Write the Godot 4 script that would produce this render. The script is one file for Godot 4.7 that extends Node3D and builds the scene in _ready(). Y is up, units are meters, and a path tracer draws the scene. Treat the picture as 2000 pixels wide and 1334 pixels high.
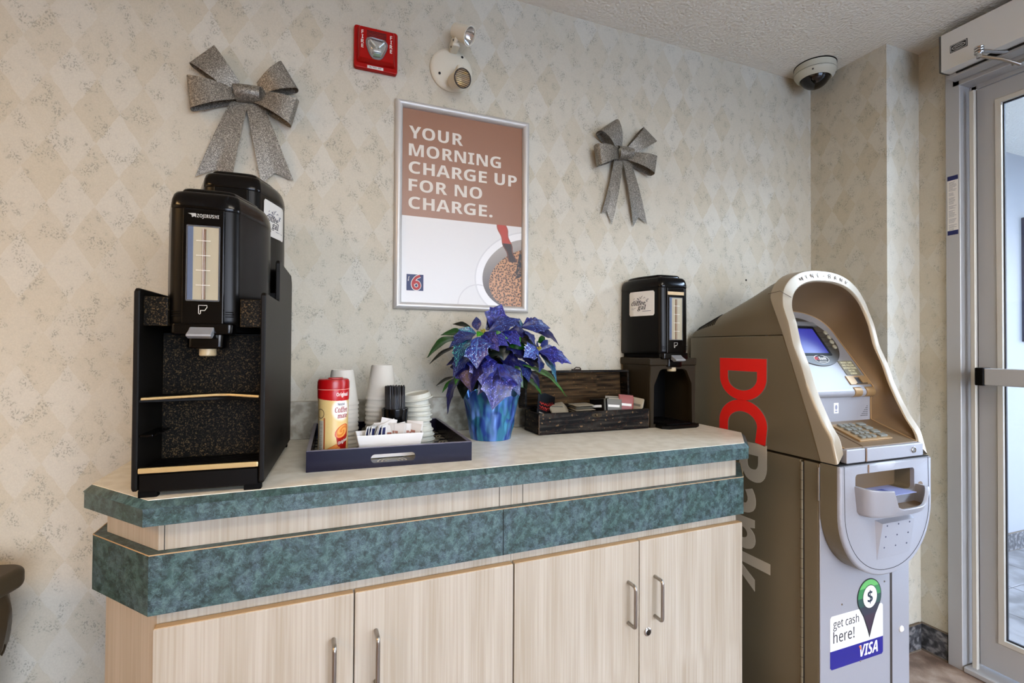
extends Node3D

# ------------------------------------------------------------------ geometry
class Geo:
	var p := PackedVector3Array()
	var t := PackedVector2Array()

	func tri(a: Vector3, b: Vector3, c: Vector3, ua := Vector2.ZERO, ub := Vector2.ZERO, uc := Vector2.ZERO) -> void:
		p.append(a); p.append(c); p.append(b)
		t.append(ua); t.append(uc); t.append(ub)

	# corners counter-clockwise seen from outside
	func quad(a: Vector3, b: Vector3, c: Vector3, d: Vector3, u0 := Vector2.ZERO, u1 := Vector2.ONE) -> void:
		var q0 := Vector2(u0.x, u1.y)
		var q1 := Vector2(u1.x, u1.y)
		var q2 := Vector2(u1.x, u0.y)
		var q3 := Vector2(u0.x, u0.y)
		tri(a, b, c, q0, q1, q2)
		tri(a, c, d, q0, q2, q3)

	# rings run along an axis, each ring turning right-handed round it
	func loft(rings: Array, cap0 := true, cap1 := true, closed := true) -> void:
		var n: int = rings[0].size()
		var m := rings.size()
		var last := n if closed else n - 1
		for k in m - 1:
			for i in last:
				var j := (i + 1) % n
				var u0 := float(i) / last
				var u1 := float(i + 1) / last
				var v0 := 1.0 - float(k) / (m - 1)
				var v1 := 1.0 - float(k + 1) / (m - 1)
				var a: Vector3 = rings[k][i]
				var b: Vector3 = rings[k][j]
				var c: Vector3 = rings[k + 1][j]
				var d: Vector3 = rings[k + 1][i]
				tri(a, b, c, Vector2(u0, v0), Vector2(u1, v0), Vector2(u1, v1))
				tri(a, c, d, Vector2(u0, v0), Vector2(u1, v1), Vector2(u0, v1))
		if cap0:
			fan(rings[0], true)
		if cap1:
			fan(rings[m - 1], false)

	func fan(ring: PackedVector3Array, flip: bool) -> void:
		var c := Vector3.ZERO
		for q in ring:
			c += q
		c /= ring.size()
		for i in ring.size():
			var a := ring[i]
			var b := ring[(i + 1) % ring.size()]
			if flip:
				tri(c, b, a)
			else:
				tri(c, a, b)

	func lathe(prof: Array, segs := 32, xf := Transform3D.IDENTITY, cap0 := true, cap1 := true) -> void:
		var rings := []
		for q in prof:
			var r := PackedVector3Array()
			for i in segs:
				var a := TAU * i / segs
				r.append(xf * Vector3(q.x * cos(a), q.y, -q.x * sin(a)))
			rings.append(r)
		loft(rings, cap0, cap1)

	static func plan(w: float, d: float, r: float, n: int) -> PackedVector2Array:
		var o := PackedVector2Array()
		r = minf(r, minf(w, d) - 0.00001)
		for k in 4:
			var cx: float = (w - r) * [1, -1, -1, 1][k]
			var cz: float = (d - r) * [1, 1, -1, -1][k]
			for i in n + 1:
				var a: float = (k + float(i) / n) * PI / 2
				o.append(Vector2(cx + r * cos(a), cz + r * sin(a)))
		return o

	# box with rounded upright edges (r) and eased rims (e); size is full
	func rbox(c: Vector3, s: Vector3, r := 0.004, e := 0.002, n := 4, xf := Transform3D.IDENTITY, en := 3) -> void:
		var rings := []
		var h := s.y / 2
		for side in 2:
			for k in en + 1:
				var a: float = PI / 2 * k / en
				var ins: float = e * (1 - (sin(a) if side == 0 else cos(a)))
				var y: float = (-h + e * (1 - cos(a))) if side == 0 else (h - e * (1 - sin(a)))
				var ring := PackedVector3Array()
				for q in plan(s.x / 2 - ins, s.z / 2 - ins, maxf(r - ins, 0.00002), n):
					ring.append(xf * (c + Vector3(q.x, y, -q.y)))
				rings.append(ring)
		loft(rings)

	func box(c: Vector3, s: Vector3, b := 0.0015, xf := Transform3D.IDENTITY) -> void:
		rbox(c, s, b, b, 1, xf, 1)

	# polygon in xy (counter-clockwise) pushed from z0 to z1
	func prism(poly: PackedVector2Array, z0: float, z1: float, b := 0.0, xf := Transform3D.IDENTITY) -> void:
		if Geometry2D.is_polygon_clockwise(poly):
			poly = poly.duplicate()
			poly.reverse()
		var ins := Geo.inset(poly, b) if b > 0 else poly
		var rings := []
		var list := [[ins, z0], [poly, z0 + b], [poly, z1 - b], [ins, z1]] if b > 0 else [[poly, z0], [poly, z1]]
		for q in list:
			var ring := PackedVector3Array()
			for v in q[0]:
				ring.append(xf * Vector3(v.x, v.y, q[1]))
			rings.append(ring)
		loft(rings, false, false)
		var idx := Geometry2D.triangulate_polygon(ins)
		for i in range(0, idx.size(), 3):
			var a := ins[idx[i]]
			var bb := ins[idx[i + 1]]
			var c := ins[idx[i + 2]]
			if (bb - a).cross(c - a) < 0:
				var sw := bb
				bb = c
				c = sw
			tri(xf * Vector3(a.x, a.y, z1), xf * Vector3(bb.x, bb.y, z1), xf * Vector3(c.x, c.y, z1), a, bb, c)
			tri(xf * Vector3(a.x, a.y, z0), xf * Vector3(c.x, c.y, z0), xf * Vector3(bb.x, bb.y, z0), a, c, bb)

	static func inset(poly: PackedVector2Array, b: float) -> PackedVector2Array:
		var o := PackedVector2Array()
		var n := poly.size()
		for i in n:
			var q := poly[i]
			var e0 := (q - poly[(i + n - 1) % n]).normalized()
			var e1 := (poly[(i + 1) % n] - q).normalized()
			var n0 := Vector2(-e0.y, e0.x)
			var n1 := Vector2(-e1.y, e1.x)
			var m := n0 + n1
			var l := m.dot(n1)
			o.append(q + m * (b / maxf(l, 0.25)) if l > 0.001 else q + n1 * b)
		return o

	# plate in xy between two star-shaped loops round a centre, z0 to z1
	func ring_plate(outer: PackedVector2Array, inner: PackedVector2Array, c: Vector2, z0: float, z1: float, xf := Transform3D.IDENTITY, b := 0.0) -> void:
		var angs := []
		for i in 64:
			angs.append(wrapf(TAU * i / 64.0, -PI, PI))
		for l in [outer, inner]:
			for q in l:
				angs.append((q - c).angle())
		angs.sort()
		var o := []
		var last := -99.0
		for a in angs:
			if a - last < 0.0015:
				continue
			last = a
			var d := Vector2.from_angle(a)
			o.append([Geo.cast(outer, c, d), Geo.cast(inner, c, d)])
		var rings := []
		var ee := b
		for k in ([[0, z0, 0.0], [0, z1 - ee, 0.0], [0, z1, ee], [1, z1, 0.0], [1, z0, 0.0]] if b > 0 else [[0, z0, 0.0], [0, z1, 0.0], [1, z1, 0.0], [1, z0, 0.0]]):
			var ring := PackedVector3Array()
			for q in o:
				var v: Vector2 = q[k[0]]
				if k[2] > 0:
					v -= (v - c).normalized() * k[2]
				ring.append(xf * Vector3(v.x, v.y, k[1]))
			rings.append(ring)
		rings.append(rings[0])
		loft(rings, false, false)

	static func cast(poly: PackedVector2Array, c: Vector2, d: Vector2) -> Vector2:
		var best := 1e9
		var n := poly.size()
		for i in n:
			var a := poly[i] - c
			var e := poly[(i + 1) % n] - poly[i]
			var den := d.cross(e)
			if absf(den) < 1e-12:
				continue
			var s := a.cross(e) / den
			var u := a.cross(d) / den
			if s > 0 and u > -1e-4 and u < 1.0001 and s < best:
				best = s
		return c + d * best

	func tube(path: PackedVector3Array, r: float, segs := 8, r1 := -1.0, closed := false) -> void:
		var rings := []
		var n := path.size()
		var side := Vector3.ZERO
		for k in n:
			var d: Vector3
			if closed:
				d = (path[(k + 1) % n] - path[(k + n - 1) % n]).normalized()
			else:
				d = (path[mini(k + 1, n - 1)] - path[maxi(k - 1, 0)]).normalized()
			if side == Vector3.ZERO:
				side = d.cross(Vector3.UP if absf(d.y) < 0.9 else Vector3.RIGHT).normalized()
			side = (side - d * side.dot(d)).normalized()
			var up := d.cross(side)
			var rr := r if r1 < 0 else lerpf(r, r1, float(k) / (n - 1))
			var ring := PackedVector3Array()
			for i in segs:
				var a := TAU * i / segs
				ring.append(path[k] + (side * cos(a) + up * sin(a)) * rr)
			rings.append(ring)
		if closed:
			rings.append(rings[0])
		loft(rings, not closed, not closed)

	# a sheet over a grid of points with a thickness along its normals; f(u, v) gives a point
	func sheet(f: Callable, nu: int, nv: int, th: float, uvs := true) -> void:
		var g := []
		for i in nu + 1:
			var row := PackedVector3Array()
			for j in nv + 1:
				row.append(f.call(float(i) / nu, float(j) / nv))
			g.append(row)
		var nn := []
		for i in nu + 1:
			var row := PackedVector3Array()
			for j in nv + 1:
				var du: Vector3 = g[mini(i + 1, nu)][j] - g[maxi(i - 1, 0)][j]
				var dv: Vector3 = g[i][mini(j + 1, nv)] - g[i][maxi(j - 1, 0)]
				row.append(du.cross(dv).normalized())
			nn.append(row)
		for i in nu:
			for j in nv:
				var q := [g[i][j], g[i + 1][j], g[i + 1][j + 1], g[i][j + 1]]
				var w := [nn[i][j], nn[i + 1][j], nn[i + 1][j + 1], nn[i][j + 1]]
				var a := Vector2(float(i) / nu, float(j) / nv)
				var b := Vector2(float(i + 1) / nu, float(j + 1) / nv)
				tri(q[0] + w[0] * th / 2, q[1] + w[1] * th / 2, q[2] + w[2] * th / 2, a, Vector2(b.x, a.y), b)
				tri(q[0] + w[0] * th / 2, q[2] + w[2] * th / 2, q[3] + w[3] * th / 2, a, b, Vector2(a.x, b.y))
				if th > 0:
					tri(q[0] - w[0] * th / 2, q[2] - w[2] * th / 2, q[1] - w[1] * th / 2, a, b, Vector2(b.x, a.y))
					tri(q[0] - w[0] * th / 2, q[3] - w[3] * th / 2, q[2] - w[2] * th / 2, a, Vector2(a.x, b.y), b)
		if th > 0:
			for i in nu:
				for j in [0, nv]:
					var a: Vector3 = g[i][j]
					var b: Vector3 = g[i + 1][j]
					var wa: Vector3 = nn[i][j] * th / 2
					var wb: Vector3 = nn[i + 1][j] * th / 2
					if j == 0:
						quad(a - wa, b - wb, b + wb, a + wa)
					else:
						quad(b - wb, a - wa, a + wa, b + wb)
			for j in nv:
				for i in [0, nu]:
					var a: Vector3 = g[i][j]
					var b: Vector3 = g[i][j + 1]
					var wa: Vector3 = nn[i][j] * th / 2
					var wb: Vector3 = nn[i][j + 1] * th / 2
					if i == 0:
						quad(b - wb, a - wa, a + wa, b + wb)
					else:
						quad(a - wa, b - wb, b + wb, a + wa)

	# thin lettering; height is that of a capital; at = left end of the base line (align 0) or its centre (1)
	func text(s: String, cap: float, depth: float, xf := Transform3D.IDENTITY, align := 0, bold := true, wide := 1.0, face := "Droid Sans", slant := 0.0, bend = null, width := -1.0) -> void:
		var tm := TextMesh.new()
		var sf := SystemFont.new()
		sf.font_names = PackedStringArray([face])
		sf.font_weight = 700 if bold else 400
		tm.font = sf
		tm.font_size = 64
		tm.pixel_size = 0.01
		tm.curve_step = 3.0
		tm.depth = 0.01
		tm.text = s
		tm.horizontal_alignment = HORIZONTAL_ALIGNMENT_LEFT
		tm.vertical_alignment = VERTICAL_ALIGNMENT_BOTTOM
		var arr := tm.get_mesh_arrays()
		if arr.is_empty():
			return
		var vs: PackedVector3Array = arr[Mesh.ARRAY_VERTEX]
		var ix = arr[Mesh.ARRAY_INDEX]
		if vs.is_empty():
			return
		# the base line and cap height are measured on an H
		if not Geo.metrics.has(face):
			tm.text = "H"
			var ha: PackedVector3Array = tm.get_mesh_arrays()[Mesh.ARRAY_VERTEX]
			var b0 := AABB(ha[0], Vector3.ZERO)
			for v in ha:
				b0 = b0.expand(v)
			Geo.metrics[face] = [b0.position.y, b0.size.y]
		var base: float = Geo.metrics[face][0]
		var k: float = cap / Geo.metrics[face][1]
		var bb := AABB(vs[0], Vector3.ZERO)
		for v in vs:
			bb = bb.expand(v)
		var kx := k * wide
		if width > 0:
			kx = width / bb.size.x
		var x0 := bb.position.x if align == 0 else (bb.get_center().x if align == 1 else bb.end.x)
		var count: int = ix.size() if ix != null else vs.size()
		for i in count:
			var v: Vector3 = vs[ix[i]] if ix != null else vs[i]
			var q := Vector3((v.x - x0) * kx, (v.y - base) * k, (v.z / 0.01) * depth)
			q.x += q.y * slant
			if bend != null:
				q = bend.call(q)
			p.append(xf * q)
			t.append(Vector2.ZERO)

	static var metrics := {}

	func add(g: Geo, xf := Transform3D.IDENTITY) -> void:
		for v in g.p:
			p.append(xf * v)
		t.append_array(g.t)

	func mesh(angle := 38.0) -> ArrayMesh:
		var n := p.size()
		var fn := PackedVector3Array()
		var keep := PackedVector3Array()
		var kt := PackedVector2Array()
		for i in range(0, n, 3):
			var c := (p[i + 2] - p[i]).cross(p[i + 1] - p[i])
			if c.length_squared() < 1e-22:
				continue
			fn.append(c)
			for k in 3:
				keep.append(p[i + k])
				kt.append(t[i + k])
		var at := {}
		n = keep.size()
		var keys := []
		keys.resize(n)
		for i in n:
			var key := Vector3i((keep[i] * 40000.0).round())
			keys[i] = key
			if at.has(key):
				at[key].append(i / 3)
			else:
				at[key] = [i / 3]
		var un := PackedVector3Array()
		for c in fn:
			un.append(c.normalized())
		var lim := cos(deg_to_rad(angle))
		var nn := PackedVector3Array()
		nn.resize(n)
		for i in n:
			var me := un[i / 3]
			var s := Vector3.ZERO
			for f in at[keys[i]]:
				if un[f].dot(me) >= lim:
					s += fn[f]
			nn[i] = s.normalized() if s.length_squared() > 1e-30 else me
		var arr := []
		arr.resize(Mesh.ARRAY_MAX)
		arr[Mesh.ARRAY_VERTEX] = keep
		arr[Mesh.ARRAY_NORMAL] = nn
		arr[Mesh.ARRAY_TEX_UV] = kt
		var m := ArrayMesh.new()
		m.add_surface_from_arrays(Mesh.PRIMITIVE_TRIANGLES, arr)
		return m

# ------------------------------------------------------------------ objects
var M := {}
var taken := {}

func numbered(called: String) -> String:
	if not taken.has(called):
		taken[called] = 0
		return called
	taken[called] += 1
	return "%s_%03d" % [called, taken[called]]

func thing(called: String, label: String, category: String, at := Vector3.ZERO, turn := 0.0, group := "") -> Node3D:
	var o := Node3D.new()
	o.name = numbered(called)
	add_child(o, true)
	o.position = at
	o.rotation.y = turn
	tag(o, label, category, group)
	return o

func tag(o: Node, label: String, category: String, group := "") -> void:
	o.set_meta("label", label)
	o.set_meta("category", category)
	if group:
		o.set_meta("group", group)

func obj(called: String, g: Variant, m: Material, parent: Node = self, label := "", angle := 38.0) -> MeshInstance3D:
	var o := MeshInstance3D.new()
	o.name = numbered(called) if parent == self else called
	o.mesh = g.mesh(angle) if g is Geo else g
	o.material_override = m
	parent.add_child(o, true)
	if label:
		o.set_meta("label", label)
	return o

func struct(called: String, g: Geo, m: Material, label := "") -> MeshInstance3D:
	var o := obj(called, g, m)
	o.set_meta("kind", "structure")
	if label:
		o.set_meta("label", label)
		o.set_meta("category", called.get_slice("_", 0))
	return o

func copy_of(src: Node3D, label: String, group := "") -> Node3D:
	var o: Node3D = src.duplicate()
	var base := String(src.name)
	if base.right(4).begins_with("_") and base.right(3).is_valid_int():
		base = base.left(-4)
	o.name = numbered(base)
	add_child(o, true)
	o.set_meta("label", label)
	if group:
		o.set_meta("group", group)
	return o

func xf(o: Vector3, rx := 0.0, ry := 0.0, rz := 0.0) -> Transform3D:
	return Transform3D(Basis.from_euler(Vector3(deg_to_rad(rx), deg_to_rad(ry), deg_to_rad(rz))), o)

func axes(o: Vector3, x: Vector3, y: Vector3) -> Transform3D:
	x = x.normalized()
	var z := x.cross(y).normalized()
	return Transform3D(Basis(x, z.cross(x), z), o)

func ellipse(c: Vector2, rx: float, ry: float, n := 40, a0 := 0.0, a1 := TAU) -> PackedVector2Array:
	var o := PackedVector2Array()
	var full := absf(a1 - a0 - TAU) < 0.001
	for i in (n if full else n + 1):
		var a := lerpf(a0, a1, float(i) / n)
		o.append(c + Vector2(rx * cos(a), ry * sin(a)))
	return o

func rrect(x0: float, y0: float, x1: float, y1: float, r: float, n := 5) -> PackedVector2Array:
	var o := Geo.plan((x1 - x0) / 2, (y1 - y0) / 2, r, n)
	for i in o.size():
		o[i] += Vector2((x0 + x1) / 2, (y0 + y1) / 2)
	return o

func curve(keys: Array, x: float) -> float:
	if x <= keys[0][0]:
		return keys[0][1]
	for i in keys.size() - 1:
		if x <= keys[i + 1][0]:
			var f: float = (x - keys[i][0]) / (keys[i + 1][0] - keys[i][0])
			return lerpf(keys[i][1], keys[i + 1][1], f)
	return keys[-1][1]

# smooth path through points
func spline(pts: Array, per := 6, closed := false) -> PackedVector3Array:
	var o := PackedVector3Array()
	var n := pts.size()
	for i in (n if closed else n - 1):
		var a: Vector3 = pts[(i + n - 1) % n] if closed or i > 0 else pts[0]
		var b: Vector3 = pts[i]
		var c: Vector3 = pts[(i + 1) % n]
		var d: Vector3 = pts[(i + 2) % n] if closed or i + 2 < n else pts[n - 1]
		for k in per:
			o.append(b.cubic_interpolate(c, a, d, float(k) / per))
	if not closed:
		o.append(pts[n - 1])
	return o

func spline2(pts: Array, per := 6, closed := false) -> PackedVector2Array:
	var q := []
	for v in pts:
		q.append(Vector3(v.x, v.y, 0))
	var o := PackedVector2Array()
	for v in spline(q, per, closed):
		o.append(Vector2(v.x, v.y))
	return o

# ------------------------------------------------------------------ materials
func mat(col: Color, rough := 0.6, metal := 0.0, spec := 0.5) -> StandardMaterial3D:
	var m := StandardMaterial3D.new()
	m.albedo_color = col
	m.roughness = rough
	m.metallic = metal
	m.metallic_specular = spec
	return m

func noise(w: int, h: int, freq: float, seed_: int, oct := 4, type := FastNoiseLite.TYPE_SIMPLEX_SMOOTH, warp := 0.0, fractal := FastNoiseLite.FRACTAL_FBM) -> PackedByteArray:
	var n := FastNoiseLite.new()
	n.seed = seed_
	n.noise_type = type
	n.frequency = freq
	n.fractal_type = fractal
	n.fractal_octaves = oct
	if warp > 0:
		n.domain_warp_enabled = true
		n.domain_warp_amplitude = warp
		n.domain_warp_frequency = freq * 1.5
	var im := n.get_seamless_image(w, h)
	im.convert(Image.FORMAT_L8)
	return im.get_data()

func stretched(w: int, h: int, freq: float, seed_: int, squash: int, oct := 4) -> PackedByteArray:
	var n := FastNoiseLite.new()
	n.seed = seed_
	n.frequency = freq
	n.fractal_octaves = oct
	var im := n.get_seamless_image(w, maxi(h / squash, 4))
	im.convert(Image.FORMAT_L8)
	im.resize(w, h, Image.INTERPOLATE_CUBIC)
	return im.get_data()

func tex_rgb(w: int, h: int, bytes: PackedByteArray) -> ImageTexture:
	return ImageTexture.create_from_image(Image.create_from_data(w, h, false, Image.FORMAT_RGB8, bytes))

func tex_grey(w: int, h: int, bytes: PackedByteArray) -> ImageTexture:
	return ImageTexture.create_from_image(Image.create_from_data(w, h, false, Image.FORMAT_L8, bytes))

func ramp(src: PackedByteArray, w: int, h: int, stops: Array) -> ImageTexture:
	var lut := []
	for i in 256:
		var f := i / 255.0
		var c: Color = stops[0][1]
		for k in stops.size() - 1:
			if f >= stops[k][0]:
				c = stops[k][1].lerp(stops[k + 1][1], clampf((f - stops[k][0]) / (stops[k + 1][0] - stops[k][0]), 0, 1))
		lut.append([int(c.r * 255), int(c.g * 255), int(c.b * 255)])
	var b := PackedByteArray()
	b.resize(w * h * 3)
	for i in w * h:
		var l: Array = lut[src[i]]
		b[i * 3] = l[0]
		b[i * 3 + 1] = l[1]
		b[i * 3 + 2] = l[2]
	return tex_rgb(w, h, b)

func tri_mat(t: Texture2D, per: Vector3, rough := 0.6, world := false, metal := 0.0) -> StandardMaterial3D:
	var m := mat(Color.WHITE, rough, metal)
	m.albedo_texture = t
	m.uv1_triplanar = true
	m.uv1_world_triplanar = world
	m.uv1_scale = Vector3(1 / per.x, 1 / per.y, 1 / per.z)
	m.uv1_triplanar_sharpness = 8
	return m

func bump(m: StandardMaterial3D, t: Texture2D, cm: float) -> StandardMaterial3D:
	m.heightmap_enabled = true
	m.heightmap_texture = t
	m.heightmap_scale = cm
	return m

func glow(col: Color, energy: float, base := Color.BLACK) -> StandardMaterial3D:
	var m := mat(base, 0.3)
	m.emission_enabled = true
	m.emission = col
	m.emission_energy_multiplier = energy
	return m

func wallpaper() -> ImageTexture:
	var n := 1024
	var blot := noise(n, n, 0.013, 11, 4)
	var grain := noise(n, n, 0.34, 12, 2, FastNoiseLite.TYPE_VALUE)
	var soft := noise(n, n, 0.02, 13, 3)
	var rng := RandomNumberGenerator.new()
	rng.seed = 5
	var tone := []
	for i in 64 * 64:
		tone.append(rng.randf())
	var tan_ := Vector3(0.728, 0.695, 0.612)
	var pale := Vector3(0.763, 0.747, 0.690)
	var dark := Vector3(0.475, 0.470, 0.430)
	var b := PackedByteArray()
	b.resize(n * n * 3)
	for y in n:
		var v := float(y) / n * 6.0
		for x in n:
			var i := y * n + x
			var u := float(x) / n * 8.0
			var wob := (soft[i] - 128) / 128.0 * 0.035
			var fa := u + v + wob
			var fb := u - v - wob
			var a := floori(fa)
			var c := floori(fb)
			var par := posmod(a - c, 2)
			var key: int = posmod(a + c, 16) * 64 + posmod(a - c, 12)
			var r: float = tone[key]
			var col := tan_ if par == 0 else pale
			col = col.lerp(pale if par == 0 else tan_, r * 0.55)
			# sponge print: speckle where the blotches are strong
			var s := (blot[i] - 124) / 66.0
			if s > 0:
				var g := (grain[i] - 132) / 55.0
				if g > 0:
					col = col.lerp(dark, minf(s, 1.0) * minf(g, 1.0) * 0.60)
			col *= 0.985 + (grain[i] - 128) / 128.0 * 0.03
			b[i * 3] = clampi(int(col.x * 255), 0, 255)
			b[i * 3 + 1] = clampi(int(col.y * 255), 0, 255)
			b[i * 3 + 2] = clampi(int(col.z * 255), 0, 255)
	return tex_rgb(n, n, b)

func make_materials() -> void:
	M.wallpaper = tri_mat(wallpaper(), Vector3(0.8, 0.99, 0.8), 0.75, true)
	var fine := tex_grey(256, 256, noise(256, 256, 0.06, 21, 3))
	var pebble := tex_grey(256, 256, noise(256, 256, 0.12, 22, 2))
	M.fine = fine
	# ceiling: knocked-down plaster
	M.ceiling = mat(Color(0.86, 0.845, 0.80), 0.9)
	M.ceiling.uv1_triplanar = true
	M.ceiling.uv1_world_triplanar = true
	M.ceiling.uv1_scale = Vector3.ONE * 4.0
	bump(M.ceiling, fine, 0.35)
	# worktop laminate
	M.laminate = tri_mat(ramp(noise(512, 512, 0.02, 31, 5), 512, 512, [[0.25, Color(0.86, 0.835, 0.755)], [0.5, Color(0.89, 0.865, 0.79)], [0.75, Color(0.91, 0.89, 0.82)]]), Vector3.ONE * 0.5, 0.36)
	# green marble-print laminate, feathery
	var n := 512
	var na := noise(n, n, 0.022, 41, 6, FastNoiseLite.TYPE_SIMPLEX_SMOOTH, 60.0)
	var nb := noise(n, n, 0.03, 42, 4, FastNoiseLite.TYPE_SIMPLEX_SMOOTH, 30.0, FastNoiseLite.FRACTAL_RIDGED)
	var nc := noise(n, n, 0.006, 43, 3)
	var b := PackedByteArray()
	b.resize(n * n * 3)
	for i in n * n:
		var k := (na[i] - 128) / 128.0
		var vein := maxf((nb[i] - 150) / 105.0, 0.0)
		var hue := clampf(nc[i] / 255.0 * 1.6 - 0.3, 0, 1)
		var c := Color(0.165, 0.265, 0.245).lerp(Color(0.245, 0.315, 0.345), hue)
		c = c.lerp(Color(0.080, 0.145, 0.130), clampf(-k * 1.5, 0, 0.9)).lerp(Color(0.33, 0.43, 0.42), clampf(k * 1.2, 0, 0.7))
		c = c.lerp(Color(0.42, 0.53, 0.51), vein * vein * 0.55)
		b[i * 3] = int(c.r * 255)
		b[i * 3 + 1] = int(c.g * 255)
		b[i * 3 + 2] = int(c.b * 255)
	# short curved strokes, light and dark, laid like feathers
	var rng := RandomNumberGenerator.new()
	rng.seed = 44
	for i in 9000:
		var px := rng.randf() * n
		var py := rng.randf() * n
		var ang := (nc[int(py) * n + int(px)] / 255.0) * 9.0 + rng.randf_range(-0.9, 0.9)
		var bend := rng.randf_range(-0.09, 0.09)
		var long := rng.randi_range(8, 26)
		var pick := rng.randf()
		var tone := Color(0.44, 0.56, 0.57) if pick < 0.42 else (Color(0.30, 0.34, 0.43) if pick < 0.58 else Color(0.055, 0.115, 0.11))
		for k in long:
			var at := (posmod(int(py), n) * n + posmod(int(px), n)) * 3
			var f := 0.42 * sin(PI * (k + 0.5) / long)
			b[at] = int(lerpf(b[at], tone.r * 255, f))
			b[at + 1] = int(lerpf(b[at + 1], tone.g * 255, f))
			b[at + 2] = int(lerpf(b[at + 2], tone.b * 255, f))
			px += cos(ang)
			py += sin(ang)
			ang += bend
	M.marble = tri_mat(tex_rgb(n, n, b), Vector3.ONE * 0.26, 0.42)
	# pale wood print, grain upright
	var wa := stretched(512, 512, 0.09, 51, 24, 4)
	var wb := stretched(512, 512, 0.012, 52, 8, 3)
	for i in n * n:
		wa[i] = clampi(int(wa[i] * 0.5 + wb[i] * 0.5), 0, 255)
	M.wood = tri_mat(ramp(wa, n, n, [[0.2, Color(0.610, 0.560, 0.480)], [0.45, Color(0.648, 0.605, 0.535)], [0.6, Color(0.67, 0.630, 0.563)], [0.85, Color(0.70, 0.665, 0.605)]]), Vector3(0.30, 0.8, 0.30), 0.5)
	M.wood_edge = mat(Color(0.70, 0.58, 0.42), 0.5)
	M.dark_gap = mat(Color(0.04, 0.035, 0.03), 0.8)
	# slate and floor stone
	M.slate = tri_mat(ramp(noise(256, 256, 0.02, 61, 5), 256, 256, [[0.3, Color(0.17, 0.17, 0.175)], [0.5, Color(0.29, 0.29, 0.295)], [0.72, Color(0.50, 0.49, 0.48)]]), Vector3.ONE * 0.2, 0.5, true)
	M.grout = mat(Color(0.42, 0.37, 0.31), 0.9)
	M.floor = tri_mat(ramp(noise(512, 512, 0.010, 62, 6, FastNoiseLite.TYPE_SIMPLEX_SMOOTH, 40.0), 512, 512, [[0.2, Color(0.44, 0.36, 0.30)], [0.5, Color(0.55, 0.46, 0.39)], [0.8, Color(0.64, 0.56, 0.49)]]), Vector3.ONE * 0.6, 0.45, true)
	M.tile = tri_mat(ramp(noise(256, 256, 0.012, 63, 4, FastNoiseLite.TYPE_SIMPLEX_SMOOTH, 20.0), 256, 256, [[0.25, Color(0.40, 0.385, 0.375)], [0.5, Color(0.48, 0.465, 0.455)], [0.75, Color(0.56, 0.545, 0.54)]]), Vector3.ONE * 0.5, 0.35, true)
	M.paint = mat(Color(0.62, 0.63, 0.645), 0.7)
	# metals
	M.alu = mat(Color(0.68, 0.68, 0.675), 0.42, 0.25)
	M.alu_light = mat(Color(0.76, 0.745, 0.70), 0.45, 0.2)
	M.steel = mat(Color(0.62, 0.60, 0.57), 0.28, 0.95)
	M.chrome = mat(Color(0.80, 0.80, 0.80), 0.12, 1.0)
	M.gold = mat(Color(0.90, 0.80, 0.58), 0.24, 0.7)
	M.black_gloss = mat(Color(0.012, 0.012, 0.014), 0.16, 0.0, 0.35)
	M.black = mat(Color(0.018, 0.017, 0.016), 0.42, 0.0, 0.25)
	M.black_matt = mat(Color(0.02, 0.02, 0.02), 0.75, 0.0, 0.2)
	M.black_pebble = mat(Color(0.055, 0.048, 0.038), 0.45, 0.0, 0.28)
	M.black_pebble.uv1_triplanar = true
	M.black_pebble.uv1_scale = Vector3.ONE * 22.0
	bump(M.black_pebble, pebble, 0.012)
	M.white = mat(Color(0.86, 0.85, 0.81), 0.5)
	M.white_gloss = mat(Color(0.88, 0.87, 0.85), 0.2)
	M.paper = mat(Color(0.84, 0.83, 0.80), 0.7)
	M.ink = mat(Color(0.03, 0.04, 0.12), 0.6)
	M.ink_black = mat(Color(0.03, 0.03, 0.03), 0.6)
	M.glass = mat(Color(0.9, 0.95, 1.0, 0.06), 0.02)
	M.glass.transparency = BaseMaterial3D.TRANSPARENCY_ALPHA

func pw(x: float, e: float) -> float:
	return pow(maxf(x, 0.0), e)

const TOP := 0.933       # height of the worktop
const HIGH := 2.42       # ceiling

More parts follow.
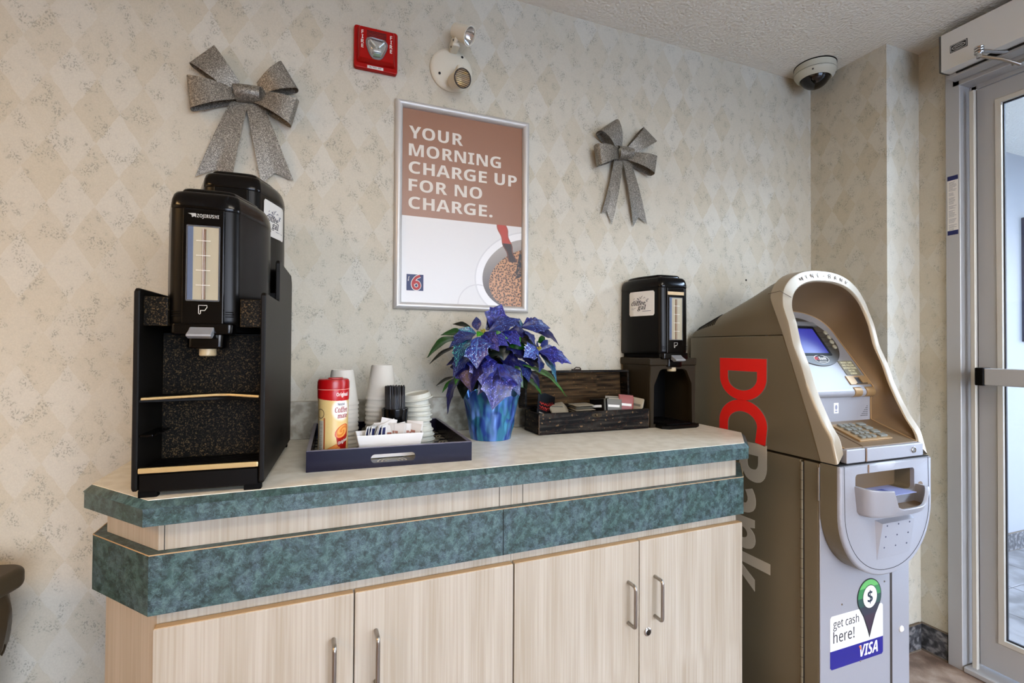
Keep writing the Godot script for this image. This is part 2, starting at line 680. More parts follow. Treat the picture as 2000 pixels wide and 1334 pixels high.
func _ready() -> void:
	# ---- camera
	var cam := Camera3D.new()
	cam.name = "camera"
	cam.transform = Transform3D(Basis(Vector3(0.93127, 0.006161, 0.364277), Vector3(-0.010397, 0.999899, 0.009668), Vector3(-0.364181, -0.012791, 0.93124)), Vector3(0, 1.2059, 1.5754))
	cam.fov = 69.82
	cam.near = 0.05
	cam.far = 200.0
	add_child(cam)
	# ---- sky and exposure
	var env := Environment.new()
	var sm := ProceduralSkyMaterial.new()
	sm.sky_top_color = Color(0.62, 0.72, 0.88)
	sm.sky_horizon_color = Color(0.94, 0.94, 0.95)
	sm.ground_bottom_color = Color(0.42, 0.42, 0.43)
	sm.ground_horizon_color = Color(0.78, 0.78, 0.78)
	sm.sky_energy_multiplier = 4.5
	sm.ground_energy_multiplier = 3.2
	env.background_mode = Environment.BG_SKY
	env.sky = Sky.new()
	env.sky.sky_material = sm
	env.tonemap_mode = Environment.TONE_MAPPER_LINEAR
	env.tonemap_exposure = 0.72
	env.sdfgi_enabled = true
	env.ssao_enabled = true
	env.ssil_enabled = true
	var we := WorldEnvironment.new()
	we.name = "world"
	we.environment = env
	add_child(we)
	# ---- lamps: ceiling panels of the lobby and one of the vestibule
	ceiling_panel(Vector3(-2.2, HIGH, 1.9), Vector2(0.6, 1.2), 7.5, Color(1.0, 0.80, 0.54), "long warm ceiling light panel over the left side of the lobby")
	ceiling_panel(Vector3(0.6, HIGH, 2.3), Vector2(1.2, 0.6), 4.0, Color(1.0, 0.95, 0.88), "white ceiling light panel over the middle of the lobby")
	ceiling_panel(Vector3(3.2, HIGH, 1.5), Vector2(0.6, 1.2), 15.0, Color(0.78, 0.88, 1.0), "long white ceiling light panel over the entrance vestibule")
	make_materials()
	room()
	door()
	vestibule()
	counter()
	cash_machine()
	more()

func ceiling_panel(at: Vector3, size: Vector2, energy: float, col: Color, label: String) -> void:
	var t := thing("ceiling_light_panel", label, "light", at)
	var g := Geo.new()
	g.ring_plate(rrect(-size.x / 2 - 0.03, -size.y / 2 - 0.03, size.x / 2 + 0.03, size.y / 2 + 0.03, 0.004, 1), rrect(-size.x / 2, -size.y / 2, size.x / 2, size.y / 2, 0.004, 1), Vector2.ZERO, 0.0, 0.014, xf(Vector3.ZERO, 90))
	obj("frame", g, mat(Color(0.85, 0.85, 0.84), 0.5), t)
	g = Geo.new()
	g.box(Vector3(0, -0.004, 0), Vector3(size.x, 0.008, size.y))
	obj("light_diffuser", g, glow(col, 2.0, Color(0.8, 0.8, 0.8)), t)
	var l := AreaLight3D.new()
	l.name = "lamp"
	l.area_size = size
	l.light_energy = energy
	l.light_color = col
	l.shadow_enabled = true
	l.area_range = 12.0
	l.position = Vector3(0, -0.018, 0)
	l.rotation_degrees = Vector3(-90, 0, 0)
	t.add_child(l)

# ------------------------------------------------------------------ room shell
func room() -> void:
	var g := Geo.new()
	g.box(Vector3(-0.5615, HIGH / 2, -0.06), Vector3(5.277, HIGH, 0.12), 0.0005)
	struct("wall_back", g, M.wallpaper)
	g = Geo.new()
	g.box(Vector3(2.2357, HIGH / 2, 0.101), Vector3(0.3226, HIGH, 0.4422), 0.0005)
	struct("wall_right", g, M.wallpaper)
	g = Geo.new()
	g.box(Vector3(2.337, HIGH / 2, 0.371), Vector3(0.12, HIGH, 0.0988), 0.0005)
	struct("wall_door_side", g, M.wallpaper)
	g = Geo.new()
	g.box(Vector3(2.337, 2.375, 1.0), Vector3(0.12, 0.09, 1.16), 0.0005)
	struct("wall_over_door", g, M.wallpaper)
	g = Geo.new()
	g.box(Vector3(2.337, HIGH / 2, 3.04), Vector3(0.12, HIGH, 2.92), 0.0005)
	struct("wall_beyond_door", g, M.wallpaper)
	g = Geo.new()
	g.box(Vector3(-3.26, HIGH / 2, 2.25), Vector3(0.12, HIGH, 4.74), 0.0005)
	struct("wall_left", g, mat(Color(0.90, 0.88, 0.83), 0.8))
	# front wall, behind the camera, with a wide window
	g = Geo.new()
	g.ring_plate(PackedVector2Array([Vector2(-3.2, 0), Vector2(2.397, 0), Vector2(2.397, HIGH), Vector2(-3.2, HIGH)]), PackedVector2Array([Vector2(-0.2, 0.12), Vector2(2.2, 0.12), Vector2(2.2, 2.28), Vector2(-0.2, 2.28)]), Vector2(1.0, 1.2), 4.5, 4.62)
	struct("wall_front", g, M.wallpaper)
	g = Geo.new()
	for k in 4:
		g.box(Vector3(-0.2 + 0.8 * k, 1.2, 4.56), Vector3(0.05, 2.16, 0.06))
	for y in [0.145, 2.255]:
		g.box(Vector3(1.0, y, 4.56), Vector3(2.4, 0.05, 0.06))
	var w := struct("window_1", g, mat(Color(0.6, 0.6, 0.58), 0.4, 0.5))
	for k in 3:
		g = Geo.new()
		var x := -0.18 + 0.8 * k
		g.quad(Vector3(x, 0.17, 4.56), Vector3(x + 0.76, 0.17, 4.56), Vector3(x + 0.76, 2.23, 4.56), Vector3(x, 2.23, 4.56))
		obj("pane", g, M.glass, w)
	g = Geo.new()
	g.box(Vector3(-0.3, -0.05, 2.25), Vector3(5.9, 0.1, 5.0), 0.0005)
	struct("floor", g, M.floor)
	g = Geo.new()
	g.box(Vector3(-0.3, HIGH + 0.05, 2.25), Vector3(5.9, 0.1, 5.0), 0.0005)
	struct("ceiling", g, M.ceiling)
	# slate skirting tiles
	skirting("baseboard_right", [[Vector3(2.166, 0.057, 0.3272), Vector3(0.19, 0.1, 0.01)], [Vector3(2.272, 0.057, 0.371), Vector3(0.01, 0.1, 0.092)]])
	skirting("baseboard_pillar", [[Vector3(2.069, 0.057, 0.16), Vector3(0.01, 0.1, 0.32)]])
	skirting("baseboard_back", [[Vector3(1.91, 0.057, 0.005), Vector3(0.30, 0.1, 0.01)], [Vector3(-0.75, 0.057, 0.005), Vector3(0.30, 0.1, 0.01)], [Vector3(-1.055, 0.057, 0.005), Vector3(0.30, 0.1, 0.01)], [Vector3(-1.36, 0.057, 0.005), Vector3(0.30, 0.1, 0.01)]])
	# ground outside
	g = Geo.new()
	g.box(Vector3(2.0, -0.16, 6.0), Vector3(60, 0.1, 60), 0.0005)
	struct("ground", g, mat(Color(0.74, 0.73, 0.71), 0.9))

func skirting(called: String, tiles: Array) -> void:
	var g := Geo.new()
	for q in tiles:
		var s: Vector3 = q[1]
		g.box(q[0] + Vector3(0, 0.0515, 0), Vector3(s.x, 0.003, s.z), 0.0005)
		g.box(q[0] + Vector3(0, -0.0535, 0), Vector3(s.x, 0.007, s.z), 0.0005)
	var o := struct(called, g, M.grout)
	for q in tiles:
		g = Geo.new()
		g.box(q[0], q[1], 0.0015)
		obj("tile", g, M.slate, o)

func door() -> void:
	var x := 2.277
	var g := Geo.new()
	# frame: two posts, head; profile steps back towards the leaf
	for side in 2:
		var z0 := 0.4205 if side == 0 else 1.4995
		g.box(Vector3(x + 0.045, 1.165, z0 + 0.0235), Vector3(0.12, 2.33, 0.047), 0.002)
		var z1 := 0.480 if side == 0 else 1.4875
		g.box(Vector3(x + 0.075, 1.11, z1), Vector3(0.06, 2.22, 0.028), 0.004)
	g.box(Vector3(x + 0.045, 2.275, 0.984), Vector3(0.12, 0.11, 1.08), 0.002)
	g.box(Vector3(x + 0.075, 2.213, 0.984), Vector3(0.06, 0.02, 1.02), 0.002)
	var f := struct("door_1", g, M.alu, "grey aluminium framed glass entrance door right of the cash machine")
	g = Geo.new()
	g.box(Vector3(x + 0.012, 1.09, 0.494), Vector3(0.014, 2.2, 0.016), 0.002)
	obj("door_stop", g, M.alu_light, f)
	g = Geo.new()
	g.box(Vector3(x + 0.05, 0.011, 0.97), Vector3(0.14, 0.022, 1.0), 0.004)
	obj("threshold", g, M.alu, f)
	# leaf
	var lx := 2.318
	g = Geo.new()
	var zz0 := 0.493
	var zz1 := 1.470
	g.ring_plate(PackedVector2Array([Vector2(-zz1, 0.03), Vector2(-zz0, 0.03), Vector2(-zz0, 2.199), Vector2(-zz1, 2.199)]), PackedVector2Array([Vector2(-zz1 + 0.066, 0.135), Vector2(-zz0 - 0.054, 0.135), Vector2(-zz0 - 0.054, 2.138), Vector2(-zz1 + 0.066, 2.138)]), Vector2(-0.98, 1.1), -0.022, 0.0, Transform3D(Basis(Vector3(0, 0, -1), Vector3(0, 1, 0), Vector3(-1, 0, 0)) * Basis.from_scale(Vector3(1, 1, 1)), Vector3(lx, 0, 0)), 0.002)
	obj("door_leaf", g, M.alu, f)
	# the frame's glazing bead
	g = Geo.new()
	g.ring_plate(PackedVector2Array([Vector2(-1.404, 0.135), Vector2(-0.547, 0.135), Vector2(-0.547, 2.138), Vector2(-1.404, 2.138)]), PackedVector2Array([Vector2(-1.386, 0.155), Vector2(-0.566, 0.155), Vector2(-0.566, 2.119), Vector2(-1.386, 2.119)]), Vector2(-0.98, 1.1), -0.012, 0.004, Transform3D(Basis(Vector3(0, 0, -1), Vector3(0, 1, 0), Vector3(-1, 0, 0)), Vector3(lx, 0, 0)), 0.004)
	obj("glazing_bead", g, M.alu_light, f)
	g = Geo.new()
	g.ring_plate(PackedVector2Array([Vector2(-1.387, 0.154), Vector2(-0.565, 0.154), Vector2(-0.565, 2.120), Vector2(-1.387, 2.120)]), PackedVector2Array([Vector2(-1.382, 0.160), Vector2(-0.570, 0.160), Vector2(-0.570, 2.114), Vector2(-1.382, 2.114)]), Vector2(-0.98, 1.1), -0.016, -0.008, Transform3D(Basis(Vector3(0, 0, -1), Vector3(0, 1, 0), Vector3(-1, 0, 0)), Vector3(lx, 0, 0)))
	obj("gasket", g, mat(Color(0.02, 0.03, 0.07), 0.6), f)
	g = Geo.new()
	g.quad(Vector3(lx + 0.012, 0.156, 0.566), Vector3(lx + 0.012, 0.156, 1.386), Vector3(lx + 0.012, 2.119, 1.386), Vector3(lx + 0.012, 2.119, 0.566))
	obj("pane", g, M.glass, f)
	# push bar
	var b := thing("push_bar", "brushed metal push bar with a black end cap across the glass door", "push bar", Vector3(2.21, 1.113, 0.0))
	g = Geo.new()
	g.rbox(Vector3(0, 0, 0.99), Vector3(0.032, 0.060, 0.85), 0.006, 0.004)
	obj("bar", g, M.alu, b)
	for z in [0.5525, 1.43]:
		g = Geo.new()
		g.rbox(Vector3(0.008, 0, z), Vector3(0.05, 0.064, 0.028), 0.006, 0.004)
		g.box(Vector3(0.066, 0, z - 0.0045), Vector3(0.066, 0.05, 0.018), 0.002)
		obj("end_cap", g, M.black, b)
	# notice stuck on the post
	var s := thing("notice_sticker", "narrow white printed notice with navy blue ends on the door post", "sticker", Vector3(x - 0.0155, 1.765, 0.444))
	var sx := Transform3D(Basis(Vector3(0, 0, 1), Vector3(0, 1, 0), Vector3(-1, 0, 0)), Vector3.ZERO)
	g = Geo.new()
	g.box(Vector3.ZERO, Vector3(0.0006, 0.226, 0.034), 0.0001)
	obj("paper", g, M.paper, s)
	for y0 in [0.1055, -0.1055]:
		g = Geo.new()
		g.box(Vector3(-0.0003, y0, 0), Vector3(0.0006, 0.017, 0.034), 0.0001)
		obj("blue_band", g, mat(Color(0.04, 0.09, 0.32), 0.6), s)
	g = Geo.new()
	var rng := RandomNumberGenerator.new()
	rng.seed = 3
	var y := 0.089
	while y > -0.094:
		var l := rng.randf_range(0.5, 1.0) * 0.026
		g.box(Vector3(-0.0004, y, -0.013 + l / 2), Vector3(0.0003, 0.0014, l), 0.00005)
		y -= 0.0046 if rng.randf() > 0.18 else 0.009
	obj("print", g, mat(Color(0.45, 0.46, 0.50), 0.7), s)
	operator_box()

func operator_box() -> void:
	var t := thing("door_operator", "long pale grey automatic door opener housing above the glass door", "door opener", Vector3(2.157, 2.317, 0.455))
	var g := Geo.new()
	var prof := PackedVector2Array([Vector2(0, 0.069), Vector2(0, -0.069), Vector2(0.02, -0.069), Vector2(0.102, -0.062), Vector2(0.102, 0.069)])
	# extruded along z: x of the profile runs to the wall
	g.prism(prof, 0.006, 1.05, 0.002)
	obj("housing", g, mat(Color(0.82, 0.815, 0.79), 0.45), t)
	g = Geo.new()
	g.prism(prof, 0.0, 0.006, 0.001, Transform3D(Basis.IDENTITY, Vector3(0, 0, 0)))
	obj("end_plate", g, mat(Color(0.30, 0.29, 0.27), 0.5), t)
	g = Geo.new()
	g.box(Vector3(0.05, -0.071, 0.53), Vector3(0.008, 0.006, 1.0), 0.0005)
	obj("seam", g, M.dark_gap, t)
	g = Geo.new()
	g.box(Vector3(0.075, -0.075, 0.50), Vector3(0.05, 0.014, 1.0), 0.001)
	obj("mounting_rail", g, M.alu, t)
	g = Geo.new()
	g.box(Vector3(-0.0008, -0.0, 0.062), Vector3(0.0016, 0.028, 0.052), 0.0003)
	obj("badge", g, M.ink_black, t)
	g = Geo.new()
	var bx := Transform3D(Basis(Vector3(0, 0, 1), Vector3(0, 1, 0), Vector3(-1, 0, 0)), Vector3(-0.0018, 0, 0.062))
	g.ring_plate(rrect(-0.024, -0.012, 0.024, 0.012, 0.001, 1), rrect(-0.0225, -0.0105, 0.0225, 0.0105, 0.001, 1), Vector2.ZERO, 0, 0.0004, bx)
	g.ring_plate(ellipse(Vector2.ZERO, 0.02, 0.0075), ellipse(Vector2.ZERO, 0.0175, 0.0055), Vector2.ZERO, 0, 0.0004, bx)
	g.box(Vector3(-0.0018, 0.0006, 0.062), Vector3(0.0004, 0.0025, 0.024), 0.0001)
	obj("badge_print", g, mat(Color(0.75, 0.75, 0.73), 0.4), t)
	g = Geo.new()
	g.box(Vector3(0.03, -0.0695, 0.15), Vector3(0.022, 0.004, 0.03), 0.0005)
	obj("socket", g, M.black_matt, t)
	# arm
	var a := thing("closer_linkage", "jointed steel linkage reaching from the door opener down to the glass door", "linkage", Vector3(2.12, 2.245, 0.585))
	g = Geo.new()
	for k in 3:
		g.lathe([Vector2(0.006, 0), Vector2(0.013, 0.001), Vector2(0.0145, 0.004), Vector2(0.013, 0.007), Vector2(0.006, 0.008)], 20, xf(Vector3(0.006, -0.006 + 0.009 * k, 0.006)))
	g.lathe([Vector2(0.008, -0.02), Vector2(0.008, 0.02)], 16, xf(Vector3(0.006, 0, 0.006)))
	obj("knuckle", g, M.chrome, a)
	g = Geo.new()
	g.tube(PackedVector3Array([Vector3(0.01, 0.002, 0.012), Vector3(0.060, 0.0, 0.030), Vector3(0.138, -0.004, 0.072)]), 0.006, 12)
	obj("rod", g, M.steel, a)
	g = Geo.new()
	g.tube(PackedVector3Array([Vector3(0.006, -0.014, 0.006), Vector3(0.035, -0.045, 0.055), Vector3(0.075, -0.070, 0.085)]), 0.0055, 10)
	g.rbox(Vector3(0.085, -0.062, 0.10), Vector3(0.04, 0.012, 0.07), 0.003, 0.002)
	g.lathe([Vector2(0.009, -0.014), Vector2(0.011, 0.0), Vector2(0.007, 0.010)], 16, xf(Vector3(0.065, -0.045, 0.115)))
	obj("link", g, M.steel, a)

func vestibule() -> void:
	# floor of single tiles
	var g := Geo.new()
	g.box(Vector3(3.9, -0.06, 1.2), Vector3(3.1, 0.1, 3.0), 0.0005)
	var f := struct("floor_vestibule", g, M.grout)
	for i in 9:
		for k in 8:
			var x0 := 2.40 + 0.335 * i - 0.11
			var x1 := minf(x0 + 0.331, 5.3)
			x0 = maxf(x0, 2.40)
			var z0 := 0.171 - 0.335 + 0.335 * k
			var z1 := minf(z0 + 0.331, 2.6)
			z0 = maxf(z0, -0.096)
			if x1 - x0 < 0.02 or z1 - z0 < 0.02:
				continue
			g = Geo.new()
			g.box(Vector3((x0 + x1) / 2, -0.006, (z0 + z1) / 2), Vector3(x1 - x0, 0.012, z1 - z0), 0.001)
			obj("tile", g, M.tile, f)
	g = Geo.new()
	g.box(Vector3(3.9, HIGH / 2, -0.156), Vector3(3.1, HIGH, 0.12), 0.0005)
	struct("wall_vestibule_back", g, M.paint)
	var tiles := []
	for i in 9:
		tiles.append([Vector3(2.56 + 0.335 * i, 0.052, -0.091), Vector3(0.331, 0.1, 0.01)])
	skirting("baseboard_vestibule", tiles)
	# outer side: a glazed front towards the daylight, with a low sill
	g = Geo.new()
	g.ring_plate(PackedVector2Array([Vector2(-2.7, 0), Vector2(0.2, 0), Vector2(0.2, HIGH), Vector2(-2.7, HIGH)]), PackedVector2Array([Vector2(-2.4, 0.12), Vector2(-0.2, 0.12), Vector2(-0.2, 2.2), Vector2(-2.4, 2.2)]), Vector2(-1.3, 1.2), -0.06, 0.06, Transform3D(Basis(Vector3(0, 0, -1), Vector3(0, 1, 0), Vector3(1, 0, 0)), Vector3(5.4, 0, 0)))
	struct("wall_vestibule_outer", g, M.paint)
	g = Geo.new()
	g.box(Vector3(3.9, HIGH / 2, 2.66), Vector3(3.1, HIGH, 0.12), 0.0005)
	struct("wall_vestibule_front", g, M.paint)
	g = Geo.new()
	g.box(Vector3(3.9, HIGH + 0.05, 1.25), Vector3(3.1, 0.1, 3.0), 0.0005)
	struct("ceiling_vestibule", g, M.ceiling)
	g = Geo.new()
	for z in [0.2, 0.9, 1.6, 2.36]:
		g.box(Vector3(5.4, 1.16, z), Vector3(0.06, 2.08, 0.05))
	g.box(Vector3(5.4, 2.17, 1.3), Vector3(0.06, 0.06, 2.2))
	g.box(Vector3(5.4, 0.15, 1.3), Vector3(0.06, 0.06, 2.2))
	var w := struct("window_2", g, M.alu)
	g = Geo.new()
	g.quad(Vector3(5.4, 0.15, 2.36), Vector3(5.4, 0.15, 0.2), Vector3(5.4, 2.17, 0.2), Vector3(5.4, 2.17, 2.36))
	obj("pane", g, M.glass, w)
	# framed notice on the vestibule wall
	var t := thing("framed_notice", "dark blue framed notice on the white wall seen through the door glass", "notice", Vector3(4.25, 1.648, -0.096))
	g = Geo.new()
	g.ring_plate(rrect(-0.205, -0.385, 0.205, 0.385, 0.004, 1), rrect(-0.175, -0.355, 0.175, 0.355, 0.002, 1), Vector2.ZERO, 0.0, 0.022, Transform3D.IDENTITY, 0.003)
	obj("frame", g, mat(Color(0.06, 0.08, 0.20), 0.4), t)
	g = Geo.new()
	g.box(Vector3(0, 0, 0.006), Vector3(0.352, 0.712, 0.008), 0.0005)
	obj("sheet", g, mat(Color(0.62, 0.68, 0.80), 0.6), t)

# ------------------------------------------------------------------ counter
func outline(d: float, top := true) -> PackedVector2Array:
	# plan (x, -z), counter-clockwise seen from above; d = set back from the worktop's edge
	var base := [Vector2(-0.428, 0.38), Vector2(-0.286, 0.547), Vector2(1.159, 0.503), Vector2(1.300, 0.357)]
	var o := PackedVector2Array()
	var all := [Vector2(-0.428, -0.5)] + base + [Vector2(1.300, -0.5)]
	for i in range(1, 5):
		var e0: Vector2 = (all[i] - all[i - 1]).normalized()
		var e1: Vector2 = (all[i + 1] - all[i]).normalized()
		var n0 := Vector2(e0.y, -e0.x)
		var n1 := Vector2(e1.y, -e1.x)
		var m := (n0 + n1) / (1.0 + n0.dot(n1))
		o.append(all[i] + m * d)
	o.insert(0, Vector2(-0.428 + d, 0.002))
	o.append(Vector2(1.300 - d, 0.002))
	return o

func slab(g: Geo, levels: Array) -> void:
	var rings := []
	for q in levels:
		var ring := PackedVector3Array()
		for v in outline(q[0]):
			ring.append(Vector3(v.x, q[1], v.y))
		rings.append(ring)
	g.loft(rings)

# from the front plane: u along the front, n out of it
func front(u: float, y: float, n: float) -> Vector3:
	var T := Vector3(1.445, 0, -0.044).normalized()
	var N := Vector3(-T.z, 0, T.x)
	return Vector3(-0.286, y, 0.547) - N * 0.035 + T * u + N * n

func counter() -> void:
	var fx := Transform3D(Basis(Vector3(1.445, 0, -0.044).normalized(), Vector3.UP, Vector3(0.044, 0, 1.445).normalized()), front(0, 0, 0))
	# worktop
	var w := thing("worktop", "pale grey counter surface with a dark green rim, under the tray and coffee stands", "worktop", Vector3.ZERO)
	var g := Geo.new()
	slab(g, [[0.0015, 0.889], [0.0015, 0.9205]])
	obj("edge_band", g, M.marble, w, "dark green marble-pattern edge")
	g = Geo.new()
	slab(g, [[0.0, 0.9195], [0.0, 0.921], [0.0125, 0.9322]])
	obj("bevel", g, M.marble, w)
	g = Geo.new()
	slab(g, [[0.0122, 0.9318], [0.0122, TOP]])
	obj("top", g, M.laminate, w)
	g = Geo.new()
	g.box(Vector3.ZERO, Vector3(1.728, 0.111, 0.013), 0.0015)
	var bs := thing("backsplash", "low pale grey upstand strip along the wall behind the worktop", "backsplash", Vector3(0.436, 0.989, 0.0065))
	obj("panel", g, tri_mat(ramp(noise(256, 256, 0.03, 33, 4), 256, 256, [[0.3, Color(0.52, 0.495, 0.43)], [0.5, Color(0.60, 0.575, 0.505)], [0.72, Color(0.66, 0.64, 0.58)]]), Vector3.ONE * 0.3, 0.5), bs)
	# green band under the recessed frieze, in two lengths
	var b := thing("counter_band", "deep green marble-pattern band running round the counter below the worktop", "trim", Vector3.ZERO)
	g = Geo.new()
	slab(g, [[0.0145, 0.727], [0.0145, 0.8325], [0.0155, 0.8335]])
	obj("band", g, M.marble, b)
	g = Geo.new()
	g.box(Vector3(0.684, 0.780, 0.0215), Vector3(0.0012, 0.105, 0.001), 0.0001, fx)
	obj("seam", g, M.dark_gap, b)
	g = Geo.new()
	var ring := []
	var pth := PackedVector3Array()
	for v in outline(0.0150):
		pth.append(Vector3(v.x, 0.8335, v.y))
	g.tube(pth, 0.0011, 6)
	obj("edge_strip", g, M.wood_edge, b)
	# two cupboards side by side
	var lab := ["pale wood double cupboard at the left end of the counter, without a key lock", "pale wood double cupboard with a key lock, next to the cash machine"]
	for s in 2:
		var c := thing("cupboard", lab[s], "cupboard", Vector3.ZERO, 0, "counter cupboards")
		var o := outline(0.035)
		var cut0: Vector3 = front(0.712, 0, 0)
		var poly: PackedVector2Array
		if s == 0:
			poly = PackedVector2Array([o[0], o[1], o[2], Vector2(cut0.x - 0.0004, cut0.z), Vector2(cut0.x - 0.0004, 0.002)])
		else:
			poly = PackedVector2Array([Vector2(cut0.x + 0.0004, 0.002), Vector2(cut0.x + 0.0004, cut0.z), o[3], o[4], o[5]])
		var flat := Transform3D(Basis(Vector3.RIGHT, Vector3(0, 0, 1), Vector3.UP), Vector3.ZERO)
		for lv in [["body", 0.10, 0.7265], ["frieze", 0.834, 0.8885]]:
			g = Geo.new()
			var rings := []
			for y in [lv[1], lv[2]]:
				var r := PackedVector3Array()
				for v in poly:
					r.append(Vector3(v.x, y, v.y))
				rings.append(r)
			g.loft(rings)
			obj(lv[0], g, M.wood, c)
		for u in ([0.026, 0.682] if s == 0 else [0.742]):
			g = Geo.new()
			g.box(Vector3(u, 0.861, 0.0002), Vector3(0.0012, 0.054, 0.0008), 0.0001, fx)
			obj("seam", g, M.dark_gap, c)
		g = Geo.new()
		var pr := []
		for y in [0.0, 0.10]:
			var r := PackedVector3Array()
			for v in poly:
				r.append(Vector3(v.x, y, v.y - (0.06 if v.y > 0.1 else 0.0)))
			pr.append(r)
		g.loft(pr)
		obj("plinth", g, M.black_matt, c)
		# doors
		for k in 2:
			var u0: float = [[0.0145, 0.3575], [0.7135, 1.0705]][s][k]
			var u1: float = [[0.3555, 0.7105], [1.0685, 1.436]][s][k]
			g = Geo.new()
			g.rbox(Vector3((u0 + u1) / 2, 0.4035, 0.011), Vector3(u1 - u0, 0.597, 0.018), 0.0025, 0.0025, 2, fx)
			var d := obj("cupboard_door", g, M.wood, c)
			g = Geo.new()
			g.box(Vector3((u0 + u1) / 2, 0.7022, 0.011), Vector3(u1 - u0 - 0.003, 0.0012, 0.016), 0.0004, fx)
			obj("door_edging", g, M.wood_edge, d)
			var hu: float = [[0.317, 0.400], [1.034, 1.119]][s][k]
			var y1: float = [0.617, 0.602][s]
			var pts := [Vector3(hu, y1, 0.0195), Vector3(hu, y1, 0.040)]
			for a in 5:
				var an := PI / 2 * a / 4
				pts.append(Vector3(hu, y1 - 0.008 + 0.008 * cos(an), 0.043 + 0.008 * sin(an)))
			for a in 5:
				var an := PI / 2 * a / 4
				pts.append(Vector3(hu, y1 - 0.104 + 0.012 - 0.004 - 0.008 * sin(an), 0.043 + 0.008 * cos(an)))
			pts.append(Vector3(hu, y1 - 0.104, 0.0195))
			var pv := PackedVector3Array()
			for v in pts:
				pv.append(fx * v)
			g = Geo.new()
			g.tube(pv, 0.0045, 12)
			obj("door_handle", g, M.steel, d, "", 60)
			if s == 1 and k == 1:
				g = Geo.new()
				var lx := fx * Transform3D(Basis(Vector3.RIGHT, Vector3(0, 0, 1), Vector3(0, -1, 0)), Vector3(1.096, 0.461, 0.0198))
				g.lathe([Vector2(0.0115, 0), Vector2(0.0115, 0.002), Vector2(0.0095, 0.004), Vector2(0.0075, 0.0045), Vector2(0.0072, 0.0015)], 28, lx)
				obj("lock", g, M.chrome, d)
				g = Geo.new()
				g.lathe([Vector2(0.0072, 0), Vector2(0.0072, 0.003), Vector2(0.0055, 0.0042)], 20, lx)
				g.box(Vector3(0, 0.0044, 0), Vector3(0.0016, 0.0006, 0.006), 0.0001, lx)
				obj("keyhole", g, mat(Color(0.16, 0.13, 0.09), 0.4, 0.6), d)

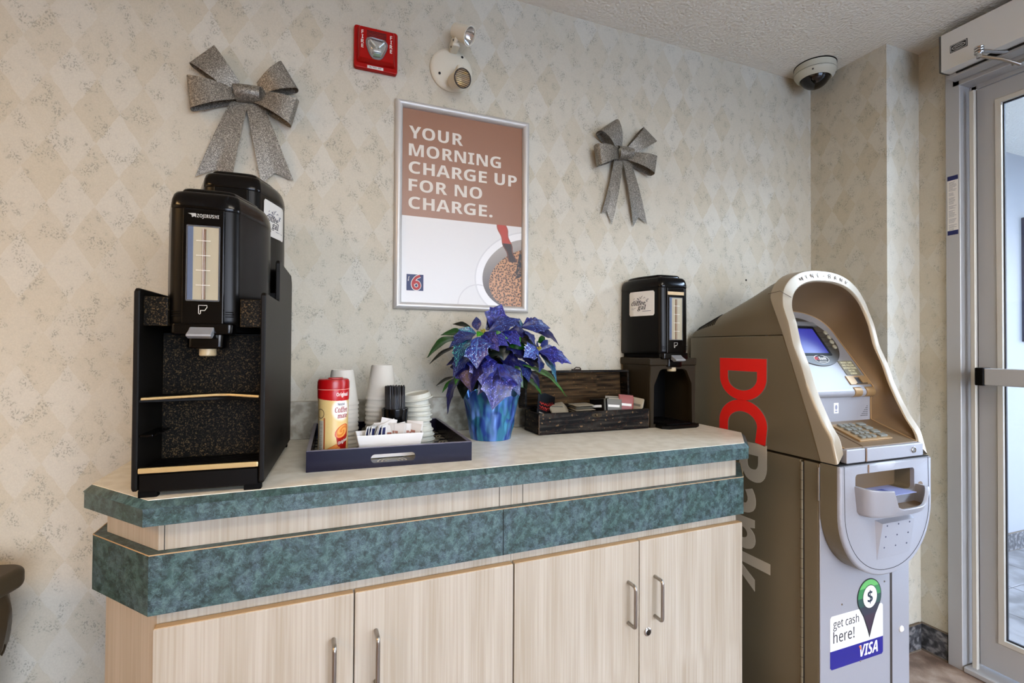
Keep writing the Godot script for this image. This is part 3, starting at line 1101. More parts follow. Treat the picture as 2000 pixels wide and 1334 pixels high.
# ------------------------------------------------------------------ cash machine
func cash_machine() -> void:
	var bronze := mat(Color(0.46, 0.42, 0.335), 0.42, 0.25)
	var champ := mat(Color(0.62, 0.575, 0.495), 0.36, 0.25)
	var silver := mat(Color(0.60, 0.60, 0.615), 0.36, 0.2)
	var inner := mat(Color(0.46, 0.375, 0.27), 0.40, 0.25)
	var rim := mat(Color(0.62, 0.50, 0.34), 0.4, 0.3)
	var seam: StandardMaterial3D = M.dark_gap
	for m in [bronze, champ, silver, inner]:
		bump(m, M.fine, 0.012)
		m.uv1_triplanar = true
		m.uv1_scale = Vector3.ONE * 20.0
	var t := thing("cash_machine", "bronze and silver free-standing cash machine with a hooded screen, right of the counter", "cash machine", Vector3(1.565, 0, 0))
	var side := Transform3D(Basis(Vector3(0, 0, -1), Vector3(0, 1, 0), Vector3(1, 0, 0)), Vector3.ZERO)   # (x, y) of a profile -> (-z, y)
	var W := 0.203
	# --- lower cabinet
	var g := Geo.new()
	g.rbox(Vector3(0, 0.4375, 0.268), Vector3(2 * W, 0.869, 0.476), 0.004, 0.002, 3)
	obj("cabinet_body", g, bronze, t)
	g = Geo.new()
	g.rbox(Vector3(0, 0.4375, 0.540), Vector3(2 * W, 0.869, 0.048), 0.004, 0.002, 4)
	obj("front_frame", g, bronze, t)
	g = Geo.new()
	g.rbox(Vector3(0, 0.4375, 0.5664), Vector3(2 * W, 0.869, 0.0052), 0.0022, 0.002, 4)
	var dp := obj("front_panel", g, silver, t)
	g = Geo.new()
	g.box(Vector3(0.113, 0.43, 0.5685), Vector3(0.011, 0.85, 0.0016), 0.0003)
	g.box(Vector3(0.109, 0.43, 0.5685), Vector3(0.002, 0.85, 0.002), 0.0003)
	obj("panel_gap", g, mat(Color(0.16, 0.12, 0.08), 0.6), dp)
	g = Geo.new()
	g.tube(PackedVector3Array([Vector3(-W - 0.001, 0.03, 0.511), Vector3(-W - 0.001, 0.866, 0.511)]), 0.0045, 10)
	obj("hinge", g, bronze, t)
	g = Geo.new()
	for k in 28:
		g.lathe([Vector2(0.0048, -0.0005), Vector2(0.0048, 0.0005)], 10, xf(Vector3(-W - 0.001, 0.045 + 0.0295 * k, 0.511)))
	g.box(Vector3(-W, 0.4475, 0.5165), Vector3(0.002, 0.84, 0.0022), 0.0002)
	obj("hinge_joint", g, seam, t)
	g = Geo.new()
	g.tube(PackedVector3Array([Vector3(-W - 0.0012, 0.765, 0.5655), Vector3(-W - 0.0012, 0.862, 0.5655)]), 0.0034, 8)
	obj("hinge", g, M.steel, t)
	g = Geo.new()
	g.lathe([Vector2(0.010, 0), Vector2(0.010, 0.002), Vector2(0.006, 0.005)], 20, Transform3D(Basis(Vector3.RIGHT, Vector3(0, 0, 1), Vector3(0, -1, 0)), Vector3(0.162, 0.321, 0.569)))
	obj("lock", g, M.white, t)
	for q in [Vector2(-0.112, 0.448), Vector2(0.082, 0.484), Vector2(-0.031, 0.263)]:
		g = Geo.new()
		g.lathe([Vector2(0.003, 0), Vector2(0.002, 0.002)], 10, Transform3D(Basis(Vector3.RIGHT, Vector3(0, 0, 1), Vector3(0, -1, 0)), Vector3(q.x, q.y, 0.569)))
		obj("screw", g, M.steel, t)
	# --- upper body: two side plates and the closed rear, hollow in front for the screen
	g = Geo.new()
	var prof := PackedVector2Array([Vector2(-0.03, 0.879), Vector2(-0.03, 1.250), Vector2(-0.445, 1.250), Vector2(-0.537, 0.982), Vector2(-0.571, 0.879)])
	for s in [-1, 1]:
		g = Geo.new()
		g.prism(prof, (-W if s < 0 else W - 0.006), (-W + 0.006 if s < 0 else W), 0.002, side)
		obj("side_plate", g, bronze, t)
	g = Geo.new()
	g.prism(PackedVector2Array([Vector2(-0.031, 0.880), Vector2(-0.031, 1.249), Vector2(-0.25, 1.249), Vector2(-0.42, 1.04), Vector2(-0.45, 0.96), Vector2(-0.45, 0.880)]), -W + 0.006, W - 0.006, 0.0, side)
	obj("rear_housing", g, bronze, t)
	# --- swept top cover
	g = Geo.new()
	var rings := []
	var back := [[0.874, 0.574], [0.982, 0.541], [1.25, 0.449], [1.334, 0.416], [1.377, 0.394], [1.43, 0.384], [1.48, 0.376]]
	var zs := [0.030, 0.033, 0.045, 0.08, 0.13, 0.20, 0.27, 0.33, 0.38, 0.405]
	for z in zs:
		var h := curve([[0.030, 0.022], [0.033, 0.036], [0.045, 0.052], [0.08, 0.072], [0.13, 0.096], [0.20, 0.126], [0.27, 0.158], [0.33, 0.187], [0.38, 0.206], [0.405, 0.21]], z)
		var ring := PackedVector3Array()
		for i in 29:
			var a := PI * i / 28.0
			var cx := signf(cos(a)) * pw(absf(cos(a)), 0.75)
			var sy := 1.04 * pw(sin(a), 0.72)
			var wid := 0.196 - (0.006 if z < 0.032 else 0.0)
			var y := 1.253 + h * sy
			ring.append(Vector3(wid * cx, y, maxf(z, curve(back, y) + 0.012) if z > 0.40 else z))
		rings.append(ring)
	g.loft(rings, false, false, false)
	g.fan(rings[0], true)
	var cover := obj("top_cover", g, bronze, t, "", 50)
	g = Geo.new()
	for k in 10:
		var z := 0.055 + 0.0095 * k
		var h := curve([[0.045, 0.052], [0.08, 0.072], [0.13, 0.096], [0.20, 0.126]], z)
		var pts := PackedVector3Array()
		for i in 7:
			var a := PI - (0.30 + 0.085 * i)
			pts.append(Vector3(0.1965 * signf(cos(a)) * pw(absf(cos(a)), 0.75), 1.2533 + h * 1.044 * pw(sin(a), 0.72), z))
		g.tube(pts, 0.0016, 6)
	obj("vent_slot", g, seam, cover)
	# --- the hood's front ring
	var zf := [[0.545, 0.632], [0.70, 0.632], [0.81, 0.629], [0.88, 0.622], [0.95, 0.605], [0.99, 0.579], [1.05, 0.550], [1.10, 0.529], [1.16, 0.510], [1.22, 0.484], [1.29, 0.468], [1.34, 0.450], [1.39, 0.438], [1.43, 0.432], [1.48, 0.426]]
	var zb := [[0.874, 0.574], [0.982, 0.541], [1.25, 0.449], [1.334, 0.416], [1.377, 0.394], [1.43, 0.384], [1.48, 0.376]]
	var ys := []
	var outer := []
	var inn := []
	var endr := []
	var N := 96
	for i in N + 1:
		var f := float(i) / N
		var s := 1.0 if f > 0.5 else -1.0
		var q := 1.0 - absf(f - 0.5) * 2.0      # 0 at the feet, 1 at the top
		var o: Vector2
		var ii: Vector2
		var e: Vector3
		if q < 0.56:
			var k := q / 0.56
			o = Vector2(0.205, lerpf(0.880, 1.325, k))
			ii = Vector2(0.171, lerpf(0.912, 1.315, k))
			e = Vector3(0.165, 0, 0)
			var stops := [[0.0, Vector2(0.923, 0.613)], [0.22, Vector2(0.973, 0.477)], [0.40, Vector2(1.052, 0.476)], [0.46, Vector2(1.078, 0.490)], [1.0, Vector2(1.262, 0.352)]]
			for m in 4:
				if k >= stops[m][0] and k <= stops[m + 1][0] + 0.0001:
					var v: Vector2 = stops[m][1].lerp(stops[m + 1][1], (k - stops[m][0]) / (stops[m + 1][0] - stops[m][0]))
					e.y = v.x
					e.z = v.y
		else:
			var a := (q - 0.56) / 0.44 * PI / 2
			o = Vector2(0.205 * pw(cos(a), 0.80), 1.325 + 0.146 * pw(sin(a), 0.90))
			ii = Vector2(0.171 * pw(cos(a), 0.80), 1.315 + 0.116 * pw(sin(a), 0.90))
			var ey := 1.262 + 0.082 * pw(sin(a), 0.9)
			e = Vector3(0.165 * pw(cos(a), 0.75), ey, 0.488 - (ey - 1.08) * 0.745)
		outer.append(Vector2(o.x * s, o.y))
		inn.append(Vector2(ii.x * s, ii.y))
		endr.append(Vector3(e.x * s, e.y, e.z))
	rings = []
	for i in N + 1:
		var o: Vector2 = outer[i]
		var v: Vector2 = inn[i]
		var fz := curve(zf, o.y)
		var bz := curve(zb, o.y)
		var iz := curve(zf, v.y) + 0.004
		var dir := (v - o).normalized()
		var ring := PackedVector3Array()
		ring.append(Vector3(o.x * 0.90, o.y + (0.0 if o.y < 1.33 else -0.015), bz - 0.004))
		ring.append(Vector3(o.x, o.y, bz))
		ring.append(Vector3(o.x, o.y, fz - 0.007))
		ring.append(Vector3(o.x + dir.x * 0.002, o.y + dir.y * 0.002, fz - 0.002))
		ring.append(Vector3(o.x + dir.x * 0.007, o.y + dir.y * 0.007, fz))
		ring.append(Vector3(v.x - dir.x * 0.006, v.y - dir.y * 0.006, iz))
		ring.append(Vector3(v.x - dir.x * 0.002, v.y - dir.y * 0.002, iz - 0.002))
		ring.append(Vector3(v.x, v.y, iz - 0.007))
		rings.append(ring)
	g = Geo.new()
	g.loft(rings, true, true, false)
	var hood := obj("hood_ring", g, champ, t, "", 42)
	g = Geo.new()
	rings = []
	for i in N + 1:
		var v: Vector2 = inn[i]
		var a := Vector3(v.x, v.y, curve(zf, v.y) - 0.003)
		var b: Vector3 = endr[i]
		var ring := PackedVector3Array()
		for k in 9:
			var f := k / 8.0
			var m := a.lerp(b, f)
			# side walls stay wide before they curl to the panel
			var bulge := sin(PI * f) * 0.012
			m.x += signf(v.x) * bulge * minf(1.0, absf(v.x) / 0.1)
			if v.y > 1.33:
				m.y += bulge * 1.3
			ring.append(m)
		rings.append(ring)
	g.loft(rings, false, false, false)
	obj("hood_lining", g, inner, t, "", 60)
	# joint lines of the moulded top piece and its raised lettering
	g = Geo.new()
	for s in [-1]:
		g.tube(PackedVector3Array([Vector3(0.2055 * s, 1.387, 0.393), Vector3(0.2035 * s, 1.392, 0.4365), Vector3(0.170 * s, 1.372, 0.449)]), 0.0009, 5)
	obj("joint_line", g, mat(Color(0.30, 0.22, 0.13), 0.6), hood)
	g = Geo.new()
	var word := "MINI-BANK"
	for i in word.length():
		var a := deg_to_rad(124.0 - 8.6 * i)
		var px := 0.188 * cos(a) * 1.0
		var py := 1.325 + 0.128 * pw(sin(a), 0.9)
		var up := Vector2(cos(a) / 0.188, sin(a) / 0.128).normalized()
		var frame := axes(Vector3(px - up.x * 0.007, py - up.y * 0.007, curve(zf, py) + 0.0036), Vector3(up.y, -up.x, 0), Vector3(up.x, up.y, -0.12))
		g.text(word[i], 0.016, 0.0008, frame, 1, false)
	obj("hood_lettering", g, mat(Color(0.34, 0.27, 0.20), 0.5), hood)
	# --- slanted control panel; px = frame on the panel, y up the slope
	var tilt := Vector3(0, 0.809, -0.588)
	var P := axes(Vector3(0, 1.235, 0.374), Vector3.RIGHT, tilt)
	g = Geo.new()
	var edge := PackedVector2Array()
	for i in N + 1:
		var e: Vector3 = endr[i]
		if e.y >= 1.078 - 0.02 and e.z < 0.4905 and (e.y > 1.055):
			edge.append(Vector2(e.x, (e.y - 1.235) / 0.809))
	edge.reverse()
	g.prism(edge, -0.012, -0.001, 0.0, P)
	var panel := obj("control_panel", g, mat(Color(0.52, 0.51, 0.51), 0.4, 0.2), t)
	g = Geo.new()
	var line := PackedVector3Array()
	for i in N + 1:
		var e: Vector3 = endr[i]
		line.append(e + Vector3(-signf(e.x) * 0.001, 0, 0.001))
	g.tube(line, 0.0022, 6)
	obj("panel_edge", g, rim, t)
	# grey disc with screen
	var disc := ellipse(Vector2(0, 0), 0.133, 0.104, 56)
	g = Geo.new()
	g.prism(disc, -0.001, 0.0022, 0.0008, P)
	var dsc := obj("screen_surround", g, mat(Color(0.24, 0.22, 0.19), 0.4, 0.2), panel)
	g = Geo.new()
	g.ring_plate(rrect(-0.070, -0.062, 0.070, 0.064, 0.003, 2), rrect(-0.061, -0.053, 0.061, 0.053, 0.002, 2), Vector2.ZERO, 0.002, 0.0042, P)
	obj("screen_bezel", g, M.black, panel)
	g = Geo.new()
	g.box(Vector3(0, 0, 0.0026), Vector3(0.122, 0.106, 0.001), 0.0002, P)
	obj("screen", g, glow(Color(0.23, 0.22, 0.85), 0.55, Color(0.12, 0.13, 0.30)), panel)
	g = Geo.new()
	g.prism(PackedVector2Array([Vector2(-0.100, 0.062), Vector2(0.088, 0.062), Vector2(0.076, 0.080), Vector2(-0.076, 0.080)]), 0.002, 0.010, 0.001, P)
	obj("screen_lip", g, mat(Color(0.42, 0.42, 0.42), 0.35, 0.3), panel)
	for s in [-1, 1]:
		for k in 4:
			var y := 0.036 - 0.0205 * k
			g = Geo.new()
			g.lathe([Vector2(0.0088, 0.002), Vector2(0.0088, 0.005), Vector2(0.0072, 0.0068), Vector2(0.003, 0.0074)], 22, P * Transform3D(Basis(Vector3.RIGHT, Vector3(0, 0, 1), Vector3(0, -1, 0)), Vector3((0.116 - 0.003 * absf(k - 0.7)) * s, y, 0)))
			obj("screen_button", g, mat(Color(0.55, 0.53, 0.45), 0.45), panel)
			g = Geo.new()
			g.box(Vector3(0.087 * s, y + 0.0005, 0.0024), Vector3(0.026, 0.0012, 0.0008), 0.0002, P)
			obj("button_line", g, M.dark_gap, panel)
	# oval badge
	var L := P * Transform3D(Basis.IDENTITY, Vector3(0.004, -0.077, 0.002))
	g = Geo.new()
	g.prism(ellipse(Vector2.ZERO, 0.034, 0.0165, 36), 0, 0.0008, 0.0002, L)
	var badge := obj("badge", g, M.ink_black, panel)
	g = Geo.new()
	g.ring_plate(ellipse(Vector2.ZERO, 0.0345, 0.017, 36), ellipse(Vector2.ZERO, 0.0325, 0.0152, 36), Vector2.ZERO, 0.0, 0.0013, L)
	g.text("Bank", 0.012, 0.0006, L * xf(Vector3(-0.009, -0.003, 0.001)), 0, true, 1.0, "Droid Sans", 0.0, null, 0.034)
	g.box(Vector3(0.002, -0.009, 0.001), Vector3(0.036, 0.0022, 0.0005), 0.0001, L)
	obj("badge_print", g, M.paper, badge)
	g = Geo.new()
	g.text("DC", 0.012, 0.0006, L * xf(Vector3(-0.029, -0.003, 0.001)), 0, true, 1.0, "Droid Sans", 0.0, null, 0.019)
	obj("badge_initials", g, mat(Color(0.85, 0.12, 0.08), 0.5), badge)
	# instruction sticker
	L = P * Transform3D(Basis.IDENTITY, Vector3(0.115, -0.112, 0.0))
	g = Geo.new()
	g.prism(rrect(-0.036, -0.029, 0.036, 0.029, 0.002, 2), -0.0005, 0.0006, 0.0, L)
	obj("instruction_label", g, mat(Color(0.43, 0.40, 0.31), 0.6), panel)
	g = Geo.new()
	var lines := ["INSERT CARD", "AND FOLLOW", "INSTRUCTIONS", "ON THE", "SCREEN"]
	for i in 5:
		g.text(lines[i], 0.0072, 0.0004, L * xf(Vector3(0, 0.0175 - 0.0110 * i, 0.0008)), 1, true, 0.9)
	obj("instruction_text", g, mat(Color(0.82, 0.80, 0.66), 0.6), panel)
	# rounded lower lip of the panel
	g = Geo.new()
	g.tube(PackedVector3Array([Vector3(-0.165, 1.066, 0.476), Vector3(0.165, 1.066, 0.476)]), 0.016, 24)
	obj("panel_lip", g, silver, t, "", 60)
	# card reader
	g = Geo.new()
	g.ring_plate(PackedVector2Array([Vector2(0.064, -0.178), Vector2(0.162, -0.178), Vector2(0.162, -0.145), Vector2(0.064, -0.145)]), PackedVector2Array([Vector2(0.100, -0.174), Vector2(0.126, -0.174), Vector2(0.126, -0.150), Vector2(0.100, -0.150)]), Vector2(0.113, -0.162), -0.004, 0.0022, P)
	g.tube(PackedVector3Array([Vector3(0.066, 1.067, 0.477), Vector3(0.101, 1.067, 0.477)]), 0.0175, 22)
	g.tube(PackedVector3Array([Vector3(0.122, 1.067, 0.477), Vector3(0.164, 1.067, 0.477)]), 0.0175, 22)
	obj("card_reader", g, rim, t, "", 60)
	g = Geo.new()
	g.tube(PackedVector3Array([Vector3(0.101, 1.067, 0.477), Vector3(0.122, 1.067, 0.477)]), 0.0145, 18)
	g.box(Vector3(0.113, -0.163, -0.002), Vector3(0.024, 0.022, 0.004), 0.0004, P)
	g.box(Vector3(0.118, -0.176, 0.0035), Vector3(0.052, 0.0022, 0.004), 0.0004, P)
	obj("card_slot", g, mat(Color(0.10, 0.07, 0.04), 0.5), t)
	# upright wall under the panel, with speaker holes and a raised-dot label
	g = Geo.new()
	g.box(Vector3(0, 1.015, 0.470), Vector3(0.328, 0.088, 0.012), 0.001)
	var up := obj("recess_wall", g, silver, t)
	g = Geo.new()
	for i in 6:
		for k in i + 1:
			g.lathe([Vector2(0.0016, 0), Vector2(0.0014, 0.0006)], 7, Transform3D(Basis(Vector3.RIGHT, Vector3(0, 0, 1), Vector3(0, -1, 0)), Vector3(0.148 - 0.0062 * (5 - i) * 0.0 - 0.0062 * k, 1.018 - 0.0062 * i, 0.4762)))
	obj("speaker_hole", g, seam, up)
	g = Geo.new()
	g.box(Vector3(-0.003, 1.016, 0.4763), Vector3(0.022, 0.034, 0.0006), 0.0002)
	obj("label", g, M.paper, up)
	g = Geo.new()
	g.prism(ellipse(Vector2(-0.003, 1.019), 0.005, 0.008, 14), 0.4767, 0.477)
	g.box(Vector3(-0.003, 1.006, 0.4768), Vector3(0.010, 0.004, 0.0003), 0.0001)
	obj("label_print", g, mat(Color(0.52, 0.53, 0.60), 0.6), up)
	# --- keypad shelf: falls from (0.973, 0.475) to (0.923, 0.615)
	var K := axes(Vector3(0, 0.948, 0.545), Vector3.RIGHT, Vector3(0, 0.05, -0.14))
	g = Geo.new()
	g.box(Vector3(0, 0, -0.006), Vector3(0.328, 0.149, 0.012), 0.001, K)
	var shelf := obj("keypad_shelf", g, inner, t)
	g = Geo.new()
	g.rbox(Vector3(0, 0.002, 0), Vector3(0.150, 0.006, 0.100), 0.004, 0.0015, 3, Transform3D(K.basis * Basis(Vector3.RIGHT, Vector3(0, 0, 1), Vector3(0, -1, 0)), K * Vector3(0.010, 0.0, 0.0)))
	obj("keypad_plate", g, rim, shelf)
	g = Geo.new()
	g.box(Vector3(-0.086, 0, 0.0006), Vector3(0.004, 0.147, 0.0016), 0.0005, K)
	obj("groove", g, mat(Color(0.30, 0.22, 0.13), 0.5), shelf)
	var key_mat := mat(Color(0.45, 0.45, 0.41), 0.4, 0.1)
	for r in 4:
		for c in 4:
			var x: float = [-0.046, -0.022, 0.002, 0.046][c]
			g = Geo.new()
			g.rbox(Vector3.ZERO, Vector3(0.020 if c < 3 else 0.034, 0.007, 0.016), 0.003, 0.0015, 2, Transform3D(K.basis * Basis(Vector3.RIGHT, Vector3(0, 0, 1), Vector3(0, -1, 0)), K * Vector3(x + 0.010, 0.034 - 0.0225 * r, 0.007)))
			obj("key", g, key_mat, shelf)
	# front strip with the key switch
	g = Geo.new()
	g.rbox(Vector3(-0.1335, 0.9015, 0.617), Vector3(0.079, 0.040, 0.020), 0.003, 0.004, 3)
	g.rbox(Vector3(0.0415, 0.9015, 0.618), Vector3(0.259, 0.040, 0.020), 0.003, 0.004, 3)
	var strip := obj("front_strip", g, silver, t)
	g = Geo.new()
	g.lathe([Vector2(0.0095, 0), Vector2(0.0095, 0.002), Vector2(0.008, 0.003), Vector2(0.0075, 0.001)], 24, Transform3D(Basis(Vector3.RIGHT, Vector3(0, 0, 1), Vector3(0, -1, 0)), Vector3(0.123, 0.902, 0.628)))
	obj("key_switch", g, M.steel, strip)
	g = Geo.new()
	g.box(Vector3(0.121, 0.902, 0.6285), Vector3(0.003, 0.004, 0.001), 0.0003)
	obj("keyhole", g, M.ink_black, strip)
	# --- rounded lower shield
	var U := PackedVector2Array([Vector2(0.205, 0.876), Vector2(-0.205, 0.876)])
	for i in 33:
		var a := PI + PI * i / 32.0
		U.append(Vector2(0.205 * signf(cos(a)) * pw(absf(cos(a)), 0.92), 0.742 + 0.197 * sin(a)))
	var hole := rrect(-0.146, 0.785, 0.119, 0.851, 0.010, 4)
	var c0 := Vector2(-0.01, 0.80)
	g = Geo.new()
	g.ring_plate(U, hole, c0, 0.571, 0.6205)
	obj("shield_side", g, bronze, t, "bronze side of the lower shield", 50)
	g = Geo.new()
	g.ring_plate(U, hole, c0, 0.6205, 0.632, Transform3D.IDENTITY, 0.006)
	var shield := obj("dispenser_shield", g, silver, t, "", 50)
	g = Geo.new()
	g.box(Vector3(-0.0135, 0.818, 0.574), Vector3(0.27, 0.07, 0.006), 0.0005)
	obj("recess_back", g, inner, shield)
	g = Geo.new()
	var sp := PackedVector3Array([Vector3(-0.192, 0.876, 0.632)])
	for i in 33:
		var a := PI + PI * i / 32.0
		sp.append(Vector3(0.190 * signf(cos(a)) * pw(absf(cos(a)), 0.92), 0.745 + 0.182 * sin(a), 0.632))
	sp.append(Vector3(0.186, 0.876, 0.632))
	g.tube(sp, 0.0009, 5)
	g.box(Vector3(0, 0.8775, 0.60), Vector3(0.404, 0.003, 0.05), 0.0004)
	obj("joint_line", g, seam, shield)
	g = Geo.new()
	g.box(Vector3(-0.090, 0.8635, 0.6325), Vector3(0.006, 0.023, 0.0015), 0.0004)
	g.box(Vector3(-0.0915, 0.9015, 0.6275), Vector3(0.005, 0.038, 0.0015), 0.0004)
	obj("groove", g, mat(Color(0.42, 0.31, 0.20), 0.5), shield)
	# cash tray: a curved scoop with a cut-out lip
	g = Geo.new()
	var A := 26
	rings = []
	for i in A + 1:
		var f := float(i) / A
		var a := PI - PI * f
		var sx := -0.007 + 0.143 * signf(cos(a)) * pw(absf(cos(a)), 0.8)
		var sz := 0.630 + 0.062 * pw(sin(a), 0.62)
		var top := lerpf(0.818, 0.800, f)
		var cut := smoothstep(0.40, 0.43, f) * (1.0 - smoothstep(0.62, 0.86, f))
		top = lerpf(top, 0.757, cut)
		var bot := 0.735
		var ins := 0.010
		var ring := PackedVector3Array()
		var cx := -0.007 + (sx + 0.007) * 0.86
		var cz := 0.630 + (sz - 0.630) * 0.80
		ring.append(Vector3(cx, bot, cz))
		ring.append(Vector3(lerpf(cx, sx, 0.5), bot + 0.010, lerpf(cz, sz, 0.55)))
		ring.append(Vector3(sx, maxf(top - 0.002, bot + 0.015), sz))
		ring.append(Vector3(lerpf(sx, -0.007, 0.01), top, sz - 0.001))
		ring.append(Vector3(lerpf(sx, -0.007, 0.07), top, sz - 0.007))
		ring.append(Vector3(lerpf(sx, -0.007, 0.12), maxf(bot + 0.012, 0.750), maxf(sz - 0.012, 0.622)))
		rings.append(ring)
	g.loft(rings, false, false, false)
	var trayo := obj("cash_tray", g, silver, shield, "", 50)
	g = Geo.new()
	var fl := PackedVector3Array()
	rings = []
	for zq in [0.0, 1.0]:
		var ring := PackedVector3Array()
		for i in A + 1:
			var a := PI - PI * i / A
			ring.append(Vector3(-0.007 + 0.125 * signf(cos(a)) * pw(absf(cos(a)), 0.8), 0.742 + 0.008 * zq, 0.628 + 0.052 * pw(sin(a), 0.62)))
		ring.append(Vector3(0.118, 0.742 + 0.008 * zq, 0.58))
		ring.append(Vector3(-0.132, 0.742 + 0.008 * zq, 0.58))
		rings.append(ring)
	g.loft(rings)
	obj("tray_floor", g, inner, trayo)
	g = Geo.new()
	g.box(Vector3(-0.02, 0.785, 0.614), Vector3(0.215, 0.0012, 0.085), 0.0003, xf(Vector3(0, 0, 0)))
	obj("tray_insert", g, mat(Color(0.55, 0.58, 0.75), 0.4), trayo)
	g = Geo.new()
	g.box(Vector3(-0.05, 0.7862, 0.614), Vector3(0.13, 0.0008, 0.022), 0.0002)
	g.box(Vector3(-0.07, 0.7862, 0.643), Vector3(0.07, 0.0008, 0.012), 0.0002)
	obj("insert_print", g, mat(Color(0.18, 0.24, 0.52), 0.5), trayo)
	g = Geo.new()
	g.lathe([Vector2(0.0125, 0), Vector2(0.0125, 0.001)], 20, Transform3D(Basis(Vector3.RIGHT, Vector3(0, 0, 1), Vector3(0, -1, 0)), Vector3(0.147, 0.793, 0.6318)))
	obj("finger_hole", g, inner, shield)
	# raised plate with nine small holes, fading into the shield below
	g = Geo.new()
	var pa := [Vector3(-0.063, 0.712, 0.632), Vector3(0.098, 0.712, 0.632), Vector3(0.098, 0.600, 0.632), Vector3(-0.054, 0.595, 0.632)]
	var pb := [Vector3(-0.050, 0.704, 0.646), Vector3(0.094, 0.704, 0.646), Vector3(0.094, 0.60, 0.6325), Vector3(-0.0525, 0.597, 0.6325)]
	g.quad(pb[3], pb[2], pb[1], pb[0])
	g.quad(pa[0], pb[0], pb[1], pa[1])
	g.quad(pa[3], pb[3], pb[0], pa[0])
	g.quad(pa[1], pb[1], pb[2], pa[2])
	var plate := obj("lower_plate", g, silver, shield)
	for i in 3:
		for k in 3:
			g = Geo.new()
			var y := 0.698 - 0.033 * k
			g.lathe([Vector2(0.0027, 0), Vector2(0.0022, 0.0012)], 10, Transform3D(Basis(Vector3.RIGHT, Vector3(0, 0, 1), Vector3(0, -1, 0)), Vector3(-0.029 + 0.051 * i, y - 0.002, curve([[0.60, 0.6325], [0.704, 0.646]], y - 0.002) - 0.0003)))
			obj("plate_hole", g, mat(Color(0.20, 0.22, 0.30), 0.6), plate)
	# --- lettering on the side, turned to read downwards
	var S := Transform3D(Basis(Vector3(0, 0, 1), Vector3(0, 1, 0), Vector3(-1, 0, 0)), Vector3(-W, 0, 0))   # (z, y)
	var d := PackedVector2Array([Vector2(0.385, 1.111), Vector2(0.386, 1.174), Vector2(0.184, 1.174), Vector2(0.185, 1.111)])
	d.append_array(ellipse(Vector2(0.285, 1.111), 0.1005, 0.082, 24, PI, TAU))
	var dh := PackedVector2Array([Vector2(0.348, 1.130), Vector2(0.222, 1.130)])
	for v in ellipse(Vector2(0.285, 1.108), 0.063, 0.045, 20, PI, TAU):
		dh.append(v)
	var arch := PackedVector2Array()
	arch.append_array(ellipse(Vector2(0.285, 0.948), 0.1025, 0.083, 24, 0.0, PI))
	arch.append_array(PackedVector2Array([Vector2(0.1825, 0.918), Vector2(0.222, 0.918)]))
	arch.append_array(ellipse(Vector2(0.285, 0.944), 0.063, 0.047, 20, PI, 0.0))
	arch.append_array(PackedVector2Array([Vector2(0.340, 0.893), Vector2(0.380, 0.886)]))
	for pass_ in 2:
		g = Geo.new()
		var e := -0.0028 if pass_ == 0 else 0.0
		var z1 := 0.0006 if pass_ == 0 else 0.0010
		g.ring_plate(Geo.inset(Geo_ccw(d), e), Geo.inset(Geo_ccw(dh), -e), Vector2(0.285, 1.105), 0.0, z1, S)
		g.prism(Geo.inset(Geo_ccw(arch), e), 0.0, z1, 0.0, S)
		obj("side_lettering", g, mat([Color(0.42, 0.45, 0.40), Color(0.92, 0.13, 0.10)][pass_], 0.5), t, ["grey outline of the big letters", "big red letters"][pass_])
	g = Geo.new()
	var rest := [["B", 0.890, 0.135], ["a", 0.747, 0.100], ["n", 0.632, 0.108], ["k", 0.510, 0.118]]
	for q in rest:
		var R := S * Transform3D(Basis(Vector3(0, -1, 0), Vector3(1, 0, 0), Vector3(0, 0, 1)), Vector3(0.186, q[1], 0.0006))
		g.text(q[0], 0.2, 0.0008, R, 0, true, 1.0, "Droid Sans", 0.0, null, q[2])
	obj("side_lettering", g, mat(Color(0.74, 0.70, 0.62), 0.5), t, "big cream letters")
	sticker(t)

func Geo_ccw(p: PackedVector2Array) -> PackedVector2Array:
	if Geometry2D.is_polygon_clockwise(p):
		p = p.duplicate()
		p.reverse()
	return p

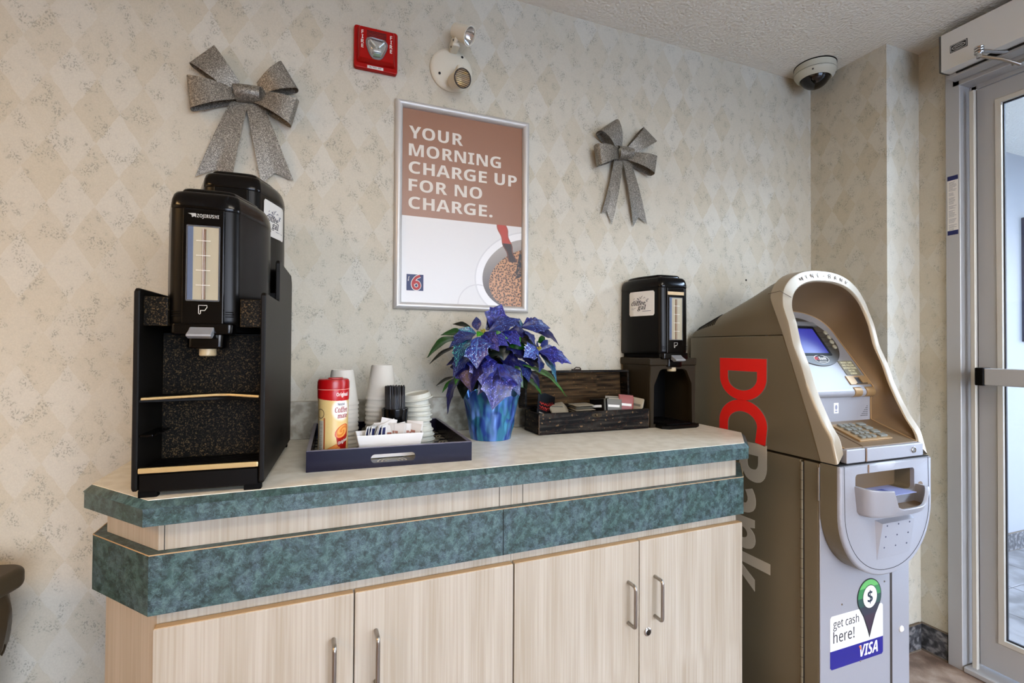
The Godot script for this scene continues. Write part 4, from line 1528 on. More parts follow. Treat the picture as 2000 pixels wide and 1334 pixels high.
func sticker(t: Node3D) -> void:
	# white card with a blue foot and a map pin that sticks out above
	var z := 0.5692
	var X := Transform3D(Basis.IDENTITY, Vector3(0, 0, z))
	var g := Geo.new()
	g.prism(PackedVector2Array([Vector2(-0.163, 0.318), Vector2(0.073, 0.318), Vector2(0.073, 0.414), Vector2(0.067, 0.420), Vector2(-0.157, 0.420), Vector2(-0.163, 0.414)]), 0, 0.0005, 0.0, X)
	var s := obj("sticker", g, M.paper, t, "white and blue sticker with a map pin")
	g = Geo.new()
	g.prism(PackedVector2Array([Vector2(-0.163, 0.318), Vector2(-0.163, 0.270), Vector2(-0.157, 0.264), Vector2(0.067, 0.264), Vector2(0.073, 0.270), Vector2(0.073, 0.318)]), 0, 0.0005, 0.0, X)
	obj("blue_band", g, mat(Color(0.085, 0.075, 0.46), 0.4), s)
	g = Geo.new()
	g.text("get cash", 0.024, 0.0004, X * xf(Vector3(-0.150, 0.383, 0.0006)), 0, false, 1.0, "Droid Sans", 0.0, null, 0.112)
	g.text("here!", 0.032, 0.0004, X * xf(Vector3(-0.150, 0.340, 0.0006)), 0, false, 1.0, "Droid Sans", 0.0, null, 0.092)
	obj("sticker_text", g, mat(Color(0.05, 0.05, 0.09), 0.5), s)
	g = Geo.new()
	g.text("VISA", 0.034, 0.0004, X * xf(Vector3(-0.040, 0.276, 0.0006)), 0, true, 1.0, "Droid Sans", 0.18, null, 0.088)
	obj("sticker_text", g, mat(Color(0.90, 0.90, 0.90), 0.5), s)
	g = Geo.new()
	g.prism(PackedVector2Array([Vector2(-0.0385, 0.3095), Vector2(-0.0305, 0.3095), Vector2(-0.028, 0.298), Vector2(-0.032, 0.298)]), 0.0006, 0.0011, 0, X)
	obj("sticker_text", g, mat(Color(0.85, 0.42, 0.12), 0.5), s)
	var c := Vector2(0.010, 0.450)
	var drop := func(r: float, tip: float) -> PackedVector2Array:
		var o := PackedVector2Array()
		for i in 29:
			var a := deg_to_rad(-28.0 + 236.0 * i / 28.0)
			o.append(c + Vector2(cos(a), sin(a)) * r)
		o.append(c + Vector2(-r * 0.50, -r * 1.05))
		o.append(c + Vector2(-r * 0.18, lerpf(-r, tip, 0.62)))
		o.append(c + Vector2(0, tip))
		o.append(c + Vector2(r * 0.18, lerpf(-r, tip, 0.62)))
		o.append(c + Vector2(r * 0.50, -r * 1.05))
		return o
	g = Geo.new()
	g.prism(drop.call(0.0555, -0.125), 0.0, 0.0008, 0.0, X)
	obj("pin_outline", g, mat(Color(0.05, 0.08, 0.08), 0.5), s)
	# the pin's body in printed bands from green to plum
	var cols := [Color(0.20, 0.14, 0.20), Color(0.16, 0.17, 0.22), Color(0.13, 0.27, 0.24), Color(0.18, 0.48, 0.26), Color(0.38, 0.68, 0.36)]
	var body: PackedVector2Array = drop.call(0.052, -0.112)
	var cuts := [-0.2, -0.058, -0.030, -0.004, 0.024, 0.2]
	for i in 5:
		var band := PackedVector2Array([c + Vector2(-0.1, cuts[i]), c + Vector2(0.1, cuts[i] + 0.010), c + Vector2(0.1, cuts[i + 1] + 0.010), c + Vector2(-0.1, cuts[i + 1])])
		for q in Geometry2D.intersect_polygons(body, band):
			g = Geo.new()
			g.prism(q, 0.0008, 0.0011, 0.0, X)
			obj("pin_colour", g, mat(cols[i], 0.5), s)
	g = Geo.new()
	g.prism(ellipse(c + Vector2(0.002, 0), 0.0335, 0.036, 32), 0.0011, 0.0014, 0, X)
	obj("pin_ring", g, mat(Color(0.07, 0.10, 0.10), 0.5), s)
	g = Geo.new()
	g.prism(ellipse(c + Vector2(0.002, 0), 0.0315, 0.034, 32), 0.0014, 0.0016, 0, X)
	obj("pin_disc", g, M.paper, s)
	g = Geo.new()
	g.text("$", 0.036, 0.0004, X * xf(Vector3(c.x + 0.002, c.y - 0.018, 0.0017)), 1, true)
	obj("pin_sign", g, mat(Color(0.06, 0.13, 0.20), 0.5), s)

# ------------------------------------------------------------------ coffee dispensers
func server_outline() -> PackedVector2Array:
	# plan (x, z) from the front middle round the right side to the back and on, counter-clockwise seen from below
	var h := [Vector2(0.0, 0.1125), Vector2(0.040, 0.111), Vector2(0.0565, 0.103), Vector2(0.0625, 0.089), Vector2(0.076, 0.050), Vector2(0.0905, 0.005), Vector2(0.095, -0.035), Vector2(0.088, -0.078), Vector2(0.060, -0.104), Vector2(0.0, -0.112)]
	var all := []
	for v in h:
		all.append(v)
	for i in range(h.size() - 2, 0, -1):
		all.append(Vector2(-h[i].x, h[i].y))
	return spline2(all, 4, true)

# a point on the body's side (s = 1 right, -1 left), a metres back from the front corner
func side_at(s: float, a: float, y: float, off: float) -> Vector3:
	var pts := [Vector2(0.0595, 0.097), Vector2(0.0625, 0.089), Vector2(0.076, 0.050), Vector2(0.0905, 0.005), Vector2(0.095, -0.035), Vector2(0.088, -0.078)]
	var left := a
	for i in pts.size() - 1:
		var e: Vector2 = pts[i + 1] - pts[i]
		if left <= e.length() or i == pts.size() - 2:
			var q: Vector2 = pts[i] + e.normalized() * left
			var n := Vector2(-e.y, e.x).normalized() * -1.0
			if n.x < 0:
				n = -n
			q += n * off
			return Vector3(q.x * s, y, q.y)
		left -= e.length()
	return Vector3.ZERO

func coffee_server(label: String, at: Vector3, turn: float, k: float, decal: int, marked: bool, note := false) -> Node3D:
	var t := thing("coffee_dispenser", label, "coffee dispenser", at, turn, "black coffee dispensers")
	t.scale = Vector3.ONE * k
	var o := server_outline()
	var rows := func(list: Array, cz := 0.0) -> Array:
		var rings := []
		for q in list:
			var r := PackedVector3Array()
			for v in o:
				r.append(Vector3(v.x * q[0], q[1], (v.y - cz) * q[0] + cz))
			# right-handed round +y
			r.reverse()
			rings.append(r)
		return rings
	var g := Geo.new()
	g.loft(rows.call([[0.955, 0.012], [0.985, 0.014], [1.0, 0.022], [1.0, 0.12], [0.992, 0.236]]))
	obj("body", g, M.black_satin, t, "", 50)
	g = Geo.new()
	g.loft(rows.call([[0.90, 0.0], [0.90, 0.013]]))
	obj("base_ring", g, M.black_matt, t)
	g = Geo.new()
	g.loft(rows.call([[0.985, 0.2365], [1.0, 0.239], [1.0, 0.244], [0.985, 0.256], [0.95, 0.266], [0.90, 0.272], [0.84, 0.274]]))
	var lid := obj("lid", g, M.black_gloss, t, "", 50)
	g = Geo.new()
	g.loft(rows.call([[0.78, 0.2735], [0.78, 0.279], [0.75, 0.283], [0.68, 0.2845]]))
	obj("lid_knob", g, M.black_gloss, lid, "", 50)
	# front panel with the gauge
	g = Geo.new()
	g.rbox(Vector3(0, 0.119, 0.1115), Vector3(0.072, 0.236, 0.009), 0.003, 0.003, 3)
	var fp := obj("front_panel", g, M.black_gloss, t)
	g = Geo.new()
	g.ring_plate(rrect(-0.0285, 0.058, 0.0285, 0.204, 0.002, 2), rrect(-0.0262, 0.0605, 0.0262, 0.2015, 0.001, 2), Vector2(0, 0.13), 0.1155, 0.1175)
	obj("gauge_frame", g, M.chrome_dim, fp)
	g = Geo.new()
	g.box(Vector3(0, 0.131, 0.1160), Vector3(0.0525, 0.141, 0.0006), 0.0001)
	var gb := obj("gauge_window", g, mat(Color(0.64, 0.61, 0.52), 0.35), fp)
	g = Geo.new()
	g.tube(PackedVector3Array([Vector3(0.0015, 0.0615, 0.1166), Vector3(0.0015, 0.197, 0.1166)]), 0.0034, 10)
	obj("sight_tube", g, mat(Color(0.40, 0.28, 0.17), 0.2), gb, "", 60)
	g = Geo.new()
	g.box(Vector3(-0.0215, 0.131, 0.1168), Vector3(0.009, 0.141, 0.0012), 0.0003)
	obj("gauge_edge", g, mat(Color(0.33, 0.38, 0.47), 0.3), gb)
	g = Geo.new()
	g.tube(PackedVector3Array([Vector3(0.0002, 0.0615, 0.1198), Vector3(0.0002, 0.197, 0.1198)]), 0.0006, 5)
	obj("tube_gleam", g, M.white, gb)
	for i in 4:
		g = Geo.new()
		g.box(Vector3(0.001, 0.0885 + 0.0285 * i, 0.1202), Vector3(0.024, 0.0011, 0.0006), 0.0001)
		obj("gauge_mark", g, M.white, gb)
	# pressing-hand sign
	g = Geo.new()
	var hand := [Vector3(-0.0065, 0.050, 0), Vector3(0.0075, 0.050, 0), Vector3(0.0075, 0.046, 0), Vector3(0.004, 0.0405, 0), Vector3(0.003, 0.0395, 0), Vector3(0.0018, 0.041, 0), Vector3(0.0006, 0.0393, 0), Vector3(-0.0008, 0.041, 0), Vector3(-0.0022, 0.0393, 0), Vector3(-0.0032, 0.041, 0), Vector3(-0.0032, 0.0345, 0), Vector3(-0.005, 0.033, 0), Vector3(-0.0065, 0.0345, 0)]
	var hp := PackedVector3Array()
	for v in hand:
		hp.append(v + Vector3(0, 0, 0.1163))
	g.tube(hp, 0.0006, 5, -1.0, true)
	obj("press_sign", g, M.white, fp)
	g = Geo.new()
	for s in [-1, 1]:
		for i in 3:
			g.box(Vector3(0.0455 * s, 0.029 + 0.0045 * i, 0.1105), Vector3(0.015, 0.0014, 0.003), 0.0004)
	obj("grip_line", g, M.black_matt, fp)
	# spout housing, tap lever and outlet
	g = Geo.new()
	g.rbox(Vector3(0, 0.005, 0.104), Vector3(0.108, 0.022, 0.030), 0.010, 0.004, 4)
	g.rbox(Vector3(0.004, -0.018, 0.085), Vector3(0.066, 0.030, 0.050), 0.012, 0.004, 4)
	obj("spout_housing", g, M.black_gloss, t)
	g = Geo.new()
	g.prism(PackedVector2Array([Vector2(-0.112, 0.013), Vector2(-0.128, 0.001), Vector2(-0.142, -0.006), Vector2(-0.143, -0.010), Vector2(-0.130, -0.014), Vector2(-0.110, -0.004)]), -0.0205, 0.0205, 0.001, Transform3D(Basis(Vector3(0, 0, -1), Vector3(0, 1, 0), Vector3(1, 0, 0)), Vector3.ZERO))
	obj("tap_lever", g, mat(Color(0.62, 0.63, 0.64), 0.3, 0.4), t)
	g = Geo.new()
	g.lathe([Vector2(0.013, -0.048), Vector2(0.015, -0.046), Vector2(0.015, -0.034)], 24, xf(Vector3(0.004, 0, 0.090)))
	obj("outlet", g, mat(Color(0.66, 0.60, 0.47), 0.4), t)
	if marked:
		g = Geo.new()
		g.text("ZOJIRUSHI", 0.0066, 0.0004, xf(Vector3(-0.0115, 0.2195, 0.1162)), 0, true, 1.0, "Droid Sans", 0.0, null, 0.0375)
		var el := PackedVector2Array([Vector2(-0.0265, 0.2265), Vector2(-0.021, 0.2255), Vector2(-0.0195, 0.227), Vector2(-0.0135, 0.227), Vector2(-0.0125, 0.224), Vector2(-0.0128, 0.2195), Vector2(-0.0145, 0.2195), Vector2(-0.0150, 0.2215), Vector2(-0.0178, 0.2215), Vector2(-0.0182, 0.2195), Vector2(-0.0198, 0.2195), Vector2(-0.0203, 0.2235), Vector2(-0.023, 0.2250)])
		g.prism(el, 0.1162, 0.1166, 0.0)
		obj("maker_mark", g, mat(Color(0.62, 0.62, 0.60), 0.4), fp)
	if note:
		g = Geo.new()
		g.box(Vector3(0, 0.217, 0.1164), Vector3(0.068, 0.011, 0.0006), 0.0001)
		obj("tape_strip", g, mat(Color(0.76, 0.66, 0.50), 0.6), fp)
	if decal:
		paper_decal(t, decal)
	return t

# white sticker with the coffee supplier's lettering on one side of a dispenser
func paper_decal(t: Node3D, s: int) -> void:
	var a0 := 0.012
	var a1 := 0.118
	var y0 := 0.143
	var y1 := 0.228
	var g := Geo.new()
	var f := func(u: float, v: float) -> Vector3:
		var a := lerpf(a0, a1, u)
		var ins := 0.0
		var du := minf(u, 1 - u) * (a1 - a0)
		if du < 0.006:
			ins = 0.006 - sqrt(maxf(0.000036 - (0.006 - du) * (0.006 - du), 0.0))
		return side_at(s, a, lerpf(y0 + ins, y1 - ins, v), 0.0012)
	g.sheet(f, 24, 6, 0.0006)
	var d := obj("decal", g, M.paper, t, "white sticker with dark blue lettering", 60)
	# on the right side reading runs backwards from the front corner; on the left it runs towards it
	var bend := func(q: Vector3) -> Vector3:
		var a := (a0 + q.x) if s > 0 else (a1 - q.x)
		return side_at(s, a, q.y, 0.0017 + q.z)
	g = Geo.new()
	var lift := func(q: Vector3, x: float, y: float) -> Vector3:
		return bend.call(q + Vector3(x, y, 0))
	g.text("coffee", 0.0155, 0.0003, Transform3D.IDENTITY, 0, true, 1.0, "Droid Serif", 0.25, func(q): return lift.call(q, 0.010, 0.180), 0.058)
	g.text("gal", 0.0155, 0.0003, Transform3D.IDENTITY, 0, true, 1.0, "Droid Serif", 0.25, func(q): return lift.call(q, 0.038, 0.165), 0.032)
	obj("decal_lettering", g, M.ink, d)
	g = Geo.new()
	var rng := RandomNumberGenerator.new()
	rng.seed = 9
	for i in 26:
		var x := 0.016 + rng.randf() * 0.062
		var y := 0.192 + rng.randf() * 0.024 * (1.0 - absf(x - 0.047) / 0.05)
		var pts := PackedVector3Array()
		for k in 4:
			pts.append(bend.call(Vector3(x + 0.0018 * k, y + 0.002 * sin(k * 1.7 + i), 0.0002)))
		g.tube(pts, 0.0005, 4)
	for i in 2:
		g.tube(PackedVector3Array([bend.call(Vector3(0.012, 0.170 - 0.004 * i, 0.0002)), bend.call(Vector3(0.030 - 0.006 * i, 0.171 - 0.004 * i, 0.0002))]), 0.0005, 4)
	g.tube(PackedVector3Array([bend.call(Vector3(0.058, 0.1595, 0.0002)), bend.call(Vector3(0.092, 0.1595, 0.0002))]), 0.0008, 4)
	obj("decal_print", g, mat(Color(0.34, 0.35, 0.42), 0.6), d)

func big_stand() -> void:
	var turn := -3.0
	var at := Vector3(-0.0985, TOP, 0.530)
	var t := thing("dispenser_stand", "tall black two-place coffee stand with gold rails at the counter's left end", "stand", at, deg_to_rad(turn))
	var B := Basis(Vector3.UP, deg_to_rad(turn))
	var W := 0.213
	var g := Geo.new()
	var prof := PackedVector2Array([Vector2(0.440, 0.014), Vector2(0.004, 0.012), Vector2(0.0, 0.018), Vector2(0.0, 0.370), Vector2(0.006, 0.376), Vector2(0.186, 0.376), Vector2(0.190, 0.380), Vector2(0.190, 0.462), Vector2(0.197, 0.470), Vector2(0.42, 0.467), Vector2(0.44, 0.445)])
	var side := Transform3D(Basis(Vector3(0, 0, -1), Vector3(0, 1, 0), Vector3(1, 0, 0)), Vector3.ZERO)
	for x in [-W, -0.009]:
		g = Geo.new()
		g.prism(prof, x, x + 0.009, 0.002, side)
		obj("side_panel", g, M.black_pebble, t)
	g = Geo.new()
	g.box(Vector3(-W / 2, 0.232, -0.434), Vector3(W - 0.018, 0.43, 0.006), 0.001)
	obj("rear_panel", g, M.black_pebble, t)
	g = Geo.new()
	g.box(Vector3(-W / 2, 0.160, -0.122), Vector3(W - 0.018, 0.27, 0.006), 0.001)
	obj("inner_panel", g, M.black_speck, t)
	g = Geo.new()
	g.box(Vector3(-W / 2, 0.293, -0.205), Vector3(W - 0.018, 0.012, 0.17), 0.001)
	g.box(Vector3(-W / 2, 0.393, -0.332), Vector3(W - 0.018, 0.012, 0.20), 0.001)
	g.box(Vector3(-W / 2, 0.343, -0.236), Vector3(W - 0.018, 0.095, 0.006), 0.001)
	obj("deck", g, M.black, t)
	for x in [-W + 0.009 + 0.0195, -0.009 - 0.019]:
		g = Geo.new()
		g.rbox(Vector3(x, 0.336, -0.024), Vector3(0.039, 0.054, 0.016), 0.003, 0.002, 2)
		obj("bracket", g, M.black_speck, t)
	# shelf half way up with a bright edge that bows back in the middle
	g = Geo.new()
	var poly := PackedVector2Array([Vector2(-W + 0.0095, -0.117), Vector2(-W + 0.0095, -0.004), Vector2(-0.085, -0.022), Vector2(-0.065, -0.020), Vector2(-0.0095, -0.005), Vector2(-0.0095, -0.117)])
	var flat := Transform3D(Basis(Vector3.RIGHT, Vector3(0, 0, 1), Vector3.UP), Vector3.ZERO)
	g.prism(poly, 0.170, 0.176, 0.001, Transform3D(Basis(Vector3.RIGHT, Vector3(0, 0, 1), Vector3.UP), Vector3.ZERO))
	var shelf := obj("cup_shelf", g, M.black, t)
	g = Geo.new()
	g.tube(PackedVector3Array([Vector3(-W + 0.012, 0.1765, -0.005), Vector3(-0.086, 0.180, -0.0215), Vector3(-0.066, 0.180, -0.0195), Vector3(-0.011, 0.1765, -0.006)]), 0.0026, 8)
	obj("shelf_trim", g, M.gold, shelf)
	g = Geo.new()
	g.rbox(Vector3(-W + 0.020, 0.110, -0.050), Vector3(0.022, 0.004, 0.09), 0.002, 0.001, 2)
	obj("side_ledge", g, M.black_gloss, t)
	# drawer-like drip tray
	g = Geo.new()
	g.box(Vector3(-W / 2, 0.025, -0.062), Vector3(W - 0.020, 0.034, 0.118), 0.002)
	var drip := obj("drip_tray", g, M.black_satin, t)
	g = Geo.new()
	g.rbox(Vector3(-W / 2, 0.0485, -0.002), Vector3(W - 0.020, 0.010, 0.006), 0.002, 0.002, 3)
	obj("drip_rail", g, M.gold, drip)
	for i in 9:
		g = Geo.new()
		g.box(Vector3(-W / 2, 0.0455, -0.016 - 0.0115 * i), Vector3(W - 0.024, 0.005, 0.0045), 0.001)
		obj("grille_bar", g, M.black, drip)
	for q in [Vector2(-W + 0.024, -0.012), Vector2(-0.020, -0.012), Vector2(-W + 0.024, -0.42), Vector2(-0.020, -0.42)]:
		g = Geo.new()
		g.rbox(Vector3(q.x, 0.006, q.y), Vector3(0.030, 0.0125, 0.018), 0.003, 0.001, 2)
		obj("foot", g, M.black_matt, t)
	# the two dispensers it carries
	coffee_server("black coffee dispenser with a lit gauge and animal emblem, front one in the tall stand", at + B * Vector3(-0.1085, 0.300, -0.1235), deg_to_rad(turn), 0.97, 0, true)
	coffee_server("black coffee dispenser standing higher behind the front one in the tall stand", at + B * Vector3(-0.1075, 0.400, -0.335), deg_to_rad(turn), 0.99, 1, false)

func small_stand() -> void:
	var t := thing("dispenser_stand", "low black stand with an arched opening carrying the right-hand coffee dispenser", "stand", Vector3(1.155, TOP, 0.085))
	# z from -0.08 to 0.095
	var g := Geo.new()
	var w := 0.0985
	var outer := PackedVector2Array([Vector2(-w, 0.0), Vector2(w, 0.0), Vector2(w, 0.215), Vector2(-w, 0.215)])
	var hole := PackedVector2Array([Vector2(-0.084, 0.012), Vector2(0.083, 0.012), Vector2(0.080, 0.150), Vector2(0.058, 0.196), Vector2(0.048, 0.202), Vector2(-0.048, 0.202), Vector2(-0.058, 0.196), Vector2(-0.082, 0.145)])
	g.ring_plate(outer, hole, Vector2(0, 0.1), 0.082, 0.095, Transform3D.IDENTITY, 0.003)
	obj("front_arch", g, M.brown_pebble, t)
	for s in [-1, 1]:
		g = Geo.new()
		g.box(Vector3(s * (w - 0.005), 0.1075, 0.007), Vector3(0.010, 0.215, 0.150), 0.001)
		obj("side_panel", g, M.brown_pebble, t)
	g = Geo.new()
	g.box(Vector3(0, 0.1075, -0.063), Vector3(2 * w - 0.02, 0.215, 0.008), 0.001)
	obj("rear_panel", g, M.black, t)
	g = Geo.new()
	g.rbox(Vector3(0, 0.2275, 0.008), Vector3(2 * w + 0.006, 0.026, 0.182), 0.006, 0.004, 3)
	obj("top_slab", g, M.brown_pebble, t)
	g = Geo.new()
	g.prism(PackedVector2Array([Vector2(-0.076, -0.06), Vector2(0.078, -0.06), Vector2(0.084, 0.128), Vector2(0.060, 0.143), Vector2(-0.055, 0.146), Vector2(-0.076, 0.130)]), 0.0, 0.012, 0.002, Transform3D(Basis(Vector3.RIGHT, Vector3(0, 0, 1), Vector3.UP), Vector3.ZERO))
	var d := obj("drip_tray", g, M.black_satin, t)
	for i in 9:
		g = Geo.new()
		g.box(Vector3(0, 0.0135, 0.040 + 0.0105 * i), Vector3(0.118 - 0.002 * i, 0.005, 0.004), 0.001)
		obj("grille_bar", g, M.black, d)
	coffee_server("black coffee dispenser on the low arched stand beside the cash machine", Vector3(1.153, TOP + 0.2425, 0.075), 0.0, 1.03, -1, false, true)

# ------------------------------------------------------------------ the tray and what stands on it
func tray_print() -> ImageTexture:
	var n := 384
	var b := PackedByteArray()
	b.resize(n * n * 3)
	for y in n:
		for x in n:
			var u := fposmod(x / float(n) * 4.0, 1.0) - 0.5
			var v := fposmod(y / float(n) * 4.0, 1.0) - 0.5
			var au := absf(u)
			var av := absf(v)
			var on := false
			var d := au + av
			for k in [0.13, 0.23]:
				on = on or absf(d - k) < 0.026
			var r := Vector2(0.5 - au, 0.5 - av).length()
			for k in [0.16, 0.26, 0.36]:
				on = on or absf(r - k) < 0.022
			on = on or (absf(au - av) < 0.02 and d > 0.23 and d < 0.6)
			var c := Color(0.74, 0.70, 0.58) if on else Color(0.035, 0.03, 0.03)
			var i := (y * n + x) * 3
			b[i] = int(c.r * 255)
			b[i + 1] = int(c.g * 255)
			b[i + 2] = int(c.b * 255)
	return tex_rgb(n, n, b)

func capsule(x0: float, y0: float, x1: float, y1: float) -> PackedVector2Array:
	return rrect(x0, y0, x1, y1, (y1 - y0) / 2 - 0.0002, 8)

func ordinal(i: int) -> String:
	return ["topmost", "second", "third", "fourth", "fifth", "sixth", "seventh", "eighth", "ninth", "tenth", "eleventh", "twelfth"][i]

func tray() -> void:
	var lac := mat(Color(0.070, 0.055, 0.125), 0.22, 0.0, 0.3)
	var edge := mat(Color(0.40, 0.37, 0.42), 0.3)
	var t := thing("serving_tray", "dark purple lacquered serving tray with a slot handle and patterned floor", "tray", Vector3(0.1635, TOP, 0.2225), deg_to_rad(-1.5))
	var hw := 0.185
	var hd := 0.208
	var g := Geo.new()
	g.box(Vector3(0, 0.003, 0), Vector3(2 * hw - 0.004, 0.006, 2 * hd - 0.004), 0.001)
	obj("tray_base", g, lac, t)
	g = Geo.new()
	g.box(Vector3(0, 0.0065, 0), Vector3(2 * hw - 0.018, 0.001, 2 * hd - 0.018), 0.0002)
	obj("patterned_floor", g, tri_mat(tray_print(), Vector3(0.36, 0.36, 0.36), 0.25), t)
	for s in [-1, 1]:
		g = Geo.new()
		g.ring_plate(PackedVector2Array([Vector2(-hw, 0), Vector2(hw, 0), Vector2(hw, 0.045), Vector2(-hw, 0.045)]), capsule(-0.050, 0.0105, 0.050, 0.0295), Vector2(0, 0.02), -0.004, 0.004, xf(Vector3(0, 0, s * (hd - 0.004))), 0.0)
		obj("end_wall", g, lac, t)
		g = Geo.new()
		g.box(Vector3(s * (hw - 0.004), 0.0225, 0), Vector3(0.008, 0.045, 2 * hd - 0.016), 0.001)
		obj("side_wall", g, lac, t)
	g = Geo.new()
	g.ring_plate(rrect(-hw, -hd, hw, hd, 0.002, 2), rrect(-hw + 0.0085, -hd + 0.0085, hw - 0.0085, hd - 0.0085, 0.001, 2), Vector2.ZERO, 0.0, 0.0012, Transform3D(Basis(Vector3.RIGHT, Vector3(0, 0, -1), Vector3.UP), Vector3(0, 0.045, 0)))
	obj("rim_edge", g, edge, t)
	var y0 := TOP + 0.0072
	# cups
	var foam := mat(Color(0.76, 0.74, 0.69), 0.75)
	g = Geo.new()
	g.lathe([Vector2(0.0405, 0.0), Vector2(0.0428, 0.0005), Vector2(0.0432, 0.003), Vector2(0.0424, 0.0065), Vector2(0.0405, 0.009), Vector2(0.0285, 0.089), Vector2(0.0265, 0.0925), Vector2(0.0245, 0.0925), Vector2(0.0235, 0.0895)], 40, Transform3D.IDENTITY, false, true)
	var cup := obj("foam_cup", g, foam, self, "", 50)
	tag(cup, "", "cup")
	var count := [11, 11]
	for s in 2:
		var side_word: String = ["left", "right"][s]
		var steps := []
		for i in 11:
			var yy: float = y0 + ([0.0112, 0.0116][s] * i)
			if s == 1 and i == 10:
				yy += 0.008
			steps.append(yy)
		for i in 11:
			var rank := 10 - i
			var lab := "white foam cup, %s of the upturned %s-hand stack behind the %s" % [ordinal(rank) if rank == 0 else ordinal(rank) + " from the top", side_word, ["creamer bottle", "stirrer cup"][s]]
			var c: Node3D = cup if s == 0 and i == 0 else copy_of(cup, lab, "")
			c.set_meta("label", lab)
			c.set_meta("group", "upturned foam cups on the tray")
			c.position = Vector3([0.0545, 0.157][s] + 0.0006 * sin(i * 2.1), steps[i], 0.195 + 0.0005 * cos(i * 1.7))
	# creamer bottle
	creamer(Vector3(0.0305, y0, 0.315))
	# clear stirrer cup in a black holder
	var h := thing("stirrer_cup", "clear cup full of dark stirrers set in a black holder on the tray", "cup", Vector3(0.182, y0, 0.278))
	g = Geo.new()
	g.lathe([Vector2(0.024, 0), Vector2(0.025, 0.001), Vector2(0.022, 0.058), Vector2(0.024, 0.066), Vector2(0.032, 0.074), Vector2(0.0345, 0.104), Vector2(0.0335, 0.107), Vector2(0.0305, 0.107), Vector2(0.0300, 0.080)], 36, Transform3D.IDENTITY, true, false)
	obj("holder", g, M.black_gloss, h, "", 40)
	g = Geo.new()
	g.lathe([Vector2(0.028, 0.078), Vector2(0.0302, 0.142), Vector2(0.0310, 0.1425), Vector2(0.0306, 0.1440), Vector2(0.0296, 0.1420), Vector2(0.0274, 0.079)], 36, Transform3D.IDENTITY, false, false)
	var clear := mat(Color(0.95, 0.97, 1.0, 0.01), 0.05, 0.0, 0.15)
	clear.transparency = BaseMaterial3D.TRANSPARENCY_ALPHA
	obj("clear_beaker", g, clear, h, "", 50)
	g = Geo.new()
	g.lathe([Vector2(0.027, 0.077), Vector2(0.027, 0.079)], 30)
	obj("beaker_floor", g, M.black_matt, h)
	g = Geo.new()
	g.box(Vector3(0, 0.042, 0), Vector3(0.0034, 0.084, 0.0022), 0.0008)
	var st := obj("stirrer", g, mat(Color(0.055, 0.035, 0.025), 0.4))
	var rng := RandomNumberGenerator.new()
	rng.seed = 12
	var k := 0
	for i in 48:
		var r := 0.0255 * sqrt((i + 0.5) / 48.0)
		var a := i * 2.39996
		var o: Node3D = st if i == 0 else copy_of(st, "")
		var lab := "dark brown plastic stirrer standing in the clear stirrer cup"
		tag(o, lab, "stirrer", "stirrers in the clear cup")
		o.position = Vector3(0.182 + r * cos(a), y0 + 0.0795 + rng.randf() * 0.003, 0.278 + r * sin(a))
		o.rotation = Vector3(0.04 * sin(a) * r / 0.0255, rng.randf() * TAU, 0)
		k += 1
	# lids
	var lidm := mat(Color(0.72, 0.715, 0.66), 0.45)
	g = Geo.new()
	g.lathe([Vector2(0.0385, 0.004), Vector2(0.0385, 0.0), Vector2(0.0425, 0.0), Vector2(0.0438, 0.002), Vector2(0.0425, 0.0045), Vector2(0.0395, 0.005), Vector2(0.0365, 0.016), Vector2(0.0345, 0.017), Vector2(0.0330, 0.013), Vector2(0.012, 0.012)], 40)
	var lid := obj("cup_lid", g, lidm, self, "", 40)
	for i in 10:
		var rank := 9 - i
		var lab := "pale plastic cup lid, %s of the stack beside the stirrer cup" % (ordinal(rank) if rank == 0 else ordinal(rank) + " from the top")
		if rank == 0:
			lab = "tilted pale plastic cup lid on top of the lid stack"
		var o: Node3D = lid if i == 0 else copy_of(lid, lab)
		tag(o, lab, "lid", "cup lids on the tray")
		o.position = Vector3(0.2515 + 0.002 * sin(i * 1.3) - 0.0006 * i, y0 + 0.0133 * i, 0.235)
		if i > 3:
			o.scale = Vector3(0.885, 1.0, 0.885)
		if rank == 0:
			o.scale = Vector3.ONE
			o.position += Vector3(0.002, 0.0045, 0)
			o.rotation_degrees = Vector3(3, 0, 9)
	sweetener_dish(y0)

